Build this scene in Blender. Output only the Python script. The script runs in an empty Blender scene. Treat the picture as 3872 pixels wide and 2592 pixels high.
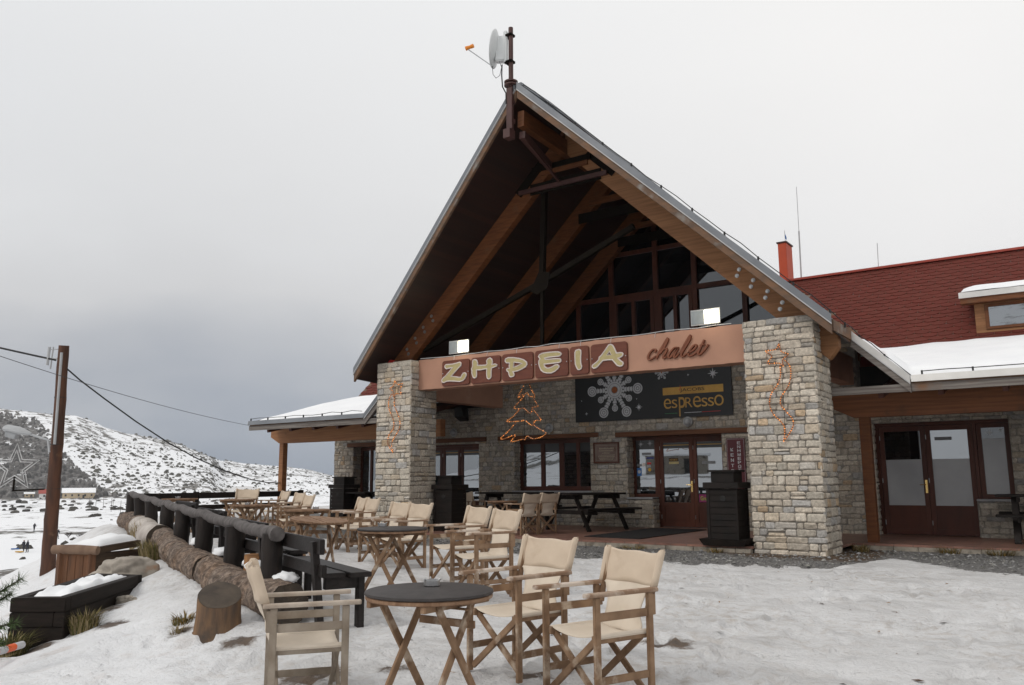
import bpy, bmesh, math, random
import numpy as np
from mathutils import Vector, Matrix, noise as mnoise
R = math.radians
scene = bpy.context.scene
COL = scene.collection
random.seed(7)

# ------------------------------------------------------------------ materials
def _mat(name):
    m = bpy.data.materials.new(name); m.use_nodes = True
    nt = m.node_tree; nt.nodes.clear()
    out = nt.nodes.new('ShaderNodeOutputMaterial')
    b = nt.nodes.new('ShaderNodeBsdfPrincipled')
    nt.links.new(b.outputs[0], out.inputs[0])
    return m, nt, b

def _noise(nt, scale, detail=4, stretch=(1, 1, 1), rough=.55, coord='Object'):
    tc = nt.nodes.new('ShaderNodeTexCoord'); mp = nt.nodes.new('ShaderNodeMapping')
    mp.inputs['Scale'].default_value = stretch
    n = nt.nodes.new('ShaderNodeTexNoise'); n.inputs['Scale'].default_value = scale
    n.inputs['Detail'].default_value = detail; n.inputs['Roughness'].default_value = rough
    nt.links.new(tc.outputs[coord], mp.inputs[0]); nt.links.new(mp.outputs[0], n.inputs['Vector'])
    return n

def _ramp(nt, src, stops):
    r = nt.nodes.new('ShaderNodeValToRGB'); e = r.color_ramp.elements
    while len(e) < len(stops): e.new(.5)
    for k, (p, c) in enumerate(stops):
        e[k].position = p; e[k].color = (c[0], c[1], c[2], 1) if hasattr(c, '__len__') else (c, c, c, 1)
    nt.links.new(src, r.inputs[0]); return r

def _mix(nt, f, a, b, mode='MIX'):
    m = nt.nodes.new('ShaderNodeMix'); m.data_type = 'RGBA'; m.blend_type = mode
    for s, v in ((m.inputs[0], f), (m.inputs[6], a), (m.inputs[7], b)):
        if hasattr(v, 'links') or hasattr(v, 'is_linked'): nt.links.new(v, s)
        elif hasattr(v, '__len__'): s.default_value = (v[0], v[1], v[2], 1)
        else: s.default_value = v
    return m.outputs[2]

def _math(nt, op, a, b=0.0, clamp=False):
    m = nt.nodes.new('ShaderNodeMath'); m.operation = op; m.use_clamp = clamp
    for s, v in ((m.inputs[0], a), (m.inputs[1], b)):
        if hasattr(v, 'is_linked'): nt.links.new(v, s)
        else: s.default_value = v
    return m.outputs[0]

def _bump(nt, b, src, strength=.3, dist=.01, prev=None):
    u = nt.nodes.new('ShaderNodeBump'); u.inputs['Strength'].default_value = strength
    u.inputs['Distance'].default_value = dist
    nt.links.new(src, u.inputs['Height'])
    if prev is not None: nt.links.new(prev, u.inputs['Normal'])
    nt.links.new(u.outputs[0], b.inputs['Normal']); return u.outputs[0]

def surf(name, c1, c2=None, scale=8, rough=.7, bump=.2, stretch=(1, 1, 1), metal=0, detail=5, lo=.35, hi=.65, spec=.3, dirt=None, dist=.01):
    m, nt, b = _mat(name)
    n = _noise(nt, scale, detail, stretch)
    r = _ramp(nt, n.outputs[0], [(lo, c1), (hi, c2 or tuple(x * .8 for x in c1))])
    col = r.outputs[0]
    if dirt:
        n2 = _noise(nt, dirt[1], 6); r2 = _ramp(nt, n2.outputs[0], [(dirt[2], 0), (dirt[2] + .12, 1)])
        col = _mix(nt, r2.outputs[0], col, dirt[0])
    nt.links.new(col, b.inputs['Base Color'])
    b.inputs['Roughness'].default_value = rough; b.inputs['Metallic'].default_value = metal
    b.inputs['Specular IOR Level'].default_value = spec
    if bump: _bump(nt, b, n.outputs[0], bump, dist)
    return m

def attr_surf(name, rough=.8, scale=25, amount=.5, bump=.4, dist=.006, spec=.25):
    m, nt, b = _mat(name)
    a = nt.nodes.new('ShaderNodeAttribute'); a.attribute_name = 'Col'
    n = _noise(nt, scale, 7, rough=.65)
    r = _ramp(nt, n.outputs[0], [(.3, 1 - amount), (.7, 1 + amount * .35)])
    nt.links.new(_mix(nt, 1.0, a.outputs[0], r.outputs[0], 'MULTIPLY'), b.inputs['Base Color'])
    b.inputs['Roughness'].default_value = rough; b.inputs['Specular IOR Level'].default_value = spec
    if bump: _bump(nt, b, n.outputs[0], bump, dist)
    return m

def emit(name, col, strength):
    m, nt, b = _mat(name)
    b.inputs['Base Color'].default_value = (*col, 1)
    b.inputs['Emission Color'].default_value = (*col, 1); b.inputs['Emission Strength'].default_value = strength
    return m

def glass(name, tint=(.012, .013, .015), refl=.3):
    m = bpy.data.materials.new(name); m.use_nodes = True; nt = m.node_tree; nt.nodes.clear()
    out = nt.nodes.new('ShaderNodeOutputMaterial'); mx = nt.nodes.new('ShaderNodeMixShader')
    d = nt.nodes.new('ShaderNodeBsdfDiffuse'); d.inputs[0].default_value = (*tint, 1)
    g = nt.nodes.new('ShaderNodeBsdfGlossy'); g.inputs['Roughness'].default_value = .015
    g.inputs[0].default_value = (.85, .9, .95, 1)
    lw = nt.nodes.new('ShaderNodeLayerWeight'); lw.inputs[0].default_value = .25
    f = _math(nt, 'ADD', _math(nt, 'MULTIPLY', lw.outputs['Fresnel'], .6), refl * .6, True)
    n = _noise(nt, 1.3, 2); bu = nt.nodes.new('ShaderNodeBump'); bu.inputs['Strength'].default_value = .03
    bu.inputs['Distance'].default_value = .02
    nt.links.new(n.outputs[0], bu.inputs['Height']); nt.links.new(bu.outputs[0], g.inputs['Normal'])
    nt.links.new(f, mx.inputs[0]); nt.links.new(d.outputs[0], mx.inputs[1]); nt.links.new(g.outputs[0], mx.inputs[2])
    nt.links.new(mx.outputs[0], out.inputs[0]); return m

M = {}
M['stone'] = attr_surf('stone', .85, 22, .45, .7, .012)
M['mortar'] = surf('mortar', (.25, .228, .20), (.17, .155, .138), 14, .95, .5)
M['plaster'] = surf('plaster', (.44, .245, .17), (.39, .215, .15), 2.2, .85, .12, dirt=((.49, .30, .215), 1.4, .60))
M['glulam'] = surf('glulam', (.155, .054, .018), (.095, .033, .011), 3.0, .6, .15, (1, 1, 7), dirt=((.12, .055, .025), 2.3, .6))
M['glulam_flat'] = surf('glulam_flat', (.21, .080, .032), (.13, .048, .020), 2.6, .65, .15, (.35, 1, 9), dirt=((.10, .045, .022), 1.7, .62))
M['glulam_pale'] = surf('glulam_pale', (.28, .135, .06), (.19, .085, .036), 2.6, .65, .15, (.35, 1, 9), dirt=((.14, .07, .03), 2.6, .62))  # lighter copy of glulam; on the front right rafter it paints the light
M['barge'] = surf('barge', (.19, .105, .06), (.11, .075, .055), 3, .8, .3, (1, 1, 3), dirt=((.22, .2, .18), 2.2, .58))
M['grey_timber'] = surf('grey_timber', (.22, .20, .18), (.12, .10, .09), 3, .85, .4, (.3, 1, 10), dirt=((.2, .1, .05), .9, .6))
M['soffit'] = None
M['metal_flash'] = surf('metal_flash', (.20, .21, .225), (.155, .165, .18), 1.5, .45, .05, metal=.2)
M['flash_edge'] = surf('flash_edge', (.48, .48, .48), (.4, .4, .4), 2, .4, 0)
M['glulam_left'] = surf('glulam_left', (.33, .155, .068), (.23, .10, .042), 2.6, .65, .15, (.35, 1, 9), dirt=((.15, .07, .03), 2.2, .66))  # lighter copy of glulam_flat, with the left beam's stronger light put into its colour
M['gutter'] = surf('gutter', (.62, .61, .59), (.5, .49, .47), 2, .45, .08, metal=.2)
M['steel'] = surf('steel', (.010, .0075, .005), (.007, .005, .004), 5, .85, .1, spec=.08)
M['steel_red'] = surf('steel_red', (.075, .034, .030), (.055, .025, .022), 5, .45, .1, dirt=((.16, .09, .07), 3, .66))
M['bolt'] = surf('bolt', (.45, .45, .45), (.3, .3, .3), 20, .35, 0, metal=.9)
M['frame'] = surf('frame', (.10, .028, .013), (.064, .018, .009), 3, .5, .1, (1, 1, .25))
M['frame_dark'] = surf('frame_dark', (.085, .024, .013), (.055, .016, .009), 3, .5, .1, (1, 1, .25))
M['lintel'] = surf('lintel', (.15, .062, .028), (.09, .036, .018), 3, .7, .3, (.35, 1, 6))
M['glass'] = glass('glass', refl=.50)
M['glass_dark'] = glass('glass_dark', (.006, .006, .007), .17)
M['frost'] = surf('frost', (.33, .335, .345), (.29, .295, .305), 2, .25, 0, spec=.5)
M['banding'] = surf('banding', (.02, .021, .023), (.03, .03, .032), 3, .3, 0, spec=.5)
M['brass'] = surf('brass', (.78, .56, .22), (.7, .48, .18), 9, .25, 0, metal=.9)
M['sill'] = surf('sill', (.34, .34, .35), (.27, .27, .28), 9, .6, .1)
M['shingle'] = attr_surf('shingle', .9, 60, .22, .3, .004)
M['tile_floor'] = None
M['kerb'] = surf('kerb', (.34, .3, .25), (.2, .18, .15), 7, .9, .6, dirt=((.1, .08, .06), 2.4, .55), dist=.02)
M['black_wood'] = surf('black_wood', (.018, .013, .011), (.010, .008, .007), 4, .6, .35, (1, 1, 1), dirt=((.032, .02, .014), 3, .64), spec=.2)
M['bench_wood'] = surf('bench_wood', (.022, .017, .016), (.012, .010, .009), 5, .5, .3, (3, 3, 6), dirt=((.05, .038, .034), 2.5, .66), spec=.25)
M['rail_wood'] = surf('rail_wood', (.125, .112, .108), (.065, .057, .054), 5, .8, .5, (2, 2, 2), dirt=((.03, .025, .022), 3, .6))
M['post_wood'] = surf('post_wood', (.022, .015, .012), (.011, .008, .007), 6, .65, .6, (2.5, 2.5, .5), dirt=((.07, .042, .026), 2.4, .66), dist=.02)
M['teak'] = surf('teak', (.29, .185, .112), (.17, .10, .058), 7, .75, .35, (1, 1, 1), dirt=((.45, .36, .275), 6, .57))
M['teak_pale'] = surf('teak_pale', (.46, .365, .285), (.24, .15, .095), 8, .8, .35, (1, 1, 1), dirt=((.56, .48, .41), 6, .50), lo=.3, hi=.5)
M['teak_grey'] = surf('teak_grey', (.34, .29, .235), (.23, .185, .14), 7, .8, .35, dirt=((.2, .12, .07), 4, .64))
M['teak_grey_pale'] = surf('teak_grey_pale', (.45, .385, .32), (.34, .275, .22), 7, .8, .3)
M['canvas'] = surf('canvas', (.66, .575, .475), (.585, .505, .41), 5, .9, .1, dirt=((.50, .40, .30), 2.6, .60))
M['table_cover'] = surf('table_cover', (.052, .045, .043), (.036, .031, .030), 14, .6, .12)
M['table_wood'] = surf('table_wood', (.27, .165, .10), (.17, .095, .055), 5, .75, .35, (1, 6, 1), dirt=((.35, .26, .19), 3, .6))
M['pewter'] = surf('pewter', (.52, .52, .52), (.36, .36, .37), 12, .3, 0, metal=.85)
M['bark'] = None
M['log_pale'] = surf('log_pale', (.50, .46, .42), (.32, .28, .25), 3, .85, .6, (1.0, 1.0, 1.0), dirt=((.12, .08, .06), 2.2, .63), dist=.03)
M['cut'] = surf('cut', (.09, .07, .052), (.045, .036, .03), 5, .85, .4, dirt=((.19, .16, .125), 3.5, .60))
M['stump_side'] = surf('stump_side', (.20, .115, .06), (.085, .058, .042), 4, .85, .7, (2.6, 2.6, .45), dirt=((.05, .04, .034), 2.2, .56), dist=.03)
M['stump_orange'] = surf('stump_orange', (.36, .18, .07), (.2, .1, .045), 4, .85, .5, (2, 2, .5))
M['pole'] = surf('pole', (.105, .045, .025), (.055, .028, .019), 3, .7, .5, (3, 3, .22), dirt=((.22, .12, .07), 1.8, .64), dist=.02)
M['crate'] = surf('crate', (.16, .075, .038), (.09, .045, .026), 4, .8, .4, (3, 3, .5))
M['crate_rim'] = surf('crate_rim', (.24, .16, .11), (.14, .085, .058), 4, .8, .4)
M['crate_dark'] = surf('crate_dark', (.075, .048, .03), (.045, .03, .02), 4, .85, .4, (.5, .5, 5))
M['planter'] = surf('planter', (.022, .016, .013), (.013, .010, .008), 4, .7, .4, (1, 1, 8), dirt=((.05, .03, .02), 3, .62), spec=.15)
M['rock'] = surf('rock', (.38, .34, .29), (.22, .195, .165), 3.5, .9, .8, dirt=((.25, .14, .08), 3, .64), dist=.04)
M['lamp_grey'] = surf('lamp_grey', (.42, .43, .44), (.36, .37, .38), 4, .4, .03)
M['lens'] = surf('lens', (.33, .34, .35), (.28, .29, .30), 8, .2, 0, spec=.5)
M['wire_white'] = surf('wire_white', (.62, .62, .62), (.5, .5, .5), 8, .4, 0)
M['wire_black'] = surf('wire_black', (.015, .015, .016), (.02, .02, .02), 8, .5, 0)
M['canvas_band'] = surf('canvas_band', (.59, .485, .375), (.53, .43, .33), 5, .9, .1, dirt=((.42, .32, .235), 2.6, .60))
M['rope_glow'] = emit('rope_glow', (1.0, .36, .08), 1.0)
M['rope_tube'] = surf('rope_tube', (.26, .09, .035), (.2, .07, .028), 30, .3, 0, spec=.5)
M['flood'] = emit('flood', (1.0, .92, .68), 5)
M['lamp_tube'] = emit('lamp_tube', (1.0, .93, .75), 40)
M['flood_cool'] = surf('flood_cool', (.26, .29, .31), (.21, .235, .25), 6, .2, .05, spec=.5)
M['tile_brown'] = surf('tile_brown', (.150, .046, .026), (.115, .034, .020), 3, .5, .12, (1, 1, 8))
M['letter_white'] = surf('letter_white', (.70, .63, .59), (.62, .55, .51), 12, .6, .15)
M['letter_cream'] = surf('letter_cream', (.45, .375, .19), (.39, .32, .155), 10, .7, .2)
M['script_brown'] = surf('script_brown', (.21, .072, .036), (.17, .056, .028), 5, .5, .1)
M['banner'] = surf('banner', (.0085, .010, .012), (.011, .012, .014), 2, .45, 0, spec=.4)
M['print_white'] = surf('print_white', (.52, .53, .55), (.42, .43, .45), 18, .6, 0)
M['print_grey'] = surf('print_grey', (.20, .205, .215), (.16, .165, .17), 18, .6, 0)
M['print_gold'] = surf('print_gold', (.55, .33, .075), (.40, .22, .05), 1.6, .5, 0)
M['print_coffee'] = surf('print_coffee', (.30, .085, .02), (.2, .055, .014), 6, .5, 0)
M['print_dark'] = surf('print_dark', (.03, .02, .014), (.03, .02, .014), 6, .5, 0)
M['print_green'] = surf('print_green', (.05, .2, .08), (.05, .2, .08), 6, .5, 0)
M['print_red'] = surf('print_red', (.5, .035, .03), (.45, .03, .028), 6, .5, 0)
M['print_blue'] = surf('print_blue', (.045, .16, .42), (.04, .14, .38), 6, .4, 0)
M['print_navy'] = surf('print_navy', (.05, .06, .2), (.05, .06, .2), 6, .4, 0)
M['print_yellow'] = surf('print_yellow', (.6, .35, .04), (.55, .31, .035), 6, .4, 0)
M['print_magenta'] = surf('print_magenta', (.24, .025, .11), (.2, .02, .09), 6, .4, 0)
M['print_lime'] = surf('print_lime', (.3, .5, .04), (.3, .5, .04), 6, .4, 0)
M['maroon'] = surf('maroon', (.085, .014, .02), (.07, .012, .017), 4, .45, .05)
M['plaque'] = surf('plaque', (.17, .115, .095), (.11, .07, .055), 4, .3, .05, dirt=((.07, .035, .02), 3, .58))
M['plaque_text'] = surf('plaque_text', (.34, .29, .22), (.28, .24, .18), 6, .6, 0)
M['mat'] = surf('mat', (.022, .021, .022), (.014, .013, .014), 60, .9, .5)
M['dish'] = surf('dish', (.66, .68, .68), (.6, .62, .62), 3, .45, .03)
M['orange'] = surf('orange', (.75, .26, .03), (.65, .2, .025), 6, .5, 0)
M['chimney_red'] = surf('chimney_red', (.50, .085, .035), (.44, .07, .03), 2, .6, .05)
M['stripe_orange'] = surf('stripe_orange', (.75, .13, .035), (.68, .11, .03), 6, .5, .05)
M['stripe_grey'] = surf('stripe_grey', (.5, .5, .5), (.42, .42, .43), 6, .4, .05)
M['grass'] = attr_surf('grass', .9, 30, .3, 0)
M['needles'] = attr_surf('needles', .7, 30, .3, 0)
M['scrub'] = attr_surf('scrub', .95, .8, .5, 0)
M['cloth_dark'] = surf('cloth_dark', (.02, .022, .03), (.03, .03, .04), 9, .9, .1)
M['skin'] = surf('skin', (.45, .26, .19), (.42, .24, .17), 9, .6, 0)
M['house_cream'] = surf('house_cream', (.52, .42, .28), (.47, .37, .24), .6, .9, .05)
M['house_white'] = surf('house_white', (.65, .64, .62), (.58, .57, .55), .6, .9, .05)
M['house_red'] = surf('house_red', (.34, .07, .05), (.3, .06, .045), .8, .9, .05)
M['hole'] = surf('hole', (.03, .028, .026), (.02, .02, .02), 3, .9, 0)
M['gravel_stone'] = attr_surf('gravel_stone', .9, 40, .4, .2)
M['twig'] = surf('twig', (.06, .045, .035), (.04, .03, .025), 8, .9, .2)
M['speaker'] = surf('speaker', (.012, .012, .012), (.018, .018, .018), 20, .6, .1)

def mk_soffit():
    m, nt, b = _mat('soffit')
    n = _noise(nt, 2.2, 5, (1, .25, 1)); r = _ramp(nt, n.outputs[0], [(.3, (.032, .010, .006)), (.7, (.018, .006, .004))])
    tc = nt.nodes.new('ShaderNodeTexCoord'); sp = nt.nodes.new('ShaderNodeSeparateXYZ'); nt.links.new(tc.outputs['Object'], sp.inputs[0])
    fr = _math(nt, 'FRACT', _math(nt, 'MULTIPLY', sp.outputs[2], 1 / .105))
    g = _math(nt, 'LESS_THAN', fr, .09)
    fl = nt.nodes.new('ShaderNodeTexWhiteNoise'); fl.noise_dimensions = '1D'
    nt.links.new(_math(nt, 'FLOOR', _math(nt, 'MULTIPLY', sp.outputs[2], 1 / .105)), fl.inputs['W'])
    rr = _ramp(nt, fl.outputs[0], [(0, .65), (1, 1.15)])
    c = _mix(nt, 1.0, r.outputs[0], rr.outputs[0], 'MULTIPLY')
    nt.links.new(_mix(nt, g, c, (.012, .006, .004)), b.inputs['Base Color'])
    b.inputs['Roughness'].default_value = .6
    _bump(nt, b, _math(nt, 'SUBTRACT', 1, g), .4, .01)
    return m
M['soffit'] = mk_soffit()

def mk_floor():
    m, nt, b = _mat('tile_floor')
    tc = nt.nodes.new('ShaderNodeTexCoord')
    br = nt.nodes.new('ShaderNodeTexBrick'); br.offset = 0; br.inputs['Scale'].default_value = 1
    br.inputs['Brick Width'].default_value = .33; br.inputs['Row Height'].default_value = .33
    br.inputs['Mortar Size'].default_value = .006
    br.inputs['Color1'].default_value = (.26, .135, .10, 1); br.inputs['Color2'].default_value = (.21, .105, .08, 1)
    br.inputs['Mortar'].default_value = (.11, .085, .07, 1)
    nt.links.new(tc.outputs['Object'], br.inputs['Vector'])
    n = _noise(nt, 3, 6); r = _ramp(nt, n.outputs[0], [(.3, .65), (.7, 1.15)])
    nt.links.new(_mix(nt, 1.0, br.outputs[0], r.outputs[0], 'MULTIPLY'), b.inputs['Base Color'])
    b.inputs['Roughness'].default_value = .42
    return m
M['tile_floor'] = mk_floor()

def mk_bark():
    m, nt, b = _mat('bark')
    v = nt.nodes.new('ShaderNodeTexVoronoi'); v.feature = 'DISTANCE_TO_EDGE'
    tc = nt.nodes.new('ShaderNodeTexCoord'); mp = nt.nodes.new('ShaderNodeMapping'); mp.inputs['Scale'].default_value = (9, 20, 20)
    n0 = _noise(nt, 6, 3)
    ad = nt.nodes.new('ShaderNodeVectorMath'); ad.operation = 'MULTIPLY_ADD'
    nt.links.new(n0.outputs['Color'], ad.inputs[0]); ad.inputs[1].default_value = (.1, .1, .1)
    nt.links.new(tc.outputs['Object'], ad.inputs[2]); nt.links.new(ad.outputs[0], mp.inputs[0]); nt.links.new(mp.outputs[0], v.inputs[0])
    n = _noise(nt, 17, 6, (.6, 1, 1))
    r = _ramp(nt, n.outputs[0], [(.28, (.085, .062, .05)), (.50, (.30, .235, .19)), (.70, (.60, .50, .42))])
    e = _ramp(nt, v.outputs[0], [(0, .38), (.14, 1)])
    n2 = _noise(nt, 2.2, 4); r2 = _ramp(nt, n2.outputs[0], [(.45, (.95, .9, .86)), (.7, (1.0, .82, .66))])
    c = _mix(nt, 1.0, _mix(nt, 1.0, r.outputs[0], e.outputs[0], 'MULTIPLY'), r2.outputs[0], 'MULTIPLY')
    nt.links.new(c, b.inputs['Base Color']); b.inputs['Roughness'].default_value = .9
    h = _math(nt, 'ADD', _math(nt, 'MULTIPLY', e.outputs[0], .6), n.outputs[0])
    _bump(nt, b, h, 1.0, .03)
    return m
M['bark'] = mk_bark()

def mk_snow_roof():
    m, nt, b = _mat('snow_roof')
    n = _noise(nt, 1.5, 4); r = _ramp(nt, n.outputs[0], [(.3, (.80, .81, .83)), (.7, (.86, .87, .88))])
    nt.links.new(r.outputs[0], b.inputs['Base Color']); b.inputs['Roughness'].default_value = .7
    b.inputs['Specular IOR Level'].default_value = .2
    _bump(nt, b, _noise(nt, 16, 6).outputs[0], .25, .02)
    return m
M['snow'] = mk_snow_roof()

# ------------------------------------------------------------------ mesh builder
class MB:
    def __init__(s): s.v = []; s.f = []; s.c = []; s.mi = []
    def add(s, vs, fs, col=None, mi=0):
        o = len(s.v); s.v += [tuple(p) for p in vs]
        for f in fs:
            s.f.append(tuple(i + o for i in f)); s.c.append(col); s.mi.append(mi)
        return s
    def quad(s, a, b, c, d, col=None, mi=0): return s.add([a, b, c, d], [(0, 1, 2, 3)], col, mi)
    def box(s, x0, x1, y0, y1, z0, z1, col=None, mi=0):
        return s.add([(x0, y0, z0), (x1, y0, z0), (x1, y1, z0), (x0, y1, z0), (x0, y0, z1), (x1, y0, z1), (x1, y1, z1), (x0, y1, z1)],
                     [(3, 2, 1, 0), (4, 5, 6, 7), (0, 1, 5, 4), (1, 2, 6, 5), (2, 3, 7, 6), (3, 0, 4, 7)], col, mi)
    def bar(s, p, q, w, h, up=(0, 0, 1), col=None, mi=0, taper=1.0):
        p = Vector(p); q = Vector(q); d = (q - p).normalized(); up = Vector(up)
        if abs(d.dot(up)) > .98: up = Vector((0, 1, 0))
        x = d.cross(up).normalized(); z = x.cross(d).normalized(); vs = []
        for c, k in ((p, 1), (q, taper)):
            for a, b in ((-1, -1), (1, -1), (1, 1), (-1, 1)): vs.append(c + x * (a * w / 2 * k) + z * (b * h / 2 * k))
        return s.add(vs, [(3, 2, 1, 0), (4, 5, 6, 7), (0, 1, 5, 4), (1, 2, 6, 5), (2, 3, 7, 6), (3, 0, 4, 7)], col, mi)
    def tube(s, pts, r, n=8, caps=True, col=None, mi=0, closed=False):
        pts = [Vector(p) for p in pts]; k = len(pts)
        rs = r if hasattr(r, '__len__') else [r] * k
        vs = []; up = None
        for i, p in enumerate(pts):
            if closed: t = pts[(i + 1) % k] - pts[i - 1]
            else: t = pts[min(i + 1, k - 1)] - pts[max(i - 1, 0)]
            t = t.normalized() if t.length > 1e-9 else Vector((0, 0, 1))
            if up is None:
                up = Vector((0, 0, 1)) if abs(t.z) < .9 else Vector((1, 0, 0))
            x = t.cross(up)
            if x.length < 1e-6: x = t.orthogonal()
            x.normalize(); u = x.cross(t).normalized(); up = u
            for j in range(n):
                a = 2 * math.pi * j / n
                vs.append(p + (x * math.cos(a) + u * math.sin(a)) * rs[i])
        fs = []
        for i in range(k if closed else k - 1):
            i2 = (i + 1) % k
            for j in range(n):
                j2 = (j + 1) % n; fs.append((i * n + j, i * n + j2, i2 * n + j2, i2 * n + j))
        if caps and not closed:
            fs.append(tuple(range(n - 1, -1, -1))); fs.append(tuple((k - 1) * n + j for j in range(n)))
        return s.add(vs, fs, col, mi)
    def lathe(s, prof, c=(0, 0, 0), n=24, col=None, mi=0):
        vs = []; fs = []; k = len(prof)
        for r, z in prof:
            for j in range(n):
                a = 2 * math.pi * j / n; vs.append((c[0] + r * math.cos(a), c[1] + r * math.sin(a), c[2] + z))
        for i in range(k - 1):
            for j in range(n):
                j2 = (j + 1) % n; fs.append((i * n + j, i * n + j2, (i + 1) * n + j2, (i + 1) * n + j))
        fs.append(tuple(range(n - 1, -1, -1))); fs.append(tuple((k - 1) * n + j for j in range(n)))
        return s.add(vs, fs, col, mi)
    def prism(s, poly, fn0, fn1, col=None, mi=0):
        """poly list of 2d points; fn0/fn1 map (a,b)->3d for the two faces"""
        n = len(poly); vs = [fn0(*p) for p in poly] + [fn1(*p) for p in poly]
        fs = [tuple(range(n - 1, -1, -1)), tuple(range(n, 2 * n))]
        for i in range(n): fs.append((i, (i + 1) % n, n + (i + 1) % n, n + i))
        return s.add(vs, fs, col, mi)
    def build(s, name, mat, parent=None, smooth=False, local=False, bevel=0, col=None, tri=False):
        me = bpy.data.meshes.new(name); me.from_pydata([tuple(v) for v in s.v], [], s.f)
        mats = mat if isinstance(mat, (list, tuple)) else [mat]
        for m in mats: me.materials.append(M[m] if isinstance(m, str) else m)
        if len(mats) > 1: me.polygons.foreach_set('material_index', s.mi)
        if any(c is not None for c in s.c):
            a = me.attributes.new('Col', 'FLOAT_COLOR', 'FACE')
            a.data.foreach_set('color', np.array([(*(c or (.3, .3, .3)), 1.0) for c in s.c], dtype=np.float32).ravel())
        bm = bmesh.new(); bm.from_mesh(me)
        if tri: bmesh.ops.triangulate(bm, faces=[f for f in bm.faces if len(f.verts) > 4])
        bmesh.ops.recalc_face_normals(bm, faces=bm.faces)
        if bevel:
            bmesh.ops.bevel(bm, geom=[e for e in bm.edges if len(e.link_faces) == 2 and e.calc_face_angle(0) > .6], offset=bevel, segments=2, affect='EDGES', clamp_overlap=True)
        bm.to_mesh(me); bm.free()
        if smooth:
            me.polygons.foreach_set('use_smooth', [True] * len(me.polygons))
            if smooth != 'all': me.set_sharp_from_angle(angle=R(smooth if smooth is not True else 40))
        return link(name, me, parent, local)

def link(name, me, parent=None, local=False):
    o = bpy.data.objects.new(name, me); COL.objects.link(o)
    if parent is not None:
        o.parent = parent
        if not local and parent.type == 'EMPTY':
            o.matrix_parent_inverse = parent.matrix_basis.inverted()
    return o

LABELS = set()
def tag(o, label, cat, group=None, kind=None):
    o['label'] = label; o['category'] = cat
    if group: o['group'] = group
    if kind: o['kind'] = kind
    return o
def thing(name, label, cat, loc=(0, 0, 0), rotz=0, group=None):
    o = bpy.data.objects.new(name, None); COL.objects.link(o); o.empty_display_size = .2
    o.location = loc; o.rotation_euler = (0, 0, rotz); return tag(o, label, cat, group)
def struct(o, label=None):
    o['kind'] = 'structure'
    if label: o['label'] = label
    return o
def copy_tree(o, parent=None):
    c = o.copy(); COL.objects.link(c)
    if parent is not None: c.parent = parent
    for ch in list(o.children): copy_tree(ch, c)
    return c
def text_mesh(s, w=None, h=None, extrude=.002, align='CENTER', bold=0.0):
    cu = bpy.data.curves.new('txt', 'FONT'); cu.body = s; cu.extrude = extrude; cu.align_x = align; cu.offset = bold
    ob = bpy.data.objects.new('txt', cu); me = bpy.data.meshes.new_from_object(ob)
    bpy.data.objects.remove(ob)
    co = np.empty(len(me.vertices) * 3); me.vertices.foreach_get('co', co); co = co.reshape(-1, 3)
    mn, mx = co.min(0), co.max(0); d = np.maximum(mx - mn, 1e-6)
    sx = w / d[0] if w else None; sy = h / d[1] if h else None
    sx = sx or sy; sy = sy or sx
    co[:, 0] = (co[:, 0] - (mn[0] + mx[0]) / 2) * sx; co[:, 1] = (co[:, 1] - (mn[1] + mx[1]) / 2) * sy
    return co, [tuple(p.vertices) for p in me.polygons]
def put_text(mb, s, x, y, z, w=None, h=None, depth=.003, mi=0, bold=0.0, slant=0.0):
    """text on a vertical plane facing -Y; x,z centre, y plane"""
    co, fs = text_mesh(s, w, h, 1.0, bold=bold)
    zz = np.sign(co[:, 2]) * depth
    mb.add([(x + a + slant * b, y - c, z + b) for (a, b, _), c in zip(co, zz)], fs, None, mi)

# ------------------------------------------------------------------ value noise (numpy)
_rs = np.random.RandomState(3); _tab = _rs.rand(65536).astype(np.float64)
def vnoise(x, y, seed=0):
    xi = np.floor(x).astype(np.int64); yi = np.floor(y).astype(np.int64); xf = x - xi; yf = y - yi
    u = xf * xf * (3 - 2 * xf); v = yf * yf * (3 - 2 * yf)
    def h(a, b): return _tab[((a * 73856093) ^ (b * 19349663) ^ (seed * 83492791)) & 65535]
    return (h(xi, yi) * (1 - u) + h(xi + 1, yi) * u) * (1 - v) + (h(xi, yi + 1) * (1 - u) + h(xi + 1, yi + 1) * u) * v
def fbm(x, y, s, o=4, seed=0):
    t = 0; a = 1; n = 0
    for k in range(o):
        t = t + a * vnoise(x / s * 2 ** k + 17.3 * k, y / s * 2 ** k + 9.1 * k, seed + k); n += a; a *= .5
    return t / n - .5
def sstep(a, b, x):
    t = np.clip((x - a) / (b - a), 0, 1); return t * t * (3 - 2 * t)
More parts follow.
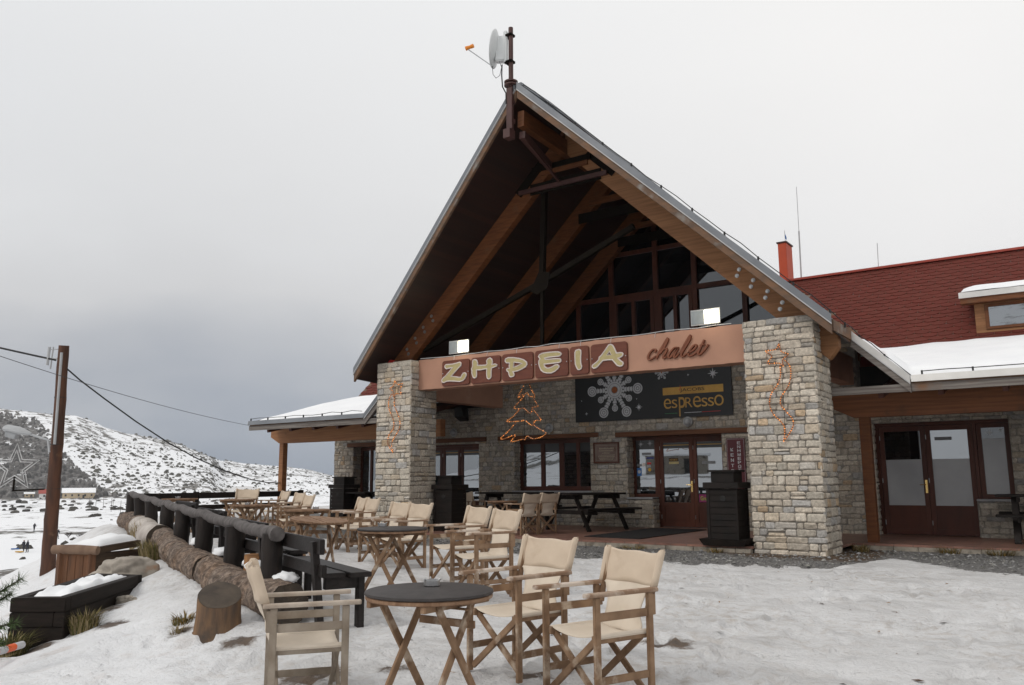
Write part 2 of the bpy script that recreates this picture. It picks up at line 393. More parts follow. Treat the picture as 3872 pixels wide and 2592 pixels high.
# ------------------------------------------------------------------ terrain
P1 = np.array([-6.9, 5.65]); DF = np.array([-.907, .421]); NF = np.array([-.421, -.907])
SIL = [(-90, .08), (-66.65, .0761), (-65.53, .0746), (-63.85, .072), (-62.65, .0708), (-61.72, .0652), (-60.99, .058), (-59.79, .0528), (-58.33, .0489), (-57.32, .0444), (-56.35, .0393), (-55.09, .0302), (-54.36, .0249), (-52.98, .021), (-51.56, .0186), (-49.92, .0161), (-48.43, .0126), (-46.94, .006), (-44.47, .002), (-30, .004)]
FOREST = [(-90, .9), (-66.3, .88), (-64, .72), (-63.3, .55), (-62.3, .34), (-61.6, .22), (-60.9, .10), (-60.3, 0.0)]
def az_of(x, y): return np.degrees(np.arctan2(x, y))
def hill_t(x, y):
    az = az_of(x, y); r = np.hypot(x, y)
    far = sstep(-54.9, -53.6, az)
    Rb = 570 + 60 * far; Rr = 900 + 250 * far
    return az, r, (r - Rb) / (Rr - Rb), Rr
def ground(x, y, detail=True):
    x = np.asarray(x, float); y = np.asarray(y, float)
    px = x - P1[0]; py = y - P1[1]
    a = px * DF[0] + py * DF[1]; s = px * NF[0] + py * NF[1]
    t = -.06 + np.where(a > 0, .0185 * np.minimum(a, 16), .026 * np.maximum(a, -7))
    wb = sstep(10.8, 14.2, y) * sstep(-26, -21, x); t = t * (1 - wb) - .115 * wb
    ks = (.15 + .13 * sstep(-.3, 2.2, a) + .28 * sstep(2.0, 9.0, a)) * sstep(-26, -11, a)
    e = -x - 21.8 - .25 * (y - 11)
    s2 = np.maximum(s - .15, 0); e2 = np.maximum(e, 0) * (1 - sstep(14.5, 17, y) * sstep(40, 22, -x))
    q = (ks * s2 + .30 * e2) * sstep(-20, -2, y)
    z = t - 9.6 * (1 - np.exp(-q / 9.6))
    # the slope that rises behind the photographer
    back = np.maximum(-y - 9 + .25 * x, 0); z = z + (.045 * back + .26 * np.maximum(back - 48, 0)) * (1 - sstep(250, 700, back)) * sstep(-140, -70, x)
    # far hills
    az, r, ht, Rr = hill_t(x, y)
    tn = np.interp(az, [p[0] for p in SIL], [p[1] for p in SIL])
    zr = 1.22 + Rr * tn
    vis = (az > -120) & (az < -5)
    up = np.clip(ht, 0, 1); prof = up ** 1.05
    rel = fbm(x, y, 90, 4, 5) * 16 * up * (1 - up) * 4 * .6 + fbm(x, y, 22, 3, 9) * 3.2 * sstep(0, .08, up) * (1 - .45 * sstep(.8, 1, up))
    wv = sstep(-125, -95, az) * sstep(-5, -12, az)
    zh = z + ((zr - z) * prof + rel - np.maximum(ht - 1, 0) * 25) * wv
    z = np.where(vis & (ht > 0), zh, z)
    # undulation of the valley floor
    z = z + fbm(x, y, 30, 3, 21) * 1.6 * sstep(30, 90, r) * (1 - sstep(0, .1, ht))
    if detail:
        near = 1 - sstep(30, 60, r)
        bld = sstep(13.6, 15.0, y) * sstep(-23, -22, x)
        amp = near * (1 - bld * .9)
        out = sstep(.1, .8, s)
        z = z + amp * (fbm(x, y, .55, 4, 31) * .055 * (1 - .35 * out) + fbm(x, y, 1.6, 3, 41) * .07)
        z = z + amp * .07 * sstep(.0, .35, s) * sstep(1.1, .5, s) * sstep(-2, 0, a)
        z = z + amp * out * (fbm(x, y, .9, 3, 51) * .17 + fbm(x, y, .3, 3, 52) * .065)
        # trampled prints
        c = vnoise(x / .19, y / .19, 61); z = z - amp * (1 - out * .6) * .026 * sstep(.66, .9, c)
    return z
def gz(x, y): return float(ground(np.array([x]), np.array([y]), False)[0])

EDGE = [(-24, 14.6), (-16, 13.9), (-13.5, 13.4), (-10.5, 12.6), (-8.5, 12.2), (-7.1, 12.0), (-5.86, 12.2), (-5.24, 12.1), (-4.57, 12.7), (-3.55, 13.2), (-3.35, 14.3), (-2.97, 15.5), (-2.3, 14.7), (-1.77, 14.2), (-1.0, 13.9), (3, 13.7)]
DIRT = [(-4.75, 4.25, .36), (-4.35, 4.7, .2), (-3.4, 5.15, .22), (-3.1, 6.7, .28), (-6.2, 4.75, .25), (-9.3, 4.5, .35), (-9.0, 5.2, .3), (-9.9, 5.6, .35), (-13.3, 8.3, .8), (-12.2, 7.6, .5), (-7.1, 4.8, .16), (-9.9, 4.2, .35), (-11.4, 6.3, .45), (-1.5, 6.0, .2)]
def build_terrain():
    azs = np.concatenate([np.arange(-70, 0, .19), np.arange(0, 290, 4.0)])
    rr = [0.5]
    while rr[-1] < 2600: rr.append(rr[-1] * (1.0075 if rr[-1] < 13 else 1.0125) + .003)
    rr = np.array(rr); na, nr = len(azs), len(rr)
    A, RR = np.meshgrid(np.radians(azs), rr)
    X = np.sin(A) * RR; Y = np.cos(A) * RR; Z = ground(X, Y)
    rsp = np.random.RandomState(77); nearm = np.where((RR.ravel() < 16) & (RR.ravel() > 2))[0]; Xf, Yf, Zf = X.ravel()[nearm], Y.ravel()[nearm], np.zeros(len(nearm))
    for k in range(520):     # footprints
        fx, fy = rsp.uniform(-7.5, 3.0), rsp.uniform(3.0, 13.0); an = rsp.uniform(0, 6.28) if k % 3 else rsp.normal(1.9, .35)
        if (fx - P1[0]) * NF[0] + (fy - P1[1]) * NF[1] > -.2 and fy > 5: continue
        L, Wd, dp = rsp.uniform(.13, .19), rsp.uniform(.06, .085), rsp.uniform(.015, .045)
        dx_, dy_ = Xf - fx, Yf - fy; near_ = np.where((np.abs(dx_) < .5) & (np.abs(dy_) < .5))[0]; dx_, dy_ = dx_[near_], dy_[near_]
        u_ = (dx_ * np.cos(an) + dy_ * np.sin(an)) / L; v_ = (-dx_ * np.sin(an) + dy_ * np.cos(an)) / Wd; q_ = u_ ** 2 + v_ ** 2
        Zf[near_] += -dp * np.exp(-q_ ** 2) + dp * .45 * np.exp(-((np.sqrt(q_) - 1.45) / .35) ** 2)
    Zr = Z.ravel().copy(); Zr[nearm] += np.clip(Zf, -.06, .035); Z = Zr
    X = np.append(X.ravel(), 0); Y = np.append(Y.ravel(), 0); Z = np.append(Z.ravel(), ground(np.array([0.]), np.array([0.]))[0])
    i = np.arange(nr - 1)[:, None] * na; j = np.arange(na)[None, :]; j2 = (j + 1) % na
    q = np.stack([i + j, i + na + j, i + na + j2, i + j2], -1).reshape(-1, 4)
    me = bpy.data.meshes.new('snow_ground'); nv = len(X); nq = len(q); nt = na
    me.vertices.add(nv); me.vertices.foreach_set('co', np.stack([X, Y, Z], 1).astype(np.float32).ravel())
    tri = np.stack([np.full(na, nv - 1), np.arange(na), (np.arange(na) + 1) % na], 1)
    loops = np.concatenate([q.ravel(), tri.ravel()]); me.loops.add(len(loops)); me.loops.foreach_set('vertex_index', loops.astype(np.int32))
    me.polygons.add(nq + nt)
    me.polygons.foreach_set('loop_start', np.concatenate([np.arange(nq) * 4, nq * 4 + np.arange(nt) * 3]).astype(np.int32))
    me.polygons.foreach_set('use_smooth', [True] * (nq + nt))
    me.update(calc_edges=True); me.validate()
    # what lies bare of snow
    s = (X - P1[0]) * NF[0] + (Y - P1[1]) * NF[1]
    ed = np.interp(X, [p[0] for p in EDGE], [p[1] for p in EDGE])
    gravel = np.clip((Y - ed) / .8 + .5, 0, 1) * ((Y < 60) & (X > -23.5) & (X < 8) & (Y > 8))
    dirt = np.zeros(nv)
    for dx, dy, dr in DIRT: dirt = np.maximum(dirt, np.clip(1.35 - np.hypot(X - dx, Y - dy) / dr, 0, 1))
    soil = dirt + 1.25 * sstep(13.6, 15.2, Y) * sstep(-6.6, -5.0, X) * sstep(-2.6, -3.8, X) * (Y < 20)
    az, r, ht, Rr = hill_t(X, Y); vis = (az > -120) & (az < -5) & (ht > 0)
    tf = np.interp(az, [p[0] for p in FOREST], [p[1] for p in FOREST])
    wob = fbm(X, Y, 70, 4, 77) * .5
    forest = np.where(vis, np.clip((tf - ht + wob * .5) / .10, 0, 1) * (ht > .02), 0)
    scrub = np.where(vis, np.clip(.25 + .6 * ht + fbm(X, Y, 180, 3, 88) * 1.6, 0, 1), np.where((r > 60), .12, 0))
    for nm, d in (('gravel', gravel), ('soil', np.clip(soil, 0, 1.3)), ('forest', forest), ('scrub', scrub), ('slope', sstep(.2, 1.2, s))):
        at = me.attributes.new(nm, 'FLOAT', 'POINT'); at.data.foreach_set('value', d.astype(np.float32))
    # material
    m, nt_, b = _mat('snow_ground'); nt = nt_
    def A_(n):
        a = nt.nodes.new('ShaderNodeAttribute'); a.attribute_name = n; return a.outputs['Fac']
    n1 = _noise(nt, 1.3, 6); n2 = _noise(nt, 7, 8, rough=.65); n3 = _noise(nt, 30, 5); n4 = _noise(nt, .035, 9, (1, 1, 1), .68)
    clean = _ramp(nt, n1.outputs[0], [(.3, (.585, .578, .575)), (.65, (.70, .697, .70))]).outputs[0]
    clean = _mix(nt, A_('slope'), clean, (.80, .805, .82))
    stain = _ramp(nt, n2.outputs[0], [(.48, 0), (.68, 1)]).outputs[0]
    stain = _math(nt, 'MULTIPLY', stain, _math(nt, 'SUBTRACT', .75, _math(nt, 'MULTIPLY', A_('slope'), .5)))
    nbig = _noise(nt, .45, 5); patch = _ramp(nt, nbig.outputs[0], [(.40, .15), (.62, 1)]).outputs[0]
    snow = _mix(nt, _math(nt, 'MULTIPLY', stain, patch), clean, (.42, .365, .315))
    ice = _ramp(nt, _noise(nt, 1.1, 7, (1, 2.2, 1), .65).outputs[0], [(.50, 0), (.66, 1)]).outputs[0]
    snow = _mix(nt, _math(nt, 'MULTIPLY', ice, _math(nt, 'SUBTRACT', .5, _math(nt, 'MULTIPLY', A_('slope'), .42))), snow, (.40, .39, .385))
    brn = _ramp(nt, _noise(nt, 1.7, 6, rough=.62).outputs[0], [(.56, 0), (.70, 1)]).outputs[0]
    snow = _mix(nt, _math(nt, 'MULTIPLY', brn, _math(nt, 'MULTIPLY', A_('slope'), .38)), snow, (.52, .43, .37))
    # brown needles and leaf litter
    lit = _ramp(nt, _noise(nt, 16, 4, rough=.7).outputs[0], [(.70, 0), (.74, 1)]).outputs[0]
    snow = _mix(nt, _math(nt, 'MULTIPLY', _math(nt, 'MULTIPLY', lit, .55), patch), snow, (.30, .20, .12))
    isfar0 = _math(nt, 'GREATER_THAN', A_('scrub'), .05)
    snow = _mix(nt, isfar0, snow, (.82, .83, .85))
    gr = _ramp(nt, n3.outputs[0], [(.3, (.075, .073, .072)), (.55, (.18, .175, .17)), (.72, (.38, .365, .35))]).outputs[0]
    so = _ramp(nt, n2.outputs[0], [(.3, (.045, .03, .02)), (.6, (.11, .07, .042)), (.8, (.2, .15, .09))]).outputs[0]
    nm_ = _noise(nt, 4.2, 8, rough=.72)
    def mask(attr, w=.9, lo_=.47, hi_=.53, top_=1):
        return _ramp(nt, _math(nt, 'ADD', attr, _math(nt, 'MULTIPLY', _math(nt, 'SUBTRACT', nm_.outputs[0], .5), w)), [(lo_, 0), (hi_, top_)]).outputs[0]
    c = _mix(nt, mask(A_('gravel'), 1.5), snow, gr)
    c = _mix(nt, mask(_math(nt, 'MULTIPLY', A_('soil'), .75), 1.5, .40, .66, .92), c, so)
    # hillside scrub and rock
    tc = nt.nodes.new('ShaderNodeTexCoord')
    hs = _noise(nt, .13, 7, (1, 1, 1.6), .66); hl = _noise(nt, .016, 4); hv = _math(nt, 'ADD', hs.outputs[0], _math(nt, 'ADD', _math(nt, 'MULTIPLY', A_('scrub'), .10), _math(nt, 'MULTIPLY', _math(nt, 'SUBTRACT', hl.outputs[0], .45), .55)))
    hm = _ramp(nt, hv, [(.60, 0), (.66, 1)]).outputs[0]
    hc = _ramp(nt, _noise(nt, .5, 4).outputs[0], [(.35, (.085, .08, .073)), (.6, (.16, .15, .137)), (.75, (.26, .20, .145))]).outputs[0]
    isfar = _math(nt, 'GREATER_THAN', A_('scrub'), .05)
    c = _mix(nt, _math(nt, 'MULTIPLY', hm, isfar), c, hc)
    fs_ = _noise(nt, .09, 8, (1, 1, 1), .7); fm = _ramp(nt, _math(nt, 'ADD', fs_.outputs[0], _math(nt, 'MULTIPLY', A_('forest'), .3)), [(.66, 0), (.76, 1)]).outputs[0]
    fc = _ramp(nt, _noise(nt, .35, 7, rough=.75).outputs[0], [(.35, (.06, .056, .052)), (.65, (.17, .16, .152))]).outputs[0]
    c = _mix(nt, _math(nt, 'MULTIPLY', fm, _math(nt, 'GREATER_THAN', A_('forest'), .01)), c, fc)
    nt.links.new(c, b.inputs['Base Color']); b.inputs['Roughness'].default_value = .75; b.inputs['Specular IOR Level'].default_value = .2
    n6 = _noise(nt, 42, 4, rough=.6)
    p = _bump(nt, b, n6.outputs[0], .7, .014)
    p = _bump(nt, b, n3.outputs[0], .8, .024, p)
    p = _bump(nt, b, n2.outputs[0], .8, .07, p)
    p = _bump(nt, b, _noise(nt, 4.1, 6).outputs[0], .4, .06, p)
    me.materials.append(m)
    o = link('snow_ground', me); struct(o, 'trampled snow ground falling away to a white valley and scrubby hill'); return o
build_terrain()

# scrub on the far hill: one scattered mass
def build_scrub():
    rs = np.random.RandomState(11); mb = MB()
    N = 30000
    az = rs.uniform(-67.5, -43, N); u = rs.rand(N) ** .9
    x_, y_ = [], []
    far = sstep(-54.9, -53.6, az)
    ht = u * 1.02; r = (570 + 60 * far) + ht * (330 + 190 * far)
    X = np.sin(np.radians(az)) * r; Y = np.cos(np.radians(az)) * r
    tf = np.interp(az, [p[0] for p in FOREST], [p[1] for p in FOREST])
    wob = fbm(X, Y, 70, 4, 77) * .5
    forest = (tf - ht + wob * .5) > .02
    dens = .03 + 1.5 * np.clip(fbm(X, Y, 130, 5, 99) + .10 + .10 * ht, 0, 1) ** 1.5
    dens = np.where(forest, .60, dens); dens = dens * np.where(ht < .02, 0.1, 1)
    keep = rs.rand(N) < dens * .42
    X, Y, forest, ht = X[keep], Y[keep], forest[keep], ht[keep]
    Z = ground(X, Y, False)
    for x, y, z, f in zip(X, Y, Z, forest):
        if f: w = rs.uniform(1.2, 3.4); h = w * rs.uniform(.5, 1.0); g = rs.uniform(.05, .20); col = (g * 1.05, g, g * .95)
        else:
            w = rs.uniform(.7, 1.0) * rs.choice([1.2, 1.8, 2.6, 4.0], p=[.42, .26, .2, .12]); h = w * rs.uniform(.35, .62)
            g = rs.uniform(.045, .12); col = (g * 1.1, g * 1.05, g * .85)
        n = 6; vs = [(x, y, z + h)]
        for k in range(n):
            a = 2 * math.pi * (k + rs.uniform(-.3, .3)) / n; q = w * .5 * rs.uniform(.6, 1.15)
            vs.append((x + q * math.cos(a) * .85, y + q * math.sin(a) * .85, z + h * rs.uniform(.45, .85)))
        for k in range(n):
            a = 2 * math.pi * (k + .5 + rs.uniform(-.3, .3)) / n; q = w * .62 * rs.uniform(.6, 1.2)
            vs.append((x + q * math.cos(a), y + q * math.sin(a), z - .5))
        fs = [(0, 1 + k, 1 + (k + 1) % n) for k in range(n)]
        for k in range(n):
            k2 = (k + 1) % n; fs += [(1 + k, 7 + k, 1 + k2), (1 + k2, 7 + k, 7 + k2)]
        mb.add(vs, fs, col)
    # low bushes dotted over the valley floor
    for k in range(420):
        a = R(rs.uniform(-67, -50)); r = 90 + 440 * rs.rand() ** .7; x = math.sin(a) * r; y = math.cos(a) * r
        if fbm(np.array([x]), np.array([y]), 60, 3, 5)[0] < -.04: continue
        z = gz(x, y); w = rs.uniform(.5, 2.2) * (.5 + r / 420); h = w * rs.uniform(.3, .55); g = rs.uniform(.03, .09); n = 7
        vs = [(x, y, z + h)] + [(x + w * .5 * rs.uniform(.5, 1.2) * math.cos(t), y + w * .5 * rs.uniform(.5, 1.2) * math.sin(t), z + h * rs.uniform(.3, .9)) for t in [2 * math.pi * q / n for q in range(n)]]
        vs += [(x + w * .6 * rs.uniform(.5, 1.2) * math.cos(t), y + w * .6 * rs.uniform(.5, 1.2) * math.sin(t), z - .2) for t in [2 * math.pi * (q + .5) / n for q in range(n)]]
        fs = [(0, 1 + q, 1 + (q + 1) % n) for q in range(n)]
        for q in range(n):
            q2 = (q + 1) % n; fs += [(1 + q, 1 + n + q, 1 + q2), (1 + q2, 1 + n + q, 1 + n + q2)]
        mb.add(vs, fs, (g * 1.1, g, g * .85))
    o = mb.build('hill_scrub', 'scrub'); tag(o, 'dark leafless scrub and thickets dotted over the snowy hillside', 'scrub', kind='stuff')
build_scrub()
# ------------------------------------------------------------------ the chalet
CX = -9.49; SL = .955; ZA = 9.59; W = 19.9
TILT = .055
def tl(y): return TILT * max(0.0, y - 15.0)
def zroof(dx, off=0, y=0): return ZA - SL * abs(dx) + off - tl(y)
chalet = thing('chalet', 'stone and timber mountain chalet with a tall open gable porch and red shingle roof', 'building', (CX, 17.5, 0))

PAL = [((.465, .41, .34), 8), ((.445, .395, .33), 7), ((.425, .385, .325), 5), ((.395, .365, .325), 4), ((.36, .345, .325), 3), ((.43, .365, .285), 3), ((.50, .45, .38), 4), ((.41, .31, .21), 1)]
PALC = [c for c, w in PAL for _ in range(w)]
def clip_rects(rects, op):
    out = []
    for (a, b, c, d) in rects:
        o0, o1, p0, p1 = op
        if b <= o0 or a >= o1 or d <= p0 or c >= p1: out.append((a, b, c, d)); continue
        if a < o0: out.append((a, o0, c, d))
        if b > o1: out.append((o1, b, c, d))
        ia, ib = max(a, o0), min(b, o1)
        if c < p0: out.append((ia, ib, c, p0))
        if d > p1: out.append((ia, ib, p1, d))
    return [r for r in out if r[1] - r[0] > .035 and r[3] - r[2] > .03]
def stones(mb, org, du, dn, u0, u1, v0, v1, ops=(), seed=0, wrap=(0, 0), top=None, dim=1.0, hs=(.095, .175), ws=(.15, .40)):
    rs = random.Random(seed); v = v0
    while v < v1 - .02:
        h = rs.uniform(*hs)
        if v1 - v - h < hs[0] * .8: h = v1 - v
        u = u0 - rs.uniform(0, .12); row = []
        while u < u1:
            w = rs.uniform(*ws)
            if u1 - u - w < .10: w = u1 - u
            q = rs.random()
            if q < .10 and h > .12: row += [(u, u + w, v, v + h * .5), (u, u + w, v + h * .5, v + h)]
            elif q < .20: row += [(u, u + w * .34, v, v + h), (u + w * .34, u + w, v, v + h)]
            else: row.append((u, u + w, v, v + h))
            u += w
        rects = [(max(a, u0), min(b, u1), c, d) for a, b, c, d in row if min(b, u1) - max(a, u0) > .03]
        for op in ops: rects = clip_rects(rects, op)
        for a, b, c, d in rects:
            if top and d > min(top((a + b) / 2), top(a), top(b)): continue
            one_stone(mb, org, du, dn, a - (wrap[0] if a <= u0 + 1e-6 else 0), b + (wrap[1] if b >= u1 - 1e-6 else 0), c, d, rs, dim)
        v += h
def one_stone(mb, org, du, dn, a, b, c, d, rs, dim):
    g = rs.uniform(.004, .009); a += g; b -= g; c += g; d -= g
    w, h = b - a, d - c
    if w < .02 or h < .02: return
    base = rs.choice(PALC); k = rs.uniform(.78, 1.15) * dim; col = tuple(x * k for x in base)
    nx = 4 if w < .22 else 6; ny = 4; prot = rs.uniform(.008, .024); e = min(.022, w * .25, h * .3)
    xs = [0, e] + [e + (w - 2 * e) * i / (nx - 3) for i in range(1, nx - 3)] + [w - e, w]
    ys = [0, e, h - e, h]
    jit = [(rs.uniform(-.008, .010), rs.uniform(-.008, .010)) for _ in range(4)]
    tx = rs.uniform(-.012, .012); ty = rs.uniform(-.012, .012); vs = []
    for iy, y in enumerate(ys):
        for ix, x in enumerate(xs):
            s, t = x / w, y / h; fx = fy = 0
            for (cx, cy), wt in zip(jit, ((1 - s) * (1 - t), s * (1 - t), (1 - s) * t, s * t)): fx += cx * wt; fy += cy * wt
            ed = (ix in (0, len(xs) - 1)) + (iy in (0, 3))
            if ed == 2: p = -.004; fx += (.010 if ix == 0 else -.010); fy += (.008 if iy == 0 else -.008)
            elif ed == 1: p = prot * .12 + rs.uniform(-.003, .003); fx += rs.uniform(-.003, .003); fy += rs.uniform(-.003, .003)
            else: p = prot + rs.uniform(-.007, .007) + tx * (s - .5) * 2 + ty * (t - .5) * 2
            uu = a + x + fx; vv = c + y + fy
            vs.append((org[0] + du[0] * uu + dn[0] * p, org[1] + du[1] * uu + dn[1] * p, vv))
    n = len(xs); fs = [(iy * n + ix, iy * n + ix + 1, (iy + 1) * n + ix + 1, (iy + 1) * n + ix) for iy in range(3) for ix in range(n - 1)]
    # skirt back into the mortar
    ring = [i for i in range(n)] + [iy * n + n - 1 for iy in range(1, 4)] + [3 * n + i for i in range(n - 2, -1, -1)] + [iy * n for iy in (2, 1)]
    o = len(vs)
    for i in ring:
        x, y, z = vs[i]; vs.append((x - dn[0] * .02, y - dn[1] * .02, z))
    for k in range(len(ring)):
        k2 = (k + 1) % len(ring); fs.append((ring[k], o + k, o + k2, ring[k2]))
    mb.add(vs, fs, col, 0)

# --- pillars
def pillar(x0, x1, y0, y1, z1, seed, label):
    mb = MB()
    mb.box(x0 + .012, x1 - .012, y0 + .012, y1 - .012, -.35, z1 - .03, (.1, .09, .08), 1)
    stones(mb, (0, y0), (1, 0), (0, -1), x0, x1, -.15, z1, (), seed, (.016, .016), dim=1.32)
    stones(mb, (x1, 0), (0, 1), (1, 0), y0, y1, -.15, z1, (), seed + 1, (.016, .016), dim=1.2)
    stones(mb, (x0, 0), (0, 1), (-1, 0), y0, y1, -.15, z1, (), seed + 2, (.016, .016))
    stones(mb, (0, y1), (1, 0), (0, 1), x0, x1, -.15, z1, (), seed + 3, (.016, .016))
    # capping stones
    rs = random.Random(seed + 9); x = x0
    while x < x1 - .05:
        w = min(rs.uniform(.16, .34), x1 - x); k = rs.uniform(.8, 1.1); c = rs.choice(PALC)
        y = y0
        while y < y1 - .05:
            d = min(rs.uniform(.2, .4), y1 - y)
            mb.box(x + .006, x + w - .006, y + .006, y + d - .006, z1 - .035, z1 + rs.uniform(-.02, .012), tuple(q * k for q in c), 0); y += d
        x += w
    o = mb.build('stone_pillar', ['stone', 'mortar'], chalet); o['label'] = label
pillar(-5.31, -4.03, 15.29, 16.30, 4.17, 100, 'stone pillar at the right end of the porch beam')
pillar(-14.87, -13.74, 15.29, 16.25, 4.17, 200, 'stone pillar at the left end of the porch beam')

# --- front walls
OPS = [(-10.22, -9.5, .74, 2.34), (-9.5, -7.6, -.2, 2.34), (-10.54, -6.86, 2.33, 2.465), (-13.85, -11.33, .9, 2.37), (-14.42, -11.06, 2.36, 2.485), (-17.4, -15.13, -.2, 2.30), (-17.6, -14.85, 2.36, 2.49),
       (-4.08, -2.16, -.2, 2.42), (-2.16, -1.46, .74, 2.42), (-20.4, -18.6, -.2, 2.33), (-20.68, -18.3, 2.33, 2.47)]
def wallbox(mb, ops):
    xs = sorted({-21.3, 4.0, CX - 5.15, CX + 5.15} | {v for o in ops for v in o[:2]}); zs = sorted({-.3, 2.95, 3.38, 4.45} | {v for o in ops for v in o[2:]})
    for i in range(len(xs) - 1):
        for k in range(len(zs) - 1):
            cx_, cz_ = (xs[i] + xs[i + 1]) / 2, (zs[k] + zs[k + 1]) / 2
            if cz_ > 2.95 and cx_ - CX > 5.15 or cz_ > 3.38 and cx_ - CX < -5.15: continue
            if any(o[0] < cx_ < o[1] and o[2] < cz_ < o[3] for o in ops): continue
            mb.box(xs[i], xs[i + 1], W, W + .45, zs[k], zs[k + 1], (.1, .09, .08), 1)
mb = MB(); wallbox(mb, OPS)
def walltop(x):
    dx = abs(x - CX); return min(4.40, zroof(dx, -.36)) if dx < 5.17 else (2.93 if x > CX else 3.35)
stones(mb, (0, W), (1, 0), (0, -1), -21.3, 2.0, -.05, 4.40, OPS, 11, (.016, 0), top=walltop, dim=.92, hs=(.085, .17), ws=(.13, .36))
stones(mb, (-21.3, 0), (0, 1), (-1, 0), W, 24.2, -.4, 3.5, (), 12, (.016, 0))
# reveals of openings
for (x, z0, z1, d) in ((-9.5, -.05, .72, 1), (-15.13, -.05, 2.3, -1), (-13.85, .9, 2.36, 1), (-10.22, .74, 2.33, 1), (-4.08, -.05, 2.42, 1), (-20.4, -.05, 2.33, 1)):
    stones(mb, (x, 0), (0, 1), (d, 0), W, W + .36, z0, z1, (), int(abs(x) * 10), (.016, 0), ws=(.15, .3))
mb.box(-21.3, -20.9, W + .45, 27.5, -.4, 3.6, (.1, .09, .08), 1); mb.box(-21.3, 4, 27.1, 27.5, -.4, 3.6, (.1, .09, .08), 1); mb.box(3.6, 4, W + .45, 27.1, -.3, 3.6, (.1, .09, .08), 1)
mb.build('wall', ['stone', 'mortar'], chalet)
MB().box(CX + 5.16, 3.6, W + .30, W + .40, 2.95, 3.75).build('dark_fill_panel', 'hole', chalet); MB().box(-21.0, CX - 5.16, W + .30, W + .40, 2.95, 3.75).build('dark_fill_panel', 'soffit', chalet)  # right one is an added dark sheet, painting the shade of the void there

# --- lintels
for x0, x1, z0, z1 in ((-10.54, -6.86, 2.335, 2.46), (-14.42, -11.06, 2.365, 2.48), (-17.6, -14.85, 2.365, 2.485), (-20.68, -18.3, 2.335, 2.465)):
    MB().box(x0, x1, W - .045, W + .3, z0, z1).build('lintel', 'lintel', chalet, bevel=.008)
MB().box(-17.5, -15.1, W + .02, W + .12, 2.302, 2.362).build('lintel', 'frame_dark', chalet)

# --- plaster porch beam and the return beam behind the left pillar
mb = MB(); rs = random.Random(5); n = 60; top = []
vs = []; fs = []
for i in range(n + 1):
    x = -13.75 + (13.75 - 5.30) * i / n
    zt = 4.195 + rs.uniform(-.008, .006); zb = 3.445 + rs.uniform(-.005, .005)
    vs += [(x, 15.58, zb), (x, 15.58, zt), (x, 15.98, zt - .01), (x, 15.98, zb)]
for i in range(n):
    for k in range(4): fs.append((i * 4 + k, i * 4 + (k + 1) % 4, i * 4 + 4 + (k + 1) % 4, i * 4 + 4 + k))
fs += [(0, 1, 2, 3), (4 * n, 4 * n + 3, 4 * n + 2, 4 * n + 1)]
mb.add(vs, fs); mb.build('porch_beam', 'plaster', chalet)
MB().box(-14.6, -14.24, 16.22, W - .01, 3.32, 3.96).build('return_beam', 'plaster', chalet, bevel=.01)
MB().box(-4.7, -4.4, 16.27, W - .01, 3.32, 3.96).build('return_beam', 'plaster', chalet, bevel=.01)
# porch upper floor edge between the beam and the wall, seen dark
MB().box(-14.2, -4.75, W - .02, 20.9, 4.42, 4.5).build('landing', 'glulam_flat', chalet)

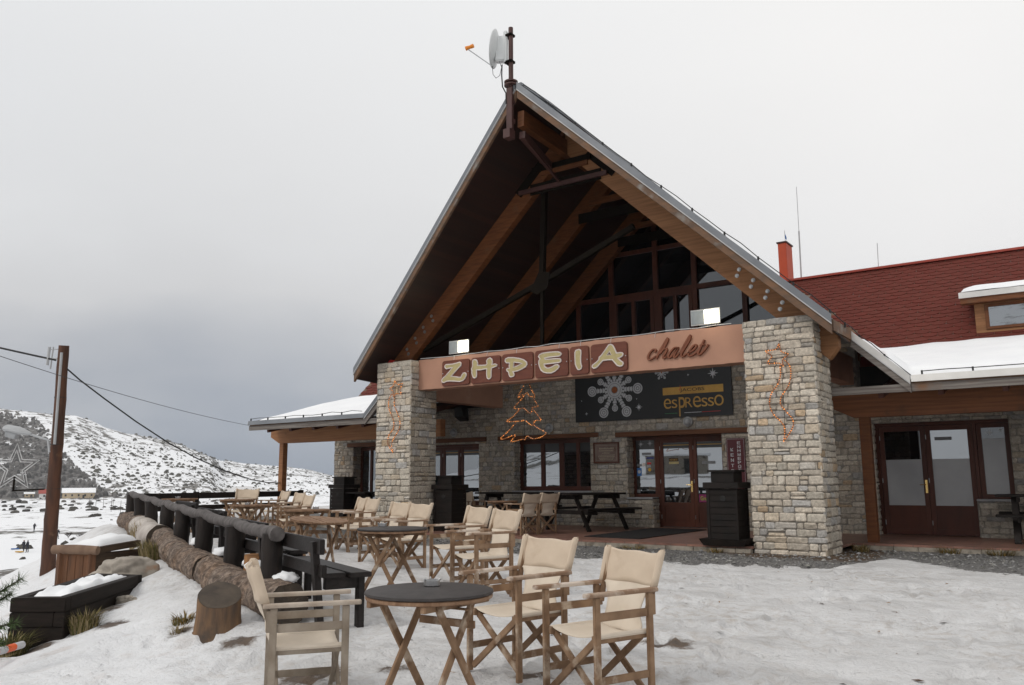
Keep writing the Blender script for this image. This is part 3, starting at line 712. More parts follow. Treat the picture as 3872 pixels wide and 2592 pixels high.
# --- gable roof: slabs, soffit, barge boards, flashing
FRONT = [(0, 13.85), (5.87, 15.0), (5.87, 16.37), (6.86, 16.37)]
PLAN = FRONT + [(5.45, 20.8), (2.40, 23.85), (2.40, 26), (0, 26), (0, 15.0)]
for sgn in (-1, 1):
    mb = MB()
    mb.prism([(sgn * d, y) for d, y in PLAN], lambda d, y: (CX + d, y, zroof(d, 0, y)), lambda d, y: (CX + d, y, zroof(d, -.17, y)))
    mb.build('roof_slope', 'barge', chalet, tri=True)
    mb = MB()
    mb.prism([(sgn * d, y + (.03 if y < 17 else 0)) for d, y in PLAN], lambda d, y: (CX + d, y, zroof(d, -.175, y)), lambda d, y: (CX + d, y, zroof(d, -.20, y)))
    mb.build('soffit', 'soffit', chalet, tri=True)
    # barge boards follow the raked front edge
    def strip(name, mat, pts, z0, z1, out, th):
        m_ = MB()
        for (d0, y0), (d1, y1) in pts:
            L = math.hypot(d1 - d0, y1 - y0); nx, ny = (y1 - y0) / L, -(d1 - d0) / L
            if ny > 0: nx, ny = -nx, -ny
            P = lambda d, y, o, z: (CX + sgn * (d + nx * o), y + ny * o, zroof(d, z, y))
            v = [P(d0, y0, out, z0), P(d1, y1, out, z0), P(d1, y1, out + th, z0), P(d0, y0, out + th, z0), P(d0, y0, out, z1), P(d1, y1, out, z1), P(d1, y1, out + th, z1), P(d0, y0, out + th, z1)]
            m_.add(v, [(3, 2, 1, 0), (4, 5, 6, 7), (0, 1, 5, 4), (1, 2, 6, 5), (2, 3, 7, 6), (3, 0, 4, 7)])
        return m_.build(name, mat, chalet)
    up = [((0.0, 13.85), (5.87, 15.0))]; low = [((5.87, 16.37), (6.84, 16.37))]
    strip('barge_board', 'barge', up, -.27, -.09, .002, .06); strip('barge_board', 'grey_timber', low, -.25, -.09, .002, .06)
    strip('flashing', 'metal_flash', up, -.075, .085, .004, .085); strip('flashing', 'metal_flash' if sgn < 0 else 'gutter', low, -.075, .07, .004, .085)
    strip('flashing_edge', 'flash_edge', up, -.10, -.076, .004, .09); strip('flashing_edge', 'flash_edge', low, -.10, -.076, .004, .09)
    # metal top sheet along the verge
    m_ = MB(); T = lambda d, y, o: (CX + sgn * d, y, zroof(d, o, y))
    m_.add([T(0, 13.86, .012), T(5.87, 15.01, .012), T(5.87, 16.2, .012), T(0, 15.6, .012), T(0, 13.86, .03), T(5.87, 15.01, .03), T(5.87, 16.2, .03), T(0, 15.6, .03)], [(3, 2, 1, 0), (4, 5, 6, 7), (0, 1, 5, 4), (1, 2, 6, 5), (2, 3, 7, 6), (3, 0, 4, 7)])
    m_.build('verge_sheet', 'metal_flash', chalet)
    # eave closure of the high overhang
    MB().bar((CX + sgn * 5.885, 15.0, zroof(5.87, -.10)), (CX + sgn * 5.885, 16.36, zroof(5.87, -.10)), .03, .20).build('eave_board', 'barge', chalet)
# ridge cap
MB().bar((CX, 13.80, ZA + .03), (CX, 15.0, ZA + .03), .24, .06).bar((CX, 15.0, ZA + .03), (CX, 26, zroof(0, .03, 26)), .24, .06).build('ridge_cap', 'metal_flash', chalet)

# --- red shingles
def shingle_field(mb, org, du, dv, L, Hh, inside, seed, w=.33, row=.155):
    rs = random.Random(seed); du = Vector(du); dv = Vector(dv).normalized(); nrm = du.cross(dv).normalized(); org = Vector(org)
    if nrm.z < 0: nrm = -nrm
    for j in range(int(Hh / row) + 1):
        v = j * row; off = (j % 2) * w / 2
        for i in range(-1, int(L / w) + 2):
            u = i * w + off; p = org + du * (u + w / 2) + dv * v
            if not inside(p.x, p.y): continue
            k = rs.uniform(.92, 1.05); hue = rs.uniform(-.08, .08); col = (.130 * k, .0305 * k * (1 + hue), .0215 * k * (1 + hue))
            t = rs.uniform(.010, .017); g = .004
            prof = [(g, row * 1.05), (g, .035), (w * .27, -.012), (w * .73, -.012), (w - g, .035), (w - g, row * 1.05)]
            lifts = [.002, t * .9, t, t, t * .9, .002]
            top = [org + du * (u + a) + dv * (v + b) + nrm * (l + .006) for (a, b), l in zip(prof, lifts)]
            bot = [org + du * (u + a) + dv * (v + b) + nrm * .001 for (a, b) in prof[1:5]]
            mb.add(top + bot, [(0, 1, 2, 3, 4, 5), (1, 6, 7, 2), (2, 7, 8, 3), (3, 8, 9, 4)], col)
for sgn in (-1, 1):
    mb = MB(); s = math.hypot(1, SL)
    def ins(x, y, sgn=sgn):
        d = (x - CX) * sgn
        if d < .08 or y > 25.8 or y < max(15.62, 15.3 + .1 * d): return False
        if y < 16.4: return d < 5.82
        if y < 20.8: return d < 6.84 - .315 * (y - 16.37)
        return d < max(5.45 - 1.0 * (y - 20.8), 2.40) - .03
    o = (CX + sgn * 6.92, 15.0, zroof(6.92))
    shingle_field(mb, o, (0, 1, -TILT), (-sgn, 0, SL), 12, 6.92 * s, ins, 31 + sgn)
    mb.build('shingles', 'shingle', chalet)

# --- main roof: lower porch slopes and the steep slopes behind
ZE = 2.94; SLO = .25; YB = 20.8; ZB = ZE + SLO * (YB - 16.37); SS = .92; YR = 23.85; ZR = ZB + SS * (YR - YB)
def zlow(y): return ZE + SLO * (y - 16.37)
def zst(y): return ZB + SS * (y - YB)
for sgn, xe in ((1, 4.2), (-1, -21.3)):
    low = [(CX + sgn * 6.87, 16.37), (xe, 16.37), (xe, YB), (CX + sgn * 5.47, YB)]
    mb = MB(); mb.prism(low, lambda x, y: (x, y, zlow(y)), lambda x, y: (x, y, zlow(y) - .10)); mb.build('porch_roof', 'barge', chalet)
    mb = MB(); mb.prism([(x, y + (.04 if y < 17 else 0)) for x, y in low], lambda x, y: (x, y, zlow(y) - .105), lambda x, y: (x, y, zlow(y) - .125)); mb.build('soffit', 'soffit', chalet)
    st = [(CX + sgn * 5.45, YB), (xe, YB), (xe, YR), (CX + sgn * 2.40, YR)]
    mb = MB(); mb.prism(st, lambda x, y: (x, y, zst(y)), lambda x, y: (x, y, zst(y) - .12)); mb.build('roof_slope', 'barge', chalet)
    bk = [(CX + sgn * 2.40, YR), (xe, YR), (xe, 27.9), (CX + sgn * 2.40, 27.9)]
    mb = MB(); mb.prism(bk, lambda x, y: (x, y, ZR - SS * (y - YR)), lambda x, y: (x, y, ZR - SS * (y - YR) - .12)); mb.build('roof_slope', 'house_red', chalet)
    mb = MB()
    def ins2(x, y, sgn=sgn, xe=xe):
        return YB - .02 < y < YR - .01 and (x - CX) * sgn > 5.45 - 1.0 * (y - YB) + .10 and (x - xe) * sgn < -.1
    x0 = CX + 2.4 if sgn > 0 else xe
    shingle_field(mb, (x0, YB, ZB), (1, 0, 0), (0, 1, SS), 14, (YR - YB) * math.hypot(1, SS), ins2, 71 + sgn)
    mb.build('shingles', 'shingle', chalet)
    xa, xb = sorted((CX + sgn * 2.40, xe))
    MB().bar((xa, YR, ZR + .02), (xb, YR, ZR + .02), .22, .06).build('ridge_cap', 'house_red', chalet)
    # eave: metal gutter strip, weathered fascia, big orange beam, posts
    xa, xb = sorted((CX + sgn * 6.86, xe))
    mb = MB(); mb.add([(xa, 16.34, 2.93), (xb, 16.34, 2.93), (xb, 16.28, 2.925), (xa, 16.28, 2.925), (xa, 16.34, 3.05), (xb, 16.34, 3.05), (xb, 16.31, 3.05), (xa, 16.31, 3.05)], [(3, 2, 1, 0), (4, 5, 6, 7), (0, 1, 5, 4), (1, 2, 6, 5), (2, 3, 7, 6), (3, 0, 4, 7)])
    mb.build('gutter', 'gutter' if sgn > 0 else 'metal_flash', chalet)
    x_in = CX + sgn * 5.2
    fa, fb = sorted((x_in, xe)); MB().box(fa, fb, 16.345, 16.40, 2.76, 2.90).build('fascia_board', 'grey_timber', chalet)
    if sgn < 0: MB().bar((-21.28, 16.4, zlow(16.4) - .02), (-21.28, YB, zlow(YB) - .02), .05, .2).build('barge_board', 'grey_timber', chalet)
    ba, bb = (-4.30, 4.0) if sgn > 0 else (-21.52, -14.5)
    yb0, yb1 = 17.36, 17.56
    poly = [(ba, 2.86), (bb, 2.86), (bb, 2.40), (ba + .40, 2.40), (ba, 2.60)]
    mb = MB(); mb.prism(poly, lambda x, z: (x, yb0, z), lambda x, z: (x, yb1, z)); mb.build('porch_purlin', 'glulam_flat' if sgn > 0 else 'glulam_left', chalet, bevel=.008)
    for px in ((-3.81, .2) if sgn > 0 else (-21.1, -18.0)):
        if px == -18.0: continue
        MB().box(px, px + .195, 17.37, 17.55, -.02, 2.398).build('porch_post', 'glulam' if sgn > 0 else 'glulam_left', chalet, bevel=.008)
# rafter tails under the right and left eaves
for x in [-3.2, -2.2, -1.2, -.2, .8, 1.8, 2.8] + [-20.6, -19.6, -18.6, -17.6, -16.6, -15.6]:
    MB().bar((x, 16.5, zlow(16.5) - .21), (x, 19.88, zlow(19.88) - .21), .09, .16).build('rafter_tail', 'frame_dark', chalet)

# --- glulam rafters
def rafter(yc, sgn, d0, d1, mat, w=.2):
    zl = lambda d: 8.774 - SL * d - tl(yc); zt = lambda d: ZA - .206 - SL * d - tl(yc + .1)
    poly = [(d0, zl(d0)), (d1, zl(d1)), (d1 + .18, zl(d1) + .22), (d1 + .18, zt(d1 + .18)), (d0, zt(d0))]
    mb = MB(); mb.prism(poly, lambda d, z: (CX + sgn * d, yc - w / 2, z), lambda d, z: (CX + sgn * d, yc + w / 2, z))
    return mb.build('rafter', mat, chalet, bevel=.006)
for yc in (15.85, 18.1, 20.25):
    for sgn in (-1, 1): rafter(yc, sgn, 0.02, 5.6 if yc < 16 else 5.0, 'glulam_pale' if (sgn > 0 and yc < 16) else 'glulam')  # rear shade is put into the dark glulam, front right light into the pale copy
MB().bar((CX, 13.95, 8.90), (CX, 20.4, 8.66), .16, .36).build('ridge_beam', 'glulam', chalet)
# cross timbers where the rafters meet below the ridge
for yc in (15.85, 18.1, 20.25):
    q = tl(yc); MB().bar((CX - .95, yc - .115, 8.05 - q), (CX + .95, yc - .115, 8.05 - q), .03, .26).build('collar_plate', 'steel', chalet)
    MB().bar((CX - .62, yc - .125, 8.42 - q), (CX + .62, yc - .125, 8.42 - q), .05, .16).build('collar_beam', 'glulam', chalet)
# steel: low tie, king post, diagonal
MB().bar((CX - 1.25, 15.70, 7.98), (CX + 1.12, 15.70, 7.98), .07, .10).build('steel_tie', 'steel_red', chalet)
MB().bar((CX - .85, 15.70, 8.46), (CX + .72, 15.70, 8.46), .08, .12).build('steel_tie', 'steel', chalet)
for s_ in (-1, 1):
    mb = MB(); mb.prism([(CX + s_ * 1.22, 7.88), (CX + s_ * .55, 8.52), (CX + s_ * .78, 8.72), (CX + s_ * 1.45, 8.10)], lambda x, z: (x, 15.72, z), lambda x, z: (x, 15.738, z)); mb.build('gusset_plate', 'steel', chalet)
MB().bar((CX - .72, 16.0, 8.0), (CX - .82, 16.0, 5.85), .12, .12).build('king_post', 'steel', chalet)
MB().bar((CX - 4.45, 15.98, 4.52), (CX - .80, 15.98, 5.80), .11, .11).build('diagonal_brace', 'steel', chalet)
MB().bar((CX - .80, 16.0, 5.80), (CX + 1.6, 16.0, 6.72), .11, .11).build('diagonal_brace', 'steel', chalet)
MB().bar((CX - .81, 16.0, 5.85), (CX - .84, 16.0, 4.2), .07, .07).build('king_post', 'steel', chalet)
mb = MB(); mb.prism([(CX - 1.1, 5.6), (CX - .85, 6.05), (CX - .55, 5.98), (CX - .62, 5.62), (CX - .9, 5.5)], lambda x, z: (x, 15.91, z), lambda x, z: (x, 15.925, z)); mb.build('gusset_plate', 'steel', chalet)
MB().bar((CX, 14.0, 8.55), (CX - .35, 15.66, 8.44), .13, .16).build('steel_outrigger', 'steel_red', chalet)
MB().bar((CX, 14.05, 8.50), (CX - .1, 15.66, 8.02), .05, .05).build('steel_outrigger', 'steel_red', chalet)
bolt0 = None
for s_ in (-1, 1):
    for k in range(4):
        for q in (0, 1):
            d = 3.95 + k * .27 + q * .05; z = 8.774 - SL * d + .20 + q * .17
            if bolt0 is None: bolt0 = MB().lathe([(.042, 0), (.042, .014), (.026, .0141), (.026, .034), (.001, .036)], n=10)
            b_ = bolt0.build('bolt', 'bolt') if bolt0.__class__ is MB else bolt0.copy()
            if bolt0.__class__ is not MB: COL.objects.link(b_)
            bolt0 = b_; b_.parent = chalet; b_.matrix_parent_inverse = chalet.matrix_basis.inverted(); b_.location = (CX + s_ * d, 15.752, z); b_.rotation_euler = (R(90), 0, 0)
mb = MB(); mb.box(-15.0, -14.72, 15.62, 15.74, 4.18, 4.30); mb.build('corner_bracket', 'print_red', chalet)

# --- gable glazing
YG = 20.5
gw = MB(); zs_ = lambda x: 9.59 - .22 - tl(YG + .1) - SL * abs(x - CX)
def gbar_v(x, w=.11, z0=4.5): gw.box(x - w / 2, x + w / 2, YG - .06, YG + .06, z0, zs_(x) - .05)
for x, w in ((-4.9, .1), (-5.95, .1), (-7.03, .13), (-8.37, .14), (CX, .14), (-10.86, .14), (-11.95, .12), (-13.1, .1)): gbar_v(x, w)
for z, w in ((6.27, .13), (7.5, .12), (4.56, .12)):
    half = (9.28 - tl(YG) - z) / SL; gw.box(CX - half, CX + half, YG - .05, YG + .05, z - w / 2, z + w / 2)
for x0, x1 in ((-10.79, CX - .07), (CX + .07, -8.44)):   # opening sashes
    gw.box(x0, x1, YG - .075, YG + .02, 6.10, 6.2)
    for x in (x0 + .05, (x0 + x1) / 2, x1 - .05): gw.box(x - .05, x + .05, YG - .08, YG + .02, 4.62, 6.10)
win = gw.build('gable_window', 'frame', chalet)
mb = MB(); mb.prism([(CX - 4.7, 4.45), (CX + 4.7, 4.45), (CX, 9.36 - tl(YG))], lambda x, z: (x, YG + .02, z), lambda x, z: (x, YG + .03, z)); mb.build('pane', 'glass_dark', win)
mb = MB(); mb.prism([(CX - 4.7, 4.4), (CX + 4.7, 4.4), (CX, 9.33 - tl(YG + .3))], lambda x, z: (x, YG + .2, z), lambda x, z: (x, YG + .25, z)); mb.build('gable_backing', 'hole', chalet)

# --- doors and windows
def frame_rect(mb, x0, x1, y0, y1, z0, z1, l, r, b, t):
    mb.box(x0, x0 + l, y0, y1, z0, z1); mb.box(x1 - r, x1, y0, y1, z0, z1)
    mb.box(x0 + l, x1 - r, y0, y1, z0, z0 + b); mb.box(x0 + l, x1 - r, y0, y1, z1 - t, z1)
def door_leaf(x0, x1, y, z0, z1, rail, frame_m, pane_m='glass', handle=None, band=True, frost=None):
    mb = MB(); frame_rect(mb, x0, x1, y, y + .06, z0, z1, .10, .10, .12, .11)
    mb.box(x0 + .10, x1 - .10, y, y + .06, rail, rail + .11)
    mb.box(x0 + .10, x1 - .10, y + .02, y + .04, z0 + .12, rail)
    mb.box(x0 + .16, x1 - .16, y + .008, y + .02, z0 + .18, rail - .06)
    d = mb.build('door', frame_m, chalet, bevel=.006)
    MB().box(x0 + .10, x1 - .10, y + .028, y + .036, rail + .11, z1 - .11).build('pane', pane_m, d)
    if band:
        MB().box(x0 + .102, x1 - .102, y + .024, y + .0272, z1 - .26, z1 - .112).build('film_band', 'banding', d)
        MB().box(x0 + .104, x1 - .104, y + .0215, y + .0236, z1 - .185, z1 - .165).build('film_line', 'print_gold', d)
    if frost: MB().box(x0 + .102, x1 - .102, y + .024, y + .0272, rail + .112, frost).build('frosted_film', 'frost', d)
    if handle is not None:
        h = MB(); h.box(handle - .022, handle + .022, y - .010, y + .001, z0 + .88, z0 + 1.16)
        h.tube([(handle, y - .005, z0 + 1.06), (handle, y - .06, z0 + 1.06), (handle - .12, y - .06, z0 + 1.06)], .009, 8)
        h.build('handle', 'brass', d, bevel=0)
    mb = MB()
    for zz in (z0 + .25, z0 + 1.15, z1 - .25): mb.tube([(x0 + .012, y - .006, zz - .05), (x0 + .012, y - .006, zz + .05)], .008, 6)
    mb.build('hinge', 'bolt', d)
    return d
def window_unit(name, x0, x1, y, z0, z1, cols, frame_m, pane_m='glass', fw=.09, band=True, sill=None):
    mb = MB(); frame_rect(mb, x0, x1, y, y + .07, z0, z1, fw, fw, fw, fw)
    for c, w in cols: mb.box(c - w / 2, c + w / 2, y - .004, y + .07, z0 + fw, z1 - fw)
    o = mb.build(name, frame_m, chalet, bevel=.005)
    edges = [x0 + fw] + [v for c, w in cols for v in (c - w / 2, c + w / 2)] + [x1 - fw]
    for i in range(0, len(edges), 2):
        MB().box(edges[i], edges[i + 1], y + .03, y + .038, z0 + fw, z1 - fw).build('pane', pane_m, o)
        if band: MB().box(edges[i] + .002, edges[i + 1] - .002, y + .026, y + .0292, z1 - fw - .24, z1 - fw - .002).build('film_band', 'banding', o)
    if sill: MB().box(sill[0], sill[1], W - .05, y, z0 - .045, z0 - .002).build('sill', 'sill', o, bevel=.005)
    return o
YD = W + .34
mb = MB(); mb.box(-9.5, -9.445, YD - .01, YD + .09, 0, 2.34); mb.box(-9.445, -7.6, YD - .01, YD + .09, 2.272, 2.34); mb.box(-7.64, -7.6, YD - .01, YD + .09, 0, 2.272)
mb.build('door_frame', 'frame', chalet)
door_leaf(-9.443, -8.52, YD, .015, 2.27, .52, 'frame', handle=-8.57)
door_leaf(-8.515, -7.642, YD, .015, 2.27, .52, 'frame')
window_unit('window', -10.22, -9.505, YD, .76, 2.33, [], 'frame', fw=.085, band=True, sill=(-10.24, -9.5))
window_unit('window', -13.85, -11.33, YD - .06, .92, 2.36, [(-13.05, .13), (-12.42, .16), (-11.88, .11)], 'frame_dark', fw=.12, sill=(-13.9, -11.3))
mb = MB(); mb.box(-17.4, -17.3, W + .12, W + .22, 0, 2.30); mb.box(-17.3, -15.13, W + .12, W + .22, 2.24, 2.30); mb.build('door_frame', 'frame_dark', chalet)
door_leaf(-17.29, -16.66, W + .14, .015, 2.235, .5, 'frame_dark')
door_leaf(-16.65, -15.95, W + .14, .015, 2.235, .5, 'frame_dark', handle=-16.0)
door_leaf(-15.94, -15.14, W + .14, .015, 2.235, .5, 'frame_dark')
YQ = W + .16
mb = MB(); mb.box(-4.08, -4.0, YQ - .02, YQ + .09, 0, 2.42); mb.box(-4.0, -1.46, YQ - .02, YQ + .09, 2.35, 2.42); mb.box(-2.14, -2.08, YQ - .02, YQ + .09, 0, 2.35); mb.build('door_frame', 'frame_dark', chalet)
door_leaf(-3.995, -3.065, YQ, .015, 2.345, .52, 'frame_dark', 'glass_dark', handle=-3.11, band=False, frost=1.62)
door_leaf(-3.06, -2.145, YQ, .015, 2.345, .52, 'frame_dark', 'glass', band=False, frost=1.62)
wr = window_unit('window', -2.075, -1.47, YQ, .78, 2.345, [], 'frame_dark', 'glass_dark', band=False, sill=(-2.16, -1.4))
MB().box(-1.98, -1.565, YQ + .024, YQ + .0272, .88, 2.03).build('frosted_film', 'frost', wr)
window_unit('window', -20.4, -18.6, YD, .02, 2.32, [(-19.9, .1), (-19.3, .1)], 'frame_dark', fw=.1, band=False)
# decorative snowflakes printed on glass
def star_print(mb, x, y, z, r, n=8, w=.1):
    for k in range(n):
        a = 2 * math.pi * k / n; q = r * (1 if k % 2 == 0 else .75)
        c, s_ = math.cos(a), math.sin(a); t = r * w
        mb.add([(x - s_ * t, y, z + c * t), (x + s_ * t, y, z - c * t), (x + c * q, y, z + s_ * q)], [(0, 1, 2)])
    mb.add([(x + r * .2 * math.cos(2 * math.pi * k / 10), y - .0004, z + r * .2 * math.sin(2 * math.pi * k / 10)) for k in range(10)], [tuple(range(10))])
mb = MB(); star_print(mb, -1.83, YQ + .023, 2.15, .10); star_print(mb, -1.63, YQ + .023, 2.2, .06); star_print(mb, -9.99, YD + .0245, 2.15, .095); star_print(mb, -9.72, YD + .0245, 2.16, .09)
mb.build('printed_snowflake', 'print_white', chalet)

# --- dormer on the right roof
mb = MB(); yf = 21.2; x0, x1 = -1.99, .6
mb.box(x0, x0 + .2, yf, yf + .12, 4.44, 5.18); mb.box(x1 - .2, x1, yf, yf + .12, 4.44, 5.18); mb.box(x0 + .2, x1 - .2, yf, yf + .12, 4.44, 4.5); mb.box(x0 + .2, x1 - .2, yf, yf + .12, 5.08, 5.18)
mb.box(x0, x0 + .08, yf + .12, 22.2, 4.46, 5.18); mb.box(x1 - .08, x1, yf + .12, 22.2, 4.46, 5.18)
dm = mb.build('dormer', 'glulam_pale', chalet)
mb = MB(); frame_rect(mb, x0 + .205, x1 - .205, yf - .03, yf + .05, 4.505, 5.075, .07, .07, .06, .06); mb.build('window_frame', 'glulam', dm)
MB().box(x0 + .27, x1 - .27, yf + .01, yf + .02, 4.56, 5.02).build('pane', 'glass', dm)
mb = MB(); mb.add([(x0 - .26, yf - .30, 5.22), (x1 + .26, yf - .30, 5.22), (x1 + .26, 22.3, 5.52), (x0 - .26, 22.3, 5.52), (x0 - .26, yf - .30, 5.35), (x1 + .26, yf - .30, 5.35), (x1 + .26, 22.3, 5.65), (x0 - .26, 22.3, 5.65)], [(3, 2, 1, 0), (4, 5, 6, 7), (0, 1, 5, 4), (1, 2, 6, 5), (2, 3, 7, 6), (3, 0, 4, 7)])
mb.build('dormer_roof', 'gutter', dm)
MB().box(x0 - .24, x1 + .24, yf - .26, yf - .02, 5.10, 5.215).build('dormer_fascia', 'glulam', dm)

# --- chimney and aerials
mb = MB(); mb.box(-7.14, -6.90, 23.9, 24.5, 6.5, 8.05); ch = mb.build('chimney', 'chimney_red', chalet, bevel=.01)
MB().box(-7.17, -6.87, 23.87, 24.53, 8.052, 8.09).build('chimney_cap', 'steel_red', ch)

# --- floors
mb = MB()
poly = [(-14.95, 15.22), (-5.32, 15.22), (-5.32, 16.32), (-4.02, 16.32), (-4.02, 17.12), (4, 17.22), (4, 20.35), (-22, 20.35), (-22, 17.15), (-14.95, 17.15)]
mb.prism(poly, lambda x, y: (x, y, 0), lambda x, y: (x, y, -.04)); struct(mb.build('porch_floor', 'tile_floor', tri=True), 'reddish tiled porch floor')
mb = MB(); rs = random.Random(4)
def kerb(p, q):
    p = Vector(p); q = Vector(q); d = (q - p); L = d.length; d /= L; u = 0; nn = Vector((d.y, -d.x, 0))
    while u < L - .05:
        w = min(rs.uniform(.35, .7), L - u); a = p + d * (u + .004); b = p + d * (u + w - .004)
        o = rs.uniform(0, .02); mb.bar(a + nn * (.03 - o) + Vector((0, 0, -.125)), b + nn * (.03 - o) + Vector((0, 0, -.125 + rs.uniform(-.008, .004))), .16, .17); u += w
kerb((-14.95, 15.25, 0), (-5.34, 15.25, 0)); kerb((-4.0, 17.15, 0), (4, 17.25, 0)); kerb((-22, 17.18, 0), (-14.95, 17.18, 0))
struct(mb.build('kerb', 'kerb', bevel=.008), 'stone kerb along the porch edge')

# --- snow lying on the roofs
def roof_snow(name, label, xf0, xf1, y0, y1, zf, th, nx, ny, seed):
    U, V = np.meshgrid(np.linspace(0, 1, nx), np.linspace(0, 1, ny)); Y = y0 + (y1 - y0) * V
    XA = np.array([xf0(y) for y in Y[:, 0]])[:, None]; XB = np.array([xf1(y) for y in Y[:, 0]])[:, None]
    X = XA + (XB - XA) * U
    d = np.minimum.reduce([(X - XA), (XB - X), (Y - y0) * 1.0, (y1 - Y) * 1.6])
    e = np.sqrt(np.clip(1 - (1 - np.clip(d / .26, 0, 1)) ** 2, 0, 1))
    wav = fbm(X, Y, .9, 3, seed) * .09
    X = X + np.where((U > 0) & (U < 1), 0, 0); Yw = Y + fbm(X, Y * 0 + seed, .6, 3, seed + 3) * .12 * (np.abs(V - .5) > .45)
    Z = np.maximum(np.array([zf(y) for y in Y.ravel()]).reshape(Y.shape), np.where(Y < 20.9, ZA - SL * np.abs(X - CX) - TILT * np.maximum(0, Y - 15), 0) * (name == 'roof_snow' and y1 > 20.92 and y0 < 17)) + .004 + (th + wav) * e + fbm(X, Y, 2.4, 2, seed + 7) * .08 * e
    vs = list(zip(X.ravel(), Yw.ravel(), Z.ravel())); fs = [(j * nx + i, j * nx + i + 1, (j + 1) * nx + i + 1, (j + 1) * nx + i) for j in range(ny - 1) for i in range(nx - 1)]
    o = MB().add(vs, fs).build(name, 'snow', smooth='all'); tag(o, label, 'snow', kind='stuff')
roof_snow('roof_snow', 'thick snow lying on the low roof right of the gable', lambda y: CX + 6.45 - .31 * (y - 16.37), lambda y: 4.1, 16.38, 20.95, zlow, .20, 150, 40, 3)
roof_snow('roof_snow', 'thick snow lying on the low canopy roof left of the gable', lambda y: -21.15, lambda y: CX - 6.50 + .31 * (y - 16.37), 16.42, 20.72, zlow, .15, 90, 40, 8)
roof_snow('roof_snow', 'snow strip lying on the dormer roof', lambda y: -2.2, lambda y: .8, 20.93, 22.2, lambda y: 5.36 + .2 * (y - 20.9), .10, 60, 14, 15)
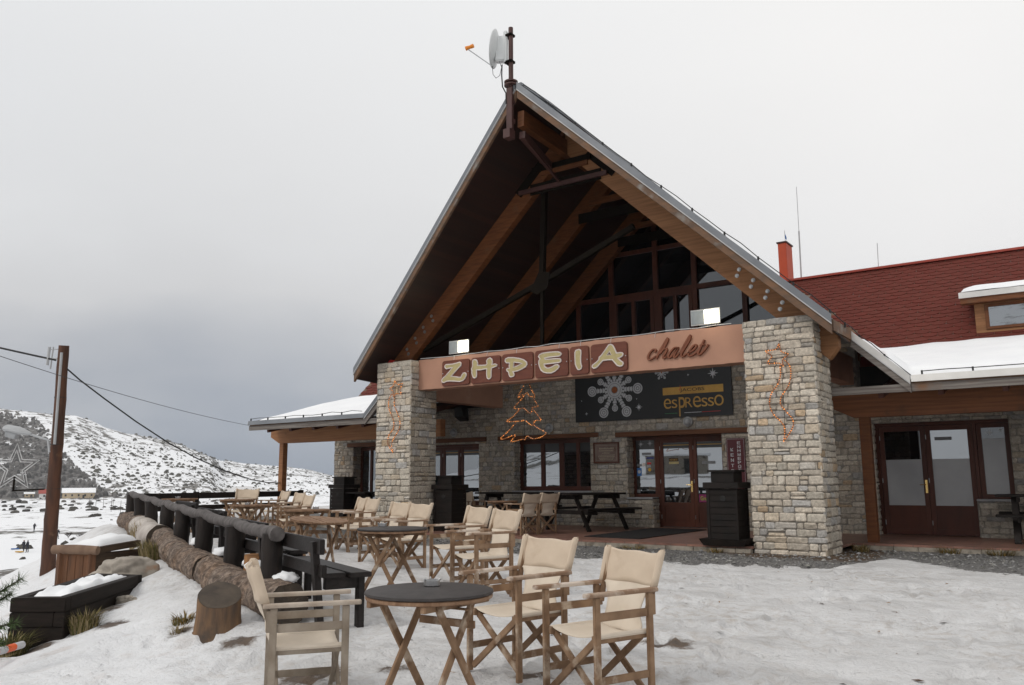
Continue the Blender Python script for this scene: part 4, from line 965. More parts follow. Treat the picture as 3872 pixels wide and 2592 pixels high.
# ------------------------------------------------------------------ signs and lights on the chalet
LET = {'Z': [(-12.826,4.016),(-12.621,4.01),(-12.495,4.022),(-12.383,4.04),(-12.335,4.008),(-12.341,3.937),(-12.41,3.888),(-12.507,3.808),(-12.632,3.714),(-12.492,3.692),(-12.423,3.676),(-12.353,3.671),(-12.326,3.718),(-12.285,3.763),(-12.216,3.769),(-12.172,3.728),(-12.182,3.674),(-12.222,3.612),(-12.284,3.567),(-12.38,3.547),(-12.575,3.572),(-12.701,3.583),(-12.793,3.582),(-12.871,3.555),(-12.935,3.57),(-12.957,3.633),(-12.915,3.685),(-12.83,3.734),(-12.732,3.815),(-12.627,3.906),(-12.704,3.901),(-12.803,3.887),(-12.853,3.924),(-12.861,3.98)], 'H': [(-11.992,4.049),(-11.931,4.064),(-11.864,4.04),(-11.834,3.965),(-11.839,3.917),(-11.716,3.905),(-11.603,3.903),(-11.577,3.927),(-11.59,3.993),(-11.557,4.038),(-11.477,4.064),(-11.412,4.02),(-11.399,3.955),(-11.412,3.903),(-11.32,3.906),(-11.268,3.88),(-11.282,3.834),(-11.36,3.813),(-11.425,3.797),(-11.438,3.713),(-11.436,3.607),(-11.472,3.556),(-11.524,3.544),(-11.57,3.574),(-11.59,3.672),(-11.586,3.789),(-11.65,3.789),(-11.756,3.781),(-11.87,3.785),(-11.866,3.704),(-11.87,3.629),(-11.93,3.596),(-11.984,3.621),(-12.012,3.693),(-12.025,3.743),(-12.019,3.791),(-12.042,3.837),(-12.012,3.878),(-11.999,3.92),(-12.006,3.985)], 'P': [(-11.035,3.998),(-10.958,4.023),(-10.818,4.012),(-10.655,3.98),(-10.53,3.938),(-10.438,3.873),(-10.426,3.809),(-10.464,3.751),(-10.57,3.707),(-10.695,3.671),(-10.808,3.664),(-10.777,3.609),(-10.796,3.559),(-10.885,3.544),(-10.929,3.569),(-10.948,3.622),(-10.96,3.671),(-11.005,3.7),(-11.017,3.743),(-10.985,3.772),(-10.934,3.773),(-10.94,3.821),(-10.931,3.873),(-11.017,3.885),(-11.049,3.925),(-11.055,3.968)], 'Ph': [(-10.788,3.88),(-10.668,3.861),(-10.587,3.844),(-10.694,3.806),(-10.801,3.789)], 'E': [(-10.105,4.007),(-10.026,4.036),(-9.893,4.044),(-9.726,4.042),(-9.608,4.035),(-9.538,4.011),(-9.503,3.967),(-9.539,3.925),(-9.587,3.912),(-9.705,3.912),(-9.847,3.912),(-9.937,3.902),(-9.931,3.893),(-9.812,3.887),(-9.658,3.883),(-9.552,3.876),(-9.52,3.843),(-9.524,3.793),(-9.565,3.771),(-9.66,3.769),(-9.802,3.766),(-9.957,3.764),(-9.946,3.727),(-9.898,3.693),(-9.839,3.688),(-9.755,3.711),(-9.684,3.746),(-9.613,3.748),(-9.561,3.695),(-9.603,3.638),(-9.686,3.584),(-9.793,3.552),(-9.9,3.561),(-9.996,3.588),(-10.067,3.645),(-10.103,3.719),(-10.126,3.803),(-10.123,3.865),(-10.094,3.908),(-10.136,3.963)], 'I': [(-9.155,4.021),(-9.063,4.037),(-9.013,4.012),(-9.003,3.947),(-9.016,3.848),(-9.018,3.749),(-9.008,3.689),(-8.992,3.648),(-9.011,3.59),(-9.062,3.565),(-9.107,3.573),(-9.146,3.641),(-9.173,3.703),(-9.179,3.843),(-9.179,3.963)], 'A': [(-8.339,4.061),(-8.284,4.073),(-8.23,4.045),(-8.189,3.978),(-8.144,3.872),(-8.064,3.874),(-8.005,3.864),(-7.982,3.833),(-7.997,3.787),(-8.035,3.761),(-8.094,3.742),(-8.058,3.701),(-7.995,3.662),(-7.986,3.613),(-8.019,3.568),(-8.083,3.562),(-8.147,3.588),(-8.209,3.661),(-8.261,3.718),(-8.37,3.723),(-8.479,3.718),(-8.535,3.669),(-8.591,3.615),(-8.647,3.576),(-8.714,3.568),(-8.758,3.609),(-8.751,3.653),(-8.7,3.683),(-8.633,3.721),(-8.588,3.761),(-8.575,3.819),(-8.519,3.853),(-8.429,3.952)], 'Ah': [(-8.321,3.894),(-8.296,3.847),(-8.361,3.85)]}
def inset(poly, d):
    n = len(poly); ar = sum(poly[i][0] * poly[(i + 1) % n][1] - poly[(i + 1) % n][0] * poly[i][1] for i in range(n))
    s = 1 if ar > 0 else -1; out = []
    for i in range(n):
        p0, p1, p2 = Vector(poly[i - 1]), Vector(poly[i]), Vector(poly[(i + 1) % n])
        e1 = (p1 - p0).normalized(); e2 = (p2 - p1).normalized(); n1 = Vector((-e1.y, e1.x)) * s; n2 = Vector((-e2.y, e2.x)) * s
        b = n1 + n2
        if b.length < 1e-4: b = n1
        b.normalize(); k = d / max(.55, b.dot(n1)); out.append((p1.x + b.x * k, p1.y + b.y * k))
    return out
def flat_poly(outer, hole, y0, y1, name, mat, parent):
    cu = bpy.data.curves.new('c', 'CURVE'); cu.dimensions = '2D'; cu.fill_mode = 'BOTH'; cu.extrude = abs(y1 - y0) / 2
    for P in [outer] + ([hole] if hole else []):
        sp = cu.splines.new('POLY'); sp.points.add(len(P) - 1); sp.use_cyclic_u = True
        for q, (a, b) in zip(sp.points, P): q.co = (a, b, 0, 1)
    ob = bpy.data.objects.new('c', cu); me = bpy.data.meshes.new_from_object(ob); bpy.data.objects.remove(ob)
    mb = MB(); mb.add([(v.co.x, (y0 + y1) / 2 - v.co.z, v.co.y) for v in me.vertices], [tuple(p.vertices) for p in me.polygons])
    return mb.build(name, mat, parent)
TILES = {'Z': (-12.955, -12.10), 'H': (-12.06, -11.19), 'P': (-11.15, -10.28), 'E': (-10.23, -9.355), 'I': (-9.31, -8.835), 'A': (-8.785, -7.905)}
GREEK = {'Z': 'Z', 'H': 'H', 'P': 'P', 'E': 'E', 'I': 'I', 'A': 'A'}
for L, (x0, x1) in TILES.items():
    z0, z1 = 3.475, 4.10; t = thing('letter_tile', 'brown rounded wooden tile with the cream letter %s on the porch beam' % L, 'sign', ((x0 + x1) / 2, 15.55, z0), 0, 'letter tiles along the porch beam')
    r = .07; pts = []
    for cx_, cz_, a0 in ((x1 - r, z1 - r, 0), (x0 + r, z1 - r, 90), (x0 + r, z0 + r, 180), (x1 - r, z0 + r, 270)):
        pts += [(cx_ + r * math.cos(R(a0 + k * 15)), cz_ + r * math.sin(R(a0 + k * 15))) for k in range(7)]
    mb = MB(); mb.prism(pts, lambda x, z: (x, 15.578, z), lambda x, z: (x, 15.535, z)); mb.build('tile', 'tile_brown', t, bevel=.01)
    o = LET[L]; h = LET.get(L + 'h')
    lt = flat_poly(o, h, 15.534, 15.518, 'letter', 'letter_white', t)
    flat_poly(inset(o, .026), inset(h, -.022) if h else None, 15.5175, 15.5155, 'letter_inlay', 'letter_cream', lt)
    rim = MB()
    for P in [o] + ([h] if h else []): rim.tube([(a, 15.519, b) for a, b in inset(P, .010 if P is o else -.008)], .0125, 6, closed=True)
    rim.build('letter_rim', 'letter_white', lt, smooth=True)
    for xs in (x0 + .035, x1 - .035): MB().tube([(xs, 15.535, 3.79), (xs, 15.522, 3.79)], .013, 8).build('screw', 'bolt', t)
CH = {'c': [(-7.292, 3.805), (-7.256, 3.831), (-7.277, 3.862), (-7.326, 3.858), (-7.39, 3.802), (-7.433, 3.732), (-7.435, 3.678), (-7.4, 3.656), (-7.341, 3.674), (-7.26, 3.72)], 'h1': [(-7.253, 3.662), (-7.197, 3.76), (-7.14, 3.853), (-7.075, 3.945), (-7.011, 4.037), (-6.981, 4.075)], 'h2': [(-6.981, 4.06), (-6.986, 4.02), (-7.035, 3.935), (-7.09, 3.849), (-7.152, 3.768)], 'h3': [(-7.17, 3.757), (-7.106, 3.825), (-7.044, 3.856), (-7.012, 3.837), (-7.038, 3.778), (-7.084, 3.709), (-7.099, 3.669), (-7.069, 3.662), (-7.015, 3.698)], 'a': [(-6.767, 3.85), (-6.835, 3.856), (-6.916, 3.791), (-6.975, 3.715), (-6.981, 3.667), (-6.947, 3.66), (-6.884, 3.715), (-6.821, 3.782), (-6.767, 3.85), (-6.813, 3.765), (-6.855, 3.688), (-6.856, 3.656), (-6.817, 3.664), (-6.729, 3.741)], 'l1': [(-6.711, 3.748), (-6.647, 3.854), (-6.575, 3.96), (-6.521, 4.039), (-6.485, 4.085)], 'l2': [(-6.482, 4.06), (-6.5, 4.0), (-6.533, 3.945), (-6.605, 3.845), (-6.668, 3.76), (-6.701, 3.698), (-6.689, 3.657), (-6.647, 3.665), (-6.568, 3.718)], 'e': [(-6.568, 3.714), (-6.491, 3.739), (-6.414, 3.784), (-6.37, 3.84), (-6.389, 3.869), (-6.445, 3.843), (-6.511, 3.769), (-6.544, 3.7), (-6.533, 3.659), (-6.478, 3.658), (-6.418, 3.689), (-6.341, 3.737)], 't1': [(-6.198, 3.954), (-6.244, 3.871), (-6.288, 3.796), (-6.329, 3.72), (-6.34, 3.673), (-6.311, 3.663), (-6.26, 3.698), (-6.191, 3.763), (-6.147, 3.814), (-6.121, 3.855)], 't2': [(-6.294, 3.848), (-6.244, 3.855), (-6.195, 3.854)]}
def smooth_pts(P, n=5):
    out = []; k = len(P)
    for i in range(k - 1):
        p0, p1, p2, p3 = [Vector(P[max(0, min(k - 1, j))]) for j in (i - 1, i, i + 1, i + 2)]
        for s in range(n):
            t = s / n; out.append(.5 * ((2 * p1) + (-p0 + p2) * t + (2 * p0 - 5 * p1 + 4 * p2 - p3) * t * t + (-p0 + 3 * p1 - 3 * p2 + p3) * t ** 3))
    out.append(Vector(P[-1])); return out
mb = MB()
for i, (k, P) in enumerate(CH.items()):
    sp = smooth_pts(P); n = len(sp); th = .022 if k in ('h1', 'l1') else .021
    # flat-sided wooden strokes
    vs = []; fs = []
    for q, p in enumerate(sp):
        t = (sp[min(q + 1, n - 1)] - sp[max(q - 1, 0)]).normalized(); nn = Vector((-t.y, t.x)); w = th * (1 - .45 * abs(q / (n - 1) - .5) ** 2 * 2) * (.75 + .35 * abs(t.y))
        y0, y1 = 15.579, 15.530 - .0012 * i
        for sx, yy in ((-1, y0), (-1, y1 + .008), (-.7, y1), (.7, y1), (1, y1 + .008), (1, y0)): vs.append((p.x + nn.x * w * sx, yy, p.y + nn.y * w * sx))
    for q in range(n - 1):
        for j in range(5): fs.append((q * 6 + j, q * 6 + j + 1, q * 6 + 7 + j, q * 6 + 6 + j))
    fs += [tuple(range(6)), tuple((n - 1) * 6 + j for j in range(5, -1, -1))]
    mb.add(vs, fs)
tag(mb.build('script_sign', 'script_brown', smooth=35), 'brown wooden script lettering reading chalet on the porch beam', 'sign')

# --- banner
bn = thing('advertising_banner', 'black coffee advertising banner with white snowflakes and gold lettering above the entrance', 'banner', (-9.5, 19.86, 2.77))
YBN = 19.845
MB().box(-11.74, -7.26, YBN, YBN + .03, 2.775, 4.02).build('panel', 'banner', bn, bevel=.003)
def disc(mb, x, z, r, y, n=28): mb.add([(x + r * math.cos(2 * math.pi * k / n), y, z + r * math.sin(2 * math.pi * k / n)) for k in range(n)], [tuple(range(n))])
def ring(mb, x, z, r0, r1, y, n=28):
    vs = [(x + r * math.cos(2 * math.pi * k / n), y, z + r * math.sin(2 * math.pi * k / n)) for r in (r0, r1) for k in range(n)]
    mb.add(vs, [(k, (k + 1) % n, n + (k + 1) % n, n + k) for k in range(n)])
def flake(x, z, S, big=True):
    a = MB(); g = MB(); y = YBN - .0012
    def cup(dist, ang, w, l):
        c, s = math.cos(ang), math.sin(ang); P = lambda u, v, yy: (x + c * u - s * v, yy, z + s * u + c * v)
        a.add([P(dist, -w * .36, y), P(dist + l, -w * .5, y), P(dist + l, w * .5, y), P(dist, w * .36, y)], [(0, 1, 2, 3)])
        g.add([P(dist + l * .25, -w * .52, y - .0006), P(dist + l * .8, -w * .66, y - .0006), P(dist + l * .8, -w * .52, y - .0006), P(dist + l * .3, -w * .44, y - .0006)], [(0, 1, 2, 3)])
        g.add([P(dist + l * .9, -w * .48, y - .0007), P(dist + l, -w * .5, y - .0007), P(dist + l, w * .5, y - .0007), P(dist + l * .9, w * .48, y - .0007)], [(0, 1, 2, 3)])
    for k in range(6):
        an = R(60 * k)
        for q in range(3): cup(S * (.335 + .10 * q), an, S * .15, S * .092)
        cx_, cz_ = x + math.cos(an) * S * .80, z + math.sin(an) * S * .80; disc(a, cx_, cz_, S * .165, y)
        ring(g, cx_, cz_, S * .10, S * .128, y - .0006); ring(g, cx_, cz_, S * .035, S * .06, y - .0006)
        for j in range(12): pass
        an = R(60 * k + 30); cup(S * .335, an, S * .145, S * .09); cup(S * .43, an, S * .12, S * .07)
        cx_, cz_ = x + math.cos(an) * S * .57, z + math.sin(an) * S * .57; disc(a, cx_, cz_, S * .105, y - .0002); ring(g, cx_, cz_, S * .055, S * .075, y - .0008); disc(g, cx_, cz_, S * .022, y - .0008)
    for k in range(18): cup(S * .25, R(20 * k + 10), S * .085, S * .10)
    o = a.build('printed_snowflake', 'print_white', bn); g.build('flake_detail', 'print_grey', o)
    m = MB(); disc(m, x, z, S * .275, y - .0012); m.build('saucer', 'print_white', o)
    m = MB(); ring(m, x, z, S * .20, S * .215, y - .0018); ring(m, x, z, S * .262, S * .275, y - .0018); ring(m, x, z, S * .10, S * .118, y - .0018); m.build('saucer_line', 'print_grey', o)
    m = MB(); disc(m, x, z, S * .10, y - .0022); m.build('coffee', 'print_coffee', o)
flake(-10.51, 3.60, .86); flake(-9.12, 3.96, .20)
mb = MB()
for x, z, r, n in ((-7.73, 3.84, .145, 8), (-9.80, 3.10, .105, 8), (-11.39, 3.0, .055, 8), (-8.39, 3.85, .04, 6), (-11.54, 3.36, .028, 6), (-9.86, 3.32, .028, 6)): star_print(mb, x, YBN - .0012, z, r, n, .16)
mb.build('printed_star', 'print_white', bn)
mb = MB(); mb.box(-9.105, -7.475, YBN - .0016, YBN - .0008, 3.365, 3.555); mb.build('gold_band', 'print_gold', bn)
mb = MB(); put_text(mb, 'JACOBS', -8.30, YBN - .003, 3.46, w=.66, h=.105, depth=.0008, bold=.01); mb.build('lettering', 'print_dark', bn)
mb = MB(); mb.tube([(-8.62, YBN - .004, 3.44), (-8.645, YBN - .004, 3.49), (-8.60, YBN - .004, 3.54), (-8.625, YBN - .004, 3.60)], [.004, .008, .008, .002], 6); mb.build('steam_mark', 'print_red', bn)
mb = MB()
def letter(ch, x, z0, w, h, bold=0): put_text(mb, ch, x, YBN - .003, z0 + h / 2, w=w, h=h, depth=.0008, bold=bold)
zb = 3.02
for ch, x, w, h in (('e', -8.985, .20, .26), ('s', -8.79, .15, .22), ('R', -8.40, .19, .25), ('e', -8.18, .21, .28), ('s', -7.98, .155, .22), ('s', -7.81, .155, .22), ('o', -7.60, .24, .27)): letter(ch, x, zb - .0 if ch != 'e' else zb - .01, w, h, -.006)
letter('P', -8.585, 2.80, .17, .49, -.004)
mb.build('lettering', 'print_gold', bn)
mb = MB(); mb.box(-9.07, -8.72, YBN - .0016, YBN - .0008, 2.882, 2.894); mb.build('green_line', 'print_green', bn)
mb = MB(); mb.box(-8.53, -8.07, YBN - .0016, YBN - .0008, 2.882, 2.894); mb.build('white_line', 'print_white', bn)
mb = MB(); mb.box(-8.06, -7.57, YBN - .0016, YBN - .0008, 2.882, 2.894); mb.build('red_line', 'print_red', bn)

# --- info board, plaque, notices
t = thing('info_board', 'maroon upright notice board with vertical white Greek lettering right of the entrance', 'sign', (-7.24, 19.86, .9))
MB().box(-7.475, -7.01, 19.86, 19.885, .85, 2.20).build('panel', 'maroon', t, bevel=.004)
mb = MB()
for k, ch in enumerate('ΚΕΝΤΡΟ'): put_text(mb, ch, -7.335, 19.857, 1.925 - k * .128, h=.078, w=.075, depth=.0015, bold=.02)
for k, ch in enumerate('ΕΝΗΜΕΡΩΣΗΣ'): put_text(mb, ch, -7.16, 19.857, 2.085 - k * .094, h=.07, w=.078, depth=.0015, bold=.02)
mb.build('lettering', 'print_white', t)
mb = MB()
for a, b, c, d in ((-7.455, -7.03, 2.175, 2.179), (-7.455, -7.451, .87, 2.175), (-7.034, -7.03, .87, 2.175)): mb.box(a, b, 19.8575, 19.8595, c, d)
mb.build('border_line', 'print_white', t)
t = thing('wall_plaque', 'brown framed commemorative plaque with faint lettering on the stone wall', 'plaque', (-10.83, 19.86, 1.66))
MB().box(-11.17, -10.47, 19.865, 19.885, 1.69, 2.17).build('panel', 'plaque', t)
mb = MB(); frame_rect(mb, -11.21, -10.43, 19.845, 19.885, 1.65, 2.21, .04, .04, .04, .04); mb.build('plaque_frame', 'frame', t, bevel=.005)
mb = MB(); rs = random.Random(2)
for a, b, c, d in ((-11.13, -10.51, 2.125, 2.131), (-11.13, -10.51, 1.725, 1.731), (-11.133, -11.127, 1.73, 2.125), (-10.513, -10.507, 1.73, 2.125)): mb.box(a, b, 19.862, 19.8645, c, d)
for z, w, h in ((2.045, .42, .045), (1.985, .44, .04), (1.925, .26, .035), (1.87, .46, .026), (1.83, .5, .026), (1.79, .44, .026), (1.755, .4, .02)):
    x = -10.82 - w / 2
    while x < -10.82 + w / 2:
        q = rs.uniform(.012, .03); mb.box(x, x + q, 19.862, 19.8645, z - h / 2, z + h / 2 * rs.uniform(.4, 1)); x += q + rs.uniform(.006, .014)
mb.build('lettering', 'plaque_text', t)
def card(name, label, x0, x1, z0, z1, mat, y=None, txt=None, tm='print_white', grp='stickers on the entrance glass'):
    y = (YD + .026) if y is None else y
    t = thing(name, label, 'sticker', ((x0 + x1) / 2, y, z0), 0, grp); MB().box(x0, x1, y - .003, y, z0, z1).build('card', mat, t)
    if txt:
        mb = MB(); put_text(mb, txt, (x0 + x1) / 2, y - .0042, (z0 + z1) / 2, w=(x1 - x0) * .82, h=(z1 - z0) * .5, depth=.0008, bold=.01); mb.build('lettering', tm, t)
    return t
card('entrance_notice', 'small dark plate with gold Greek word for entrance on the door glass', -9.19, -8.93, 1.675, 1.765, 'print_dark', txt='ΕΙΣΟΔΟΣ', tm='print_gold')
card('paper_notice', 'pale paper strip just under the dark entrance plate on the door glass', -9.19, -8.92, 1.61, 1.672, 'letter_cream')
card('window_sticker', 'blue sticker with pale round emblem low on the entrance side window', -10.12, -9.99, 1.31, 1.52, 'print_blue')
m_ = MB(); disc(m_, -10.055, 1.42, .045, YD + .0222); tag(m_.build('emblem_disc', 'print_white'), 'pale round emblem printed on the blue window sticker', 'sticker', 'stickers on the entrance glass')
card('window_sticker', 'navy sticker with white letters high on the entrance side window', -9.83, -9.63, 1.75, 1.80, 'print_navy')
card('window_sticker', 'red and white sticker above the green one on the entrance side window', -9.82, -9.70, 1.61, 1.66, 'print_red')
card('window_sticker', 'grey and white sticker by the left edge of the entrance side window', -10.12, -9.98, 1.56, 1.62, 'print_grey')
card('window_sticker', 'brown and white sticker in the middle of the entrance side window', -9.96, -9.88, 1.56, 1.65, 'letter_white')
card('window_sticker', 'pale green sticker below the red one on the entrance side window', -9.83, -9.72, 1.53, 1.59, 'frost')
card('window_sticker', 'small pale rounded sticker in the bottom corner of the entrance side window', -10.13, -10.04, .87, .955, 'print_grey')
card('window_sticker', 'long grey sticker just below the dark film on the entrance side window', -9.96, -9.70, 1.86, 1.92, 'print_grey')
m_ = MB(); disc(m_, -9.75, 1.47, .045, YD + .025); tag(m_.build('window_sticker', 'print_yellow'), 'round yellow sticker on the entrance side window', 'sticker', 'stickers on the entrance glass')
card('door_sticker', 'magenta sticker with lime lettering low on the right door leaf', -8.40, -7.97, .64, .84, 'print_magenta', txt='Green e', tm='print_lime')
card('door_sticker', 'faint white no smoking notice on the right door leaf', -8.28, -7.93, 1.60, 1.67, 'print_grey')
card('door_sticker', 'narrow dark plate on the glass of the far right door', -2.88, -2.55, 2.02, 2.09, 'print_grey', y=YQ + .026)

# --- rope light figures
def rope(mbt, mbg, pts, closed, y, seed, r=.010):
    P = smooth_pts(pts + ([pts[0]] if closed else []), 4); rs = random.Random(seed)
    mbt.tube([(p.x, y, p.y) for p in P], r, 6)
    acc = 0; last = P[0]
    for p in P[1:]:
        L = (p - last).length; u = -acc
        while True:
            u += .045
            if u > L: acc = (acc + L) % .045; break
            if u >= 0:
                q = last + (p - last) * (u / max(L, 1e-6)); s = rs.choice([.7, 1, 1, 1.25])
                mbg.add([(q.x, y - .020 * s, q.y), (q.x - .013 * s, y, q.y), (q.x, y, q.y - .013 * s), (q.x + .013 * s, y, q.y), (q.x, y, q.y + .013 * s), (q.x, y + .018, q.y)], [(0, 1, 2), (0, 2, 3), (0, 3, 4), (0, 4, 1), (5, 2, 1), (5, 3, 2), (5, 4, 3), (5, 1, 4)])
        last = p
def rope_figure(name, label, cat, loc, lines, y, seed, frame):
    t = thing(name, label, cat, loc); a = MB(); g = MB()
    for k, (pts, cl) in enumerate(lines): rope(a, g, pts, cl, y - .004 * k, seed + k)
    a.build('rope_tube', 'rope_tube', t); g.build('rope_bulb', 'rope_glow', t)['kind'] = 'stuff'
    f = MB()
    for p, q in frame: f.bar((p[0], y + .02, p[1]), (q[0], y + .02, q[1]), .006, .006)
    f.build('wire_frame', 'steel', t)
TREE = [(-10.82, 3.42), (-10.91, 3.27), (-10.98, 3.18), (-10.99, 3.12), (-10.87, 3.18), (-10.89, 3.09), (-11.09, 2.92), (-11.09, 2.87), (-10.95, 2.85), (-11.02, 2.79), (-11.14, 2.69), (-11.32, 2.59), (-11.27, 2.57), (-11.06, 2.57), (-11.12, 2.50), (-11.24, 2.38), (-11.49, 2.2), (-11.43, 2.17), (-11.14, 2.25), (-11.08, 2.23), (-11.21, 2.1), (-10.88, 2.15), (-10.81, 2.14), (-10.75, 2.22), (-10.59, 2.15), (-10.38, 2.18), (-10.24, 2.25), (-10.27, 2.3), (-10.41, 2.37), (-10.56, 2.47), (-10.50, 2.57), (-10.36, 2.56), (-10.46, 2.70), (-10.60, 2.86), (-10.46, 2.88), (-10.45, 2.91), (-10.56, 3.08), (-10.53, 3.11), (-10.53, 3.15), (-10.6, 3.25), (-10.68, 3.42)]
rope_figure('light_tree', 'orange rope light outline of a fir tree hanging under the porch beam', 'light figure', (-10.8, 15.97, 2.1),
            [(TREE, False), ([(-10.88, 3.12), (-10.83, 3.15), (-10.74, 3.22), (-10.68, 3.14), (-10.58, 3.12)], False), ([(-10.95, 2.85), (-10.84, 2.87), (-10.68, 2.75), (-10.62, 2.76), (-10.60, 2.87)], False), ([(-11.2, 2.57), (-10.91, 2.57), (-10.8, 2.58), (-10.64, 2.47), (-10.57, 2.47), (-10.56, 2.57)], False)], 15.97, 40, [((-10.82, 3.42), (-10.68, 3.42)), ((-10.84, 3.44), (-10.84, 2.2)), ((-10.68, 3.44), (-10.68, 2.2))])
rope_figure('light_star', 'orange rope light shooting star on the left stone pillar', 'light figure', (-14.2, 15.26, 1.9),
            [([(-14.24, 3.7), (-14.27, 3.57), (-14.4, 3.49), (-14.29, 3.43), (-14.27, 3.28), (-14.19, 3.36), (-14.01, 3.34), (-14.06, 3.45), (-13.97, 3.6), (-14.13, 3.58)], True), ([(-14.31, 3.37), (-14.41, 3.24), (-14.42, 3.03), (-14.32, 2.83), (-14.24, 2.67), (-14.25, 2.49), (-14.38, 2.36), (-14.43, 2.21), (-14.41, 2.09), (-14.24, 1.9)], False), ([(-14.22, 3.28), (-14.23, 3.08), (-14.12, 2.87), (-14.03, 2.68), (-14.05, 2.48), (-14.16, 2.33), (-14.27, 2.19), (-14.29, 2.06), (-14.24, 1.9)], False)], 15.24, 50, [((-14.35, 3.5), (-14.05, 3.5)), ((-14.3, 3.3), (-14.1, 3.3)), ((-14.33, 2.2), (-14.2, 2.2))])
rope_figure('light_star', 'orange rope light shooting star on the right stone pillar', 'light figure', (-4.65, 15.26, 1.9),
            [([(-4.64, 3.69), (-4.7, 3.58), (-4.89, 3.56), (-4.78, 3.46), (-4.87, 3.33), (-4.66, 3.32), (-4.58, 3.26), (-4.59, 3.37), (-4.48, 3.47), (-4.60, 3.53)], True), ([(-4.64, 3.28), (-4.64, 3.1), (-4.7, 2.93), (-4.83, 2.76), (-4.87, 2.58), (-4.82, 2.4), (-4.67, 2.23), (-4.62, 2.11), (-4.65, 1.89)], False), ([(-4.57, 3.38), (-4.47, 3.27), (-4.45, 3.09), (-4.51, 2.88), (-4.64, 2.71), (-4.67, 2.57), (-4.59, 2.44), (-4.47, 2.28), (-4.47, 2.14), (-4.56, 2.0), (-4.65, 1.89)], False)], 15.24, 60, [((-4.85, 3.48), (-4.45, 3.48)), ((-4.62, 3.3), (-4.62, 2.0)), ((-4.85, 2.55), (-4.6, 2.55))])

# --- floodlights
def floodlight(x, y, z, label, rz):
    t = thing('floodlight', label, 'floodlight', (x, y, z), rz, 'floodlights on the porch beam')
    mb = MB(); mb.add([(-.31, -.02, .10), (.31, -.02, .10), (.31, -.02, .42), (-.31, -.02, .42), (-.2, .14, .16), (.2, .14, .16), (.2, .14, .36), (-.2, .14, .36)], [(3, 2, 1, 0), (4, 5, 6, 7), (0, 1, 5, 4), (1, 2, 6, 5), (2, 3, 7, 6), (3, 0, 4, 7)]); mb.build('housing', 'lamp_grey', t, local=True)
    MB().box(-.02, .285, -.030, -.021, .125, .395).build('lit_glass', 'flood', t, local=True)
    MB().tube([(.135, -.034, .17), (.135, -.034, .35)], .03, 10).build('lamp_tube', 'lamp_tube', t, local=True)
    MB().box(-.295, -.021, -.029, -.021, .125, .395).build('reflector_glass', 'flood_cool', t, local=True)
    mb = MB(); mb.bar((-.18, .05, 0.0), (-.18, .05, .14), .03, .02); mb.bar((.18, .05, 0), (.18, .05, .14), .03, .02); mb.bar((-.2, .05, .005), (.2, .05, .005), .05, .014); mb.build('bracket', 'steel', t, local=True)
    pl_ = bpy.data.lights.new('lamp_light', 'POINT'); pl_.energy = 4; pl_.color = (1, .88, .62); pl_.shadow_soft_size = .08; lo_ = bpy.data.objects.new('lamp_light', pl_); COL.objects.link(lo_); lo_.parent = t; lo_.location = (.20, -.30, .30)
floodlight(-12.56, 15.72, 4.185, 'lit floodlight standing on the beam above the letter Z tile', 0)
floodlight(-6.22, 15.72, 4.185, 'lit floodlight standing on the beam near the right pillar', 0)

# --- round wall lamps, loudspeaker
for x, z, lab in ((-16.07, 2.66, 'round grey wall lamp left of the rope light tree'), (-12.62, 2.66, 'round grey wall lamp right of the rope light tree'), (-8.45, 2.66, 'round grey wall lamp below the black banner')):
    t = thing('wall_lamp', lab, 'wall lamp', (x, W - .02, z), 0, 'round wall lamps above the lintels')
    mb = MB(); mb.lathe([(.125, 0), (.13, .03), (.11, .06)], n=24); o = mb.build('lamp_base', 'lamp_grey', t, local=True, smooth=True); o.rotation_euler = (R(90), 0, 0)
    mb = MB(); mb.lathe([(.10, .061), (.085, .10), (.04, .125), (.005, .13)], n=24); o = mb.build('lamp_glass', 'lens', t, local=True, smooth=True); o.rotation_euler = (R(90), 0, 0)
t = thing('loudspeaker', 'black loudspeaker hung high on the stone wall left of the rope light tree', 'loudspeaker', (-15.62, 19.72, 2.95))
mb = MB(); mb.add([(-15.80, 19.55, 3.10), (-15.46, 19.55, 3.10), (-15.46, 19.83, 2.98), (-15.80, 19.83, 2.98), (-15.78, 19.50, 3.38), (-15.48, 19.50, 3.38), (-15.48, 19.83, 3.36), (-15.78, 19.83, 3.36)], [(3, 2, 1, 0), (4, 5, 6, 7), (0, 1, 5, 4), (1, 2, 6, 5), (2, 3, 7, 6), (3, 0, 4, 7)]); mb.build('cabinet', 'speaker', t, bevel=.01)
MB().bar((-15.63, 19.82, 3.2), (-15.63, 19.89, 3.2), .06, .06).build('bracket', 'steel', t)

# --- mast with dish, aerials, cables
t = thing('antenna_mast', 'brown steel mast bolted to the ridge of the gable', 'mast', (-9.62, 13.84, 8.6))
mb = MB(); mb.tube([(-9.62, 13.78, 8.62), (-9.62, 13.78, 10.98)], .052, 14); mb.build('pole', 'steel_red', t, smooth=True)
mb = MB(); mb.lathe([(.15, 0), (.15, .03), (.06, .04), (.06, .06), (.15, .07), (.15, .10)], (-9.62, 13.78, 9.62), 18); mb.build('flange', 'steel_red', t)
mb = MB(); mb.box(-9.69, -9.55, 13.70, 13.72, 8.62, 9.55); mb.box(-9.69, -9.55, 13.72, 13.83, 9.2, 9.3); mb.box(-9.69, -9.55, 13.72, 13.83, 8.75, 8.85); mb.build('channel', 'steel_red', t)
mb = MB(); mb.box(-9.75, -9.58, 13.66, 13.86, 8.42, 8.62); mb.build('foot_plate', 'steel_red', t)
t = thing('satellite_dish', 'white dish with orange feed horn clamped to the ridge mast', 'dish', (-9.8, 13.75, 10.5))
